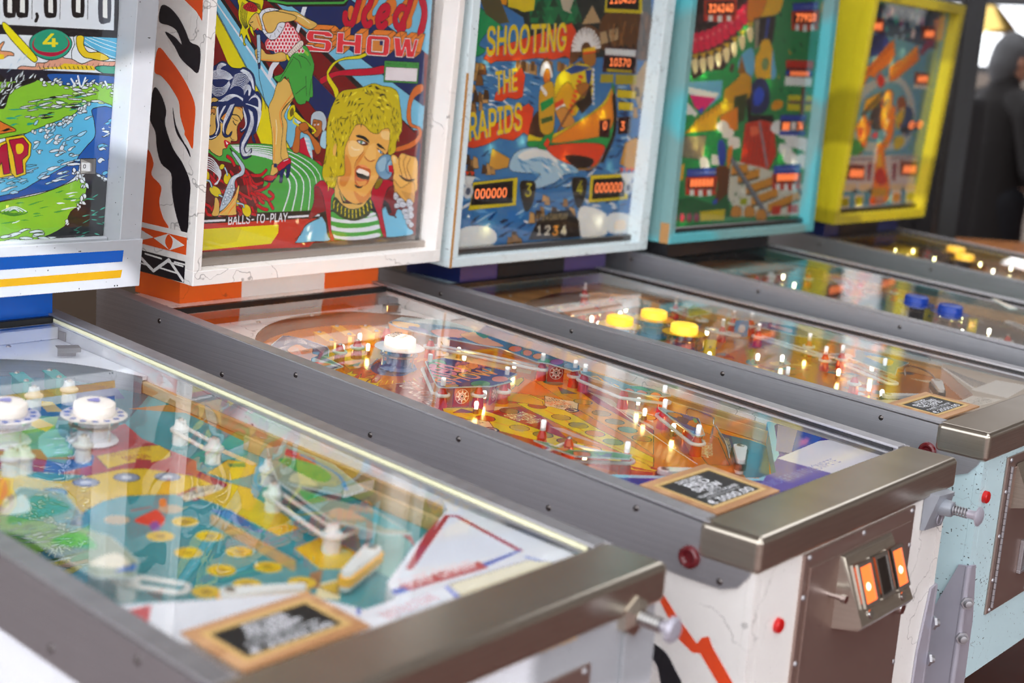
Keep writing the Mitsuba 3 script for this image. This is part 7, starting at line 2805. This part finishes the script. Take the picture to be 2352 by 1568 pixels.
obj(k1 + '__start_button', moved(lathe([(0, 0.007), (0.0085, 0.0065), (0.0098, 0.005), (0.010, 0), (0, 0)], 20), 0.073, -0.0002, 0.770, rx=90), 'button_bright', M, label='round red start button')
# plunger
pl = obj(k1 + '__plunger', hull([(0.487, -0.001, 0.866), (0.556, -0.001, 0.860), (0.487, -0.001, 0.806), (0.556, -0.001, 0.800), (0.497, -0.020, 0.862), (0.554, -0.020, 0.857), (0.490, -0.006, 0.806), (0.554, -0.006, 0.801)]), 'cast_grey', M)
rot = lambda m, y, z=0.838: moved(m, 0.527, y, z, rx=90)
obj(pl + '__barrel', rot(lathe([(0, 0), (0.0135, 0), (0.0118, 0.018), (0.0105, 0.019), (0, 0.019)], 24), -0.012), 'cast_grey', M)
sp = [(0.0068 * math.cos(t), 0.0068 * math.sin(t), 0.0225 * t / (2 * math.pi * 5)) for t in np.linspace(0, 2 * math.pi * 5, 90)]
obj(pl + '__spring', rot(tube(sp, 0.0011, sides=6), -0.031), 'steel_brushed', M, smooth=True)
obj(pl + '__rod', rot(lathe([(0, 0), (0.0038, 0), (0.0038, 0.026), (0, 0.026)], 12), -0.030), 'steel_brushed', M)
obj(pl + '__knob', rot(lathe([(0, 0), (0.0066, 0), (0.0066, 0.009), (0.008, 0.013), (0.0145, 0.0155), (0.015, 0.0175), (0.011, 0.0205), (0, 0.022)], 24), -0.054), 'leg_grey', M)
obj(pl + '__badge', rot(trimesh.creation.torus(0.0085, 0.0007, major_sections=24, minor_sections=6), -0.0125, 0.818), 'leg_grey', M)
leg(k1, M, W - 0.004, -0.0008, True, 0.7)
leg(k1, M, 0.004, -0.0008, False, 0.7)

# ---- machine 0: white machine with the surf backglass
k0 = thing('pinball_machine', 'white pinball machine with a surfing wave backglass, nearest and leftmost of the row', 'pinball machine')
M, top = cabinet(0, k0, 'paint_white', 'paint_white')
F = field(0, k0, ART['playfield_surf'], M)
upright_sheet(k0 + '__front_panel__triangles', ART['triangles'], 0.001, M, 'xz', -0.0006)
apron(k0, F, [(28, 62), (552, 62), (552, 320), (530, 290), (404, 228), (311, 175), (290, 140), (245, 140), (217, 209), (144, 245), (28, 305)], ART['apron_surf'], 0.026, 'paint_white')
obj(k0 + '__neck', box(0.02, 0.560, 1.222, 1.385, top(1.222, 0.0058), HEAD[0][2] - 0.002), 'paint_blue', M)
h0, H0 = head(0, k0, 'paint_white', ART['h0'], frame=0.04, jamb=0.05, sill=0.062, unit=0.0005, strip='paint_white')
obj(h0 + '__lower_board', box(-0.001, HEAD[0][5] + 0.001, -0.004, -0.0003, 0.0, 0.080, 0.001), 'paint_white', H0)
v, f, c = sheet(ART['stripes'], 0.001, rect(-0.655, 0, 0, 0.08))
obj(h0 + '__stripes', (np.stack([v[:, 0] + HEAD[0][5], np.full(len(v), -0.0046), v[:, 1]], 1), f), 'print', H0, color=c, label='blue and yellow painted stripes')
arch(k0, F, [(30, 1040), (90, 1110), (170, 1150), (260, 1165), (340, 1155), (409, 1124), (468, 1080), (508, 1028), (543, 948)], deck='paint_white', bsdf='steel_brushed', yback=1.205)
for x, y, r in ((360, 950, 1), (420, 954, 1), (212, 728, 1), (298, 729, 1), (438, 636, 0), (448, 723, 0), (447, 531, 0), (468, 511, 0), (392, 457, 0), (363, 318, 0), (105, 578, 1), (137, 508, 1), (194, 730, 1), (430, 330, 0), (110, 466, 0), (100, 345, 0), (300, 960, 1)):
    post(k0, F, x * 1e-3, y * 1e-3, 'white', bool(r))
for loop in (mm((448, 723), (438, 636)), mm((447, 531), (468, 511)), mm((392, 457), (363, 318)), mm((363, 318), (430, 330)), mm((110, 466), (100, 345)), mm((100, 345), (131, 300))):
    rubber(k0, F, loop)
for a, b in (((392, 1056), (378, 995)), ((441, 1046), (430, 992)), ((330, 1080), (320, 1010)), ((270, 1080), (262, 1010))):
    guide(k0, F, *mm(a, b), 'lane_teal')
petal = '\n'.join('S 5a66b0 ' + ' '.join('%.1f,%.1f' % (r * math.cos(a + d), r * math.sin(a + d)) for r, d in ((31, 0.1), (36, 0.0), (41, 0.13), (36, 0.26))) for a in np.arange(14) * 2 * math.pi / 14)
for x, y in ((0.352, 0.788), (0.252, 0.842)):
    bumper(k0, F, x, y, 'cap_white', 'cap_white', 'paint_white', None, 'S 8a86c0 -9,6 9,6 0,-10')
    v, f, c = sheet(petal, 0.001)
    obj(k0 + '__bumper_print', (v + (0, 0, 0.0409), f), 'print', at(F, x, y), color=c)
for pts, cols in (([(469, 562), (449, 535), (399, 459), (436, 376), (470, 380), (500, 470), (500, 560)], 'S 3a9a4a 440,430 470,440 480,500 450,520\nS c8c49a 410,450 440,470 430,420\nP c02c3c 480,480 496,500 490,550 470,530\nC 2f7fb0 6 450,390 480,440 490,520'),
                  ([(400, 459), (366, 325), (389, 260), (414, 243), (430, 320), (408, 382)], 'S 3aa85a 380,380 400,420 410,380\nS b8a888 370,330 400,350 410,300\nP 2a9a9a 400,270 416,250 425,310 405,330'),
                  ([(60, 470), (110, 480), (130, 420), (116, 350), (90, 320), (60, 340)], 'S 4aa44a 70,440 110,450 100,400\nS e0d8c0 70,370 110,380 100,340\nS 2a6ab0 80,340 110,345 105,330'),
                  ([(40, 520), (130, 600), (160, 560), (140, 490), (60, 480)], 'S 3a8a5a 60,510 130,570 140,510\nS d8e0d0 70,540 120,580 100,530')):
    plate(k0, F, pts, 'P 8f9c84 0,0 600,0 600,1300 0,1300\n' + cols, 0.037)
flipper(k0, F, (0.363, 0.252), (0.289, 0.218), 'post_white', 'lane_yellow')
flipper(k0, F, (0.160, 0.252), (0.234, 0.218), 'post_white', 'lane_yellow')
obj(k0 + '__lane_guide', join(hull([(x, y, z) for x, y in ((0.299, 0.462), (0.303, 0.462), (0.289, 0.30), (0.293, 0.30)) for z in (0, 0.012)])), 'maple', F)
obj(k0 + '__ball_gate', join(box(-0.018, 0.018, -0.009, 0.009, 0.016, 0.0172, 0.0005), box(-0.018, 0.018, -0.010, -0.009, 0.010, 0.0172), box(-0.014, 0.014, 0.006, 0.009, 0.0, 0.0172)), 'steel_brushed', at(F, 0.505, 1.092, 0.027, -20), smooth=False)
for s in (0, 1):
    obj(k0 + '__corner_bracket', join(box(-0.0012, 0, -0.03, 0, -0.018, 0, 0.0004), box(-0.03, 0, 0, 0.0012, -0.018, 0, 0.0004)) if s else join(box(0, 0.0012, -0.03, 0, -0.018, 0, 0.0004), box(0, 0.03, 0, 0.0012, -0.018, 0, 0.0004)), 'steel_brushed', M @ T().translate([W - 0.0275 if s else 0.0275, 1.2, top(1.2, 0.022)]))
obj(k0 + '__rear_strip', box(0.0285, W - 0.0285, 1.190, 1.2055, top(1.2, 0.036), top(1.2, 0.016), 0.001), 'paint_white', M)
d = coin_door(k0, M, 0.121, 0.452, 0.53, 0.815)
pl = obj(k0 + '__plunger', moved(lathe([(0, 0.016), (0.011, 0.016), (0.0235, 0.010), (0.025, 0.0), (0, 0)], 6), 0.522, -0.0002, 0.852, rx=90, ry=30), 'steel_polished', M, smooth=25)
rot = lambda m, y: moved(m, 0.522, y, 0.852, rx=90)
sp = [(0.0075 * math.cos(t), 0.0075 * math.sin(t), 0.028 * t / (2 * math.pi * 6)) for t in np.linspace(0, 2 * math.pi * 6, 90)]
obj(pl + '__spring', rot(tube(sp, 0.0015, sides=6), -0.016), 'chrome', M, smooth=True)
obj(pl + '__rod', rot(lathe([(0, 0), (0.0045, 0), (0.0045, 0.034), (0, 0.034)], 12), -0.014), 'steel_brushed', M)
obj(pl + '__knob', rot(lathe([(0, 0), (0.007, 0), (0.007, 0.006), (0.015, 0.010), (0.0155, 0.013), (0.012, 0.017), (0, 0.019)], 24), -0.046), 'leg_grey', M)
obj(k0 + '__corner_plate', box(0.512, 0.574, -0.0042, -0.0008, 0.60, 0.83, 0.001), 'paint_white', M)
leg(k0, M, 0.004, -0.0008, False, 0.7)
leg(k0, M, W - 0.004, -0.0008, True, 0.7)

# ---- machine 2: pale blue machine with the canoe backglass
k2 = thing('pinball_machine', 'pale blue pinball machine with a canoe on rapids backglass, third from the left', 'pinball machine')
M, top = cabinet(2, k2, 'paint_ice', 'paint_pale_blue')
F = field(2, k2, ART['playfield_rapids'], M)
upright_sheet(k2 + '__side_panel__star', ART['star'], 0.001, M, 'yz', 0.0053)
apron(k2, F, [(28, 62), (552, 62), (552, 322), (512, 306), (340, 165), (280, 160), (60, 290), (28, 300)], ART['apron_rapids'], 0.024, 'paint_cream')
zn = HEAD[2][2] - 0.002
n = k2 + '__neck'
obj(n, box(0.073, 0.592, 1.222, 1.385, top(1.222, 0.0058), zn), 'paint_violet', M)
obj(n + '__left_side', box(0.0715, 0.0728, 1.222, 1.385, top(1.222, 0.0056), zn), 'paint_navy', M)
gr = obj(n + '__speaker_grille', box(0.194, 0.429, 1.2196, 1.2218, top(1.222, 0.0056), zn - 0.002), 'black_vinyl', M)
for i in range(7):
    obj(gr + '__slat', box(0.196, 0.427, 1.2175, 1.2194, top(1.222, 0) + 0.004 + i * 0.008, top(1.222, 0) + 0.0075 + i * 0.008), 'black_plastic', M)
bs = [(0.10, 0.42, 9), (0.20, 0.42, 9), (0.30, 0.42, 9), (0.14, 0.24, 9), (0.24, 0.26, 9), (0.40, 0.22, 6), (0.52, 0.32, 7), (0.57, 0.20, 4), (0.45, 0.31, 6), (0.36, 0.40, 5), (0.55, 0.07, 6), (0.42, 0.065, 5), (0.15, 0.07, 3)]
h2, H2 = head(2, k2, 'paint_pale_blue', ART['h2'], unit=0.001018, frame=0.024, jamb=0.04, sill=0.02, glowing=ART['g2'], lamps=bs, backlit=True, wide=0.036)
obj(h2 + '__bare_edge', box(-0.0008, 0.006, -0.0008, -0.0001, 0.0, 0.40), 'chipped_wood', H2)
arch(k2, F, [(30, 980), (100, 1060), (180, 1120), (283, 1150), (347, 1162), (430, 1130), (500, 1060), (548, 960)], deck='playfield_wood', bsdf='steel_dark')
for x, y in ((344, 475), (390, 463), (360, 356), (500, 743), (480, 777), (217, 344), (259, 1027), (275, 999), (395, 1049), (412, 1140), (484, 933), (412, 671), (372, 735), (100, 420), (430, 560)):
    post(k2, F, x * 1e-3, y * 1e-3, 'red', True, x % 2 == 0)
for loop in (mm((371, 763), (372, 704)), mm((412, 671), (396, 594), (374, 498)), mm((351, 420), (292, 306)), mm((425, 472), (374, 498)), mm((484, 933), (440, 830))):
    rubber(k2, F, loop)
for x, y in ((262, 838), (134, 832), (205, 722)):
    bumper(k2, F, x * 1e-3, y * 1e-3, 'cap_yellow', 'cap_yellow', 'skirt_blue', glow((1.0, 0.5, 0.08), 0.13))
plate(k2, F, [(144, 971), (176, 1027), (377, 1035), (480, 1035), (399, 971), (335, 967)], 'P f0a878 0,0 600,0 600,1300 0,1300\nP f4d0b8 330,960 480,960 480,1040 400,1040', 0.03)
plate(k2, F, [(404, 842), (489, 844), (540, 921), (474, 894)], 'P a8a424 0,0 600,0 600,1300 0,1300', 0.03)
plate(k2, F, [(440, 700), (500, 720), (520, 640), (470, 560), (440, 600)], 'P 3a3a7a 0,0 600,0 600,1300 0,1300\nS e0a0a0 450,620 490,640 480,690', 0.036)
plate(k2, F, [(350, 425), (365, 420), (440, 460), (430, 340), (360, 330), (300, 305)], 'P 3a7a8a 0,0 600,0 600,1300 0,1300\nS e8c040 360,350 420,370 400,420', 0.036)
target(k2, F, 0.453, 0.738, -30, 'target_blue', 'O e8eef0 9 0,18', s=0.016, h=0.036)
target(k2, F, 0.223, 0.668, -30, 'target_yellow', 'O 8a8010 3 0,17', s=0.013, h=0.032)
for x, y, e in ((435, 1133, 22), (337, 979, 16), (231, 976, 20), (198, 932, 24), (370, 771, 20), (301, 546, 24), (262, 579, 18), (240, 324, 24), (222, 289, 24), (300, 1010, 14), (400, 1010, 14), (360, 480, 20), (400, 400, 20), (420, 560, 18), (300, 420, 14), (180, 640, 12)):
    bulb(k2, F, x * 1e-3, y * 1e-3, e)
flipper(k2, F, (0.372, 0.252), (0.305, 0.212))
flipper(k2, F, (0.168, 0.252), (0.235, 0.212))
wire(k2, F, [(470, 360, 0), (470, 360, 20), (440, 300, 24), (410, 262, 10), (404, 255, 0)])
d = coin_door(k2, M, 0.100, 0.44, 0.59, 0.865)
for i in range(22):
    z = 0.606 + i * 0.0113
    obj(d + '__hinge_knuckle', moved(trimesh.creation.cylinder(0.0026, 0.0102, sections=10), 0.1135, -0.0072, z), 'steel_brushed', M)
obj(d + '__coin_housing', hull([(0.135, -0.0068, 0.850), (0.290, -0.0068, 0.850), (0.135, -0.0068, 0.772), (0.29, -0.0068, 0.765), (0.14, -0.035, 0.785), (0.285, -0.035, 0.785), (0.14, -0.033, 0.778), (0.285, -0.033, 0.778)]), 'steel_polished', M)
obj(d + '__coin_return', moved(lathe([(0, 0), (0.0075, 0), (0.006, 0.004), (0.0028, 0.005), (0.0028, 0.03), (0, 0.03)], 14), 0.146, -0.012, 0.812, rx=90), 'steel_polished', M)
obj(d + '__return_cup', join(box(0.205, 0.213, -0.014, -0.0066, 0.646, 0.70, 0.001), box(0.213, 0.26, -0.008, -0.0066, 0.646, 0.70), box(0.205, 0.265, -0.014, -0.0066, 0.640, 0.646, 0.001)), 'steel_brushed', M, smooth=False)
obj(k2 + '__start_button', moved(lathe([(0, 0.008), (0.0085, 0.0075), (0.010, 0.006), (0.0102, 0), (0, 0)], 20), 0.0265, -0.0002, 0.812, rx=90), 'button_bright', M, label='round red start button')
leg(k2, M, 0.004, -0.0008, False, 0.7)
leg(k2, M, W - 0.004, -0.0008, True, 0.7)

# ---- machine 3: turquoise machine with the train backglass
k3 = thing('pinball_machine', 'turquoise pinball machine with a steam train backglass, fourth from the left', 'pinball machine')
M, top = cabinet(3, k3, 'paint_turquoise', 'paint_teal')
F = field(3, k3, ART['playfield_train'], M)
apron(k3, F, [(28, 62), (552, 62), (552, 300), (318, 158), (268, 158), (28, 300)], 'P 2a3c44 0,0 600,0 600,400 0,400', 0.024, 'black_plastic')
obj(k3 + '__neck', box(0.05, 0.55, 1.14, 1.385, top(1.14, 0.0058), HEAD[3][2] - 0.002), 'black_vinyl', M)
bs = [(0.07, 0.40, 10), (0.13, 0.41, 9), (0.19, 0.44, 9), (0.25, 0.48, 9), (0.30, 0.53, 10), (0.27, 0.58, 6), (0.24, 0.34, 8), (0.22, 0.28, 7), (0.13, 0.24, 8), (0.17, 0.22, 8), (0.11, 0.27, 7), (0.19, 0.18, 7), (0.36, 0.22, 4), (0.55, 0.20, 5), (0.62, 0.19, 7), (0.10, 0.045, 2), (0.44, 0.40, 3)]
h3, H3 = head(3, k3, 'paint_turquoise', ART['h3'], unit=0.001012, frame=0.022, jamb=0.035, sill=0.022, height=0.74, glowing=ART['g3'], lamps=bs, backlit=True, wide=0.030)
obj(h3 + '__bare_corner', box(-0.0008, -0.0001, 0.004, 0.03, 0.0, 0.05), 'chipped_wood', H3)
arch(k3, F, [(30, 980), (110, 1090), (220, 1160), (330, 1160), (450, 1110), (548, 960)], deck='black_plastic', bsdf='brown_arch')
for x, y in ((210, 974), (300, 985), (391, 927), (467, 723), (120, 660), (344, 312), (168, 320), (260, 600), (350, 560), (430, 800)):
    post(k3, F, x * 1e-3, y * 1e-3, 'red' if x % 20 else 'white', True)
for x, y in ((255, 492), (278, 585)):
    bumper(k3, F, x * 1e-3, y * 1e-3, 'cap_blue', 'cap_blue', 'black_plastic')
for x, y in ((269, 440), (268, 545)):
    target(k3, F, x * 1e-3, y * 1e-3, -30, 'target_yellow', 'O 5a7a2a 4 0,17', s=0.013, h=0.034)
plate(k3, F, [(460, 430), (540, 505), (555, 500), (480, 420)], 'P e6dcc4 0,0 600,0 600,1300 0,1300', 0.045)
plate(k3, F, [(200, 720), (420, 880), (440, 840), (240, 690)], 'P b84a2c 0,0 600,0 600,1300 0,1300\nP c8ccd0 300,760 400,830 390,870 280,780', 0.036)
for x, y, e in ((312, 999, 20), (379, 992, 20), (297, 915, 16), (271, 400, 26), (177, 367, 26), (187, 430, 24), (172, 314, 26), (400, 640, 10)):
    bulb(k3, F, x * 1e-3, y * 1e-3, e)
rubber(k3, F, mm((168, 320), (120, 400)))
rubber(k3, F, mm((344, 312), (400, 400)))
flipper(k3, F, (0.372, 0.252), (0.305, 0.212))
flipper(k3, F, (0.168, 0.252), (0.235, 0.212))
coin_door(k3, M, 0.121, 0.452, 0.55, 0.853)
leg(k3, M, 0.004, -0.0008, False, 0.7)

# ---- machine 4: yellow machine
k4 = thing('pinball_machine', 'yellow pinball machine at the far right end of the row, beside the black pillar', 'pinball machine')
M, top = cabinet(4, k4, 'paint_yellow', 'paint_mustard')
F = field(4, k4, ART['playfield_wheel'], M)
apron(k4, F, [(28, 62), (552, 62), (552, 300), (318, 158), (268, 158), (28, 300)], 'P 8a7a2c 0,0 600,0 600,400 0,400', 0.024, 'black_plastic')
n = k4 + '__neck'
zn = HEAD[4][2] - 0.002
obj(n, box(0.05, 0.55, 1.222, 1.385, top(1.222, 0.0058), zn), 'paint_navy', M)
obj(n + '__speaker_panel', box(0.14, 0.40, 1.2196, 1.2218, top(1.222, 0.0056), zn), 'black_vinyl', M)
bs = [(0.08, 0.47, 8), (0.14, 0.50, 8), (0.19, 0.54, 8), (0.26, 0.48, 8), (0.32, 0.52, 8), (0.27, 0.38, 10), (0.26, 0.33, 9), (0.30, 0.30, 8), (0.13, 0.30, 9), (0.15, 0.26, 8), (0.27, 0.24, 7), (0.22, 0.045, 5), (0.43, 0.06, 6)]
h4, H4 = head(4, k4, 'paint_yellow', ART['h4'], frame=0.026, jamb=0.036, sill=0.028, height=0.69, glowing=ART['g4'], lamps=bs, backlit=True, wide=0.036)
arch(k4, F, [(30, 980), (110, 1090), (220, 1160), (330, 1160), (450, 1110), (548, 960)], deck='black_plastic', bsdf='brown_arch')
for x, y in ((210, 974), (300, 1000), (391, 927), (467, 723), (344, 650), (400, 1040)):
    post(k4, F, x * 1e-3, y * 1e-3, 'red', True)
for x, y, e in ((418, 1208, 10), (500, 1180, 16), (388, 1146, 14), (445, 1110, 12), (503, 1100, 22), (528, 1015, 16), (372, 1004, 14), (450, 887, 16), (363, 810, 26), (494, 806, 26), (300, 1060, 8)):
    bulb(k4, F, x * 1e-3, y * 1e-3, e)
for x, y in ((300, 880), (420, 960)):
    bumper(k4, F, x * 1e-3, y * 1e-3, 'cap_yellow', 'cap_yellow', 'black_plastic', glow((1.0, 0.5, 0.08), 0.1))
coin_door(k4, M, 0.121, 0.452, 0.55, 0.853)
leg(k4, M, 0.004, -0.0008, False, 0.7)

# ------------------------------------------------------------------ price signs on the glass
ta = lambda k: MACHINE[k][4]
price_sign('price sign lying on the glass of the cream machine, 3000 euros', machine_frame(1), ((0.040, 0.0845), (0.200, 0.206)), (0.9 + ta(1) * 0.0845 - 0.0062, ta(1)),
           [('ZACCARIA', 8, 0.5), ('RED', 12, 0.45), ('SHOW', 12, 0.55), ('1975', 6, 0.25), ('PLAYERS: 1-2 PLAYER', 6, 0.8), ('~~~~~~~', 5, 0.7), ('€ 3000.00', 12, 0.9)])
price_sign('price sign lying on the glass of the white surf machine, nearest of the three signs', machine_frame(0), ((0.044, 0.0845), (0.200, 0.178)), (0.8971 + ta(0) * 0.0845 - 0.0062, ta(0)),
           [('GOTTLIEB', 8, 0.45), ('SURF', 12, 0.5), ('CHAMP', 12, 0.6), ('1976', 6, 0.25), ('PLAYERS: 4 PLAYER', 6, 0.8), ('~~~~~~~', 5, 0.7), ('€ 2500.00', 12, 0.9)])
price_sign('price sign lying on the glass of the pale blue machine, lettered SHOOTING THE RAPID', machine_frame(2), ((0.038, 0.092), (0.190, 0.192)), (0.9194 + ta(2) * 0.092 - 0.0062, ta(2)),
           [('ZACCARIA', 7, 0.4), ('SHOOTING', 12, 0.75), ('THE RAPID', 12, 0.75), ('1979', 6, 0.25), ('PLAYERS: 1-4 PLAYER', 6, 0.8), ('~~~~~~~', 5, 0.7), ('€ 2500.00', 12, 0.9)])

# ------------------------------------------------------------------ behind the row
p = thing('pillar', 'black square pillar behind the yellow machine', 'pillar')
obj(p + '__shaft', box(-0.036, 0.036, -0.036, 0.036, 0.06, 4.6, 0.004), 'frame_dark', T().translate([3.42, 1.255, 0]).rotate([0, 0, 1], 40))
obj(p + '__base', box(-0.06, 0.06, -0.06, 0.06, 0.0, 0.06, 0.004), 'frame_dark', T().translate([3.42, 1.255, 0]).rotate([0, 0, 1], 40))
t = thing('table', 'brown wooden table behind the black pillar', 'table')
A = T().translate([4.02, 1.44, 0]).rotate([0, 0, 1], -50)
obj(t + '__tabletop', box(-0.7, 0.7, -0.18, 0.32, 0.80, 0.835, 0.004), 'table_wood', A)
for x in (-0.64, 0.64):
    for y in (-0.12, 0.26):
        obj(t + '__leg', box(x - 0.03, x + 0.03, y - 0.03, y + 0.03, 0, 0.799, 0.003), 'table_wood', A)
b = thing('plank', 'light brown wooden plank lying on the table at the right edge', 'plank')
obj(b, box(-0.35, 0.35, -0.07, 0.07, 0, 0.03, 0.003), 'board_wood', T().translate([4.20, 1.08, 0.836]).rotate([0, 0, 1], 20), fixed=True)
c = thing('cabinet', 'tall black cabinet behind the yellow machine', 'cabinet')
A = T().translate([4.72, 1.95, 0]).rotate([0, 0, 1], -50)
obj(c + '__body', box(-0.26, 0.26, 0.0, 0.3, 0.06, 1.42, 0.004), 'black_vinyl', A)
obj(c + '__plinth', box(-0.24, 0.24, 0.01, 0.29, 0.0, 0.0595), 'black_plastic', A)
obj(c + '__door', box(-0.252, -0.004, -0.014, -0.001, 0.08, 1.40, 0.002), 'black_vinyl', A)
obj(c + '__door', box(0.004, 0.252, -0.014, -0.001, 0.08, 1.40, 0.002), 'black_vinyl', A)

def limb(chain):
    parts = []
    for (a, ra), (b, rb) in zip(chain[:-1], chain[1:]):
        s = trimesh.creation.icosphere(subdivisions=2, radius=1.0).vertices
        parts.append(manifold3d.Manifold.hull_points(np.vstack([s * ra + a, s * rb + b])))
    m = parts[0]
    for q in parts[1:]:
        m = m + q
    return m

def body(chains, fine=0.025, it=8):
    m = limb(chains[0])
    for c in chains[1:]:
        m = m + limb(c)
    m = m.refine_to_length(fine).to_mesh()
    t = trimesh.Trimesh(m.vert_properties[:, :3], m.tri_verts, process=True)
    trimesh.smoothing.filter_taubin(t, lamb=0.5, nu=0.53, iterations=it)
    return t

def person(label, x, y, rz, h=1.0, hair='hair_grey'):
    "a standing figure in a long dark coat, facing -y before the turn"
    key = thing('person', label, 'person')
    A = T().translate([x, y, 0]).rotate([0, 0, 1], rz).scale(h)
    figure = body([[((0, 0.01, 0.95), 0.13), ((0, 0, 1.15), 0.135), ((0, 0.02, 1.36), 0.12), ((0, 0.01, 1.46), 0.062), ((0, -0.01, 1.53), 0.055), ((0, -0.03, 1.585), 0.072), ((0, -0.015, 1.64), 0.088)],
                   [((0, -0.03, 1.585), 0.07), ((0, -0.065, 1.555), 0.042)], [((0, -0.09, 1.61), 0.022), ((0, -0.122, 1.592), 0.014)],
                   *[[((s * 0.10, 0, 0.92), 0.105), ((s * 0.11, 0.0, 0.50), 0.065), ((s * 0.11, 0.03, 0.09), 0.045), ((s * 0.115, -0.10, 0.035), 0.034)] for s in (-1, 1)],
                   *[[((s * 0.085, 0.01, 1.63), 0.012), ((s * 0.092, 0.015, 1.605), 0.012)] for s in (-1, 1)],
                   *[[((s * 0.19, 0.02, 1.36), 0.06), ((s * 0.25, 0.0, 1.08), 0.046), ((s * 0.22, -0.16, 0.90), 0.034), ((s * 0.21, -0.22, 0.87), 0.026)] for s in (-1, 1)],
                   *[[((s * 0.21 + dx, -0.22, 0.865 + dz), 0.010), ((s * 0.205 + dx, -0.275, 0.85 + dz), 0.009), ((s * 0.205 + dx, -0.295, 0.83 + dz), 0.008)] for s in (-1, 1) for dx, dz in ((-0.02, 0), (-0.007, 0.004), (0.007, 0.004), (0.02, 0))],
                   *[[((s * 0.19, -0.22, 0.875), 0.011), ((s * 0.165, -0.26, 0.87), 0.009)] for s in (-1, 1)]], 0.02, 4)
    obj(key, figure, 'skin', A, smooth=True, fixed=True)
    coat = body([[((0, 0.02, 0.62), 0.20), ((0, 0.02, 0.95), 0.185), ((0, 0.01, 1.18), 0.18), ((0, 0.02, 1.36), 0.15), ((0, 0.02, 1.47), 0.085), ((0, 0.015, 1.50), 0.08)],
                 *[[((s * 0.12, 0.02, 1.40), 0.09), ((s * 0.205, 0.02, 1.36), 0.082), ((s * 0.262, 0.0, 1.08), 0.066), ((s * 0.225, -0.15, 0.905), 0.05)] for s in (-1, 1)]], 0.03, 6)
    obj(key + '__coat', coat, 'coat', A, smooth=True, label='long dark coat')
    obj(key + '__trousers', body([[((s * 0.10, 0.01, 0.90), 0.12), ((s * 0.11, 0.0, 0.50), 0.085), ((s * 0.11, 0.03, 0.11), 0.07)] for s in (-1, 1)], 0.03, 4), 'trousers', A, smooth=True)
    obj(key + '__hair', body([[((0, 0.005, 1.665), 0.094), ((0, 0.045, 1.60), 0.078), ((0, 0.05, 1.55), 0.06)], [((0, -0.05, 1.705), 0.055), ((0, 0.0, 1.70), 0.075)]], 0.02, 5), hair, A, smooth=True)
    for s in (-1, 1):
        obj(key + '__shoe', body([[((s * 0.11, 0.03, 0.05), 0.048), ((s * 0.115, -0.10, 0.04), 0.038), ((s * 0.118, -0.16, 0.032), 0.03)]], 0.02, 2), 'black_plastic', A, smooth=True)
    for s in (-1, 1):
        obj(key + '__eye', moved(trimesh.creation.icosphere(subdivisions=2, radius=0.011), s * 0.032, -0.092, 1.635), 'white_card', A, smooth=True)
person('person with grey hair in a long dark coat, standing by the wooden table', 5.80, 2.02, 64, 0.995)

l = thing('hanging_lamp', 'yellow glowing hanging lamp above the person in the dark coat', 'lamp')
A = T().translate([6.9, 2.62, 1.80])
obj(l + '__shade', lathe([(0.02, 0.16), (0.06, 0.15), (0.17, 0.03), (0.18, 0.0), (0.17, 0.0), (0.05, 0.14), (0.02, 0.15)], 28), 'brass', A)
obj(l + '__bulb', moved(trimesh.creation.icosphere(subdivisions=2, radius=0.05), 0, 0, 0.05), 'cap_white', A, smooth=True, emit=glow((1.0, 0.72, 0.32), 1.2))
obj(l + '__cord', moved(trimesh.creation.cylinder(0.006, 2.64, sections=8), 0, 0, 1.48), 'frame_dark', A)
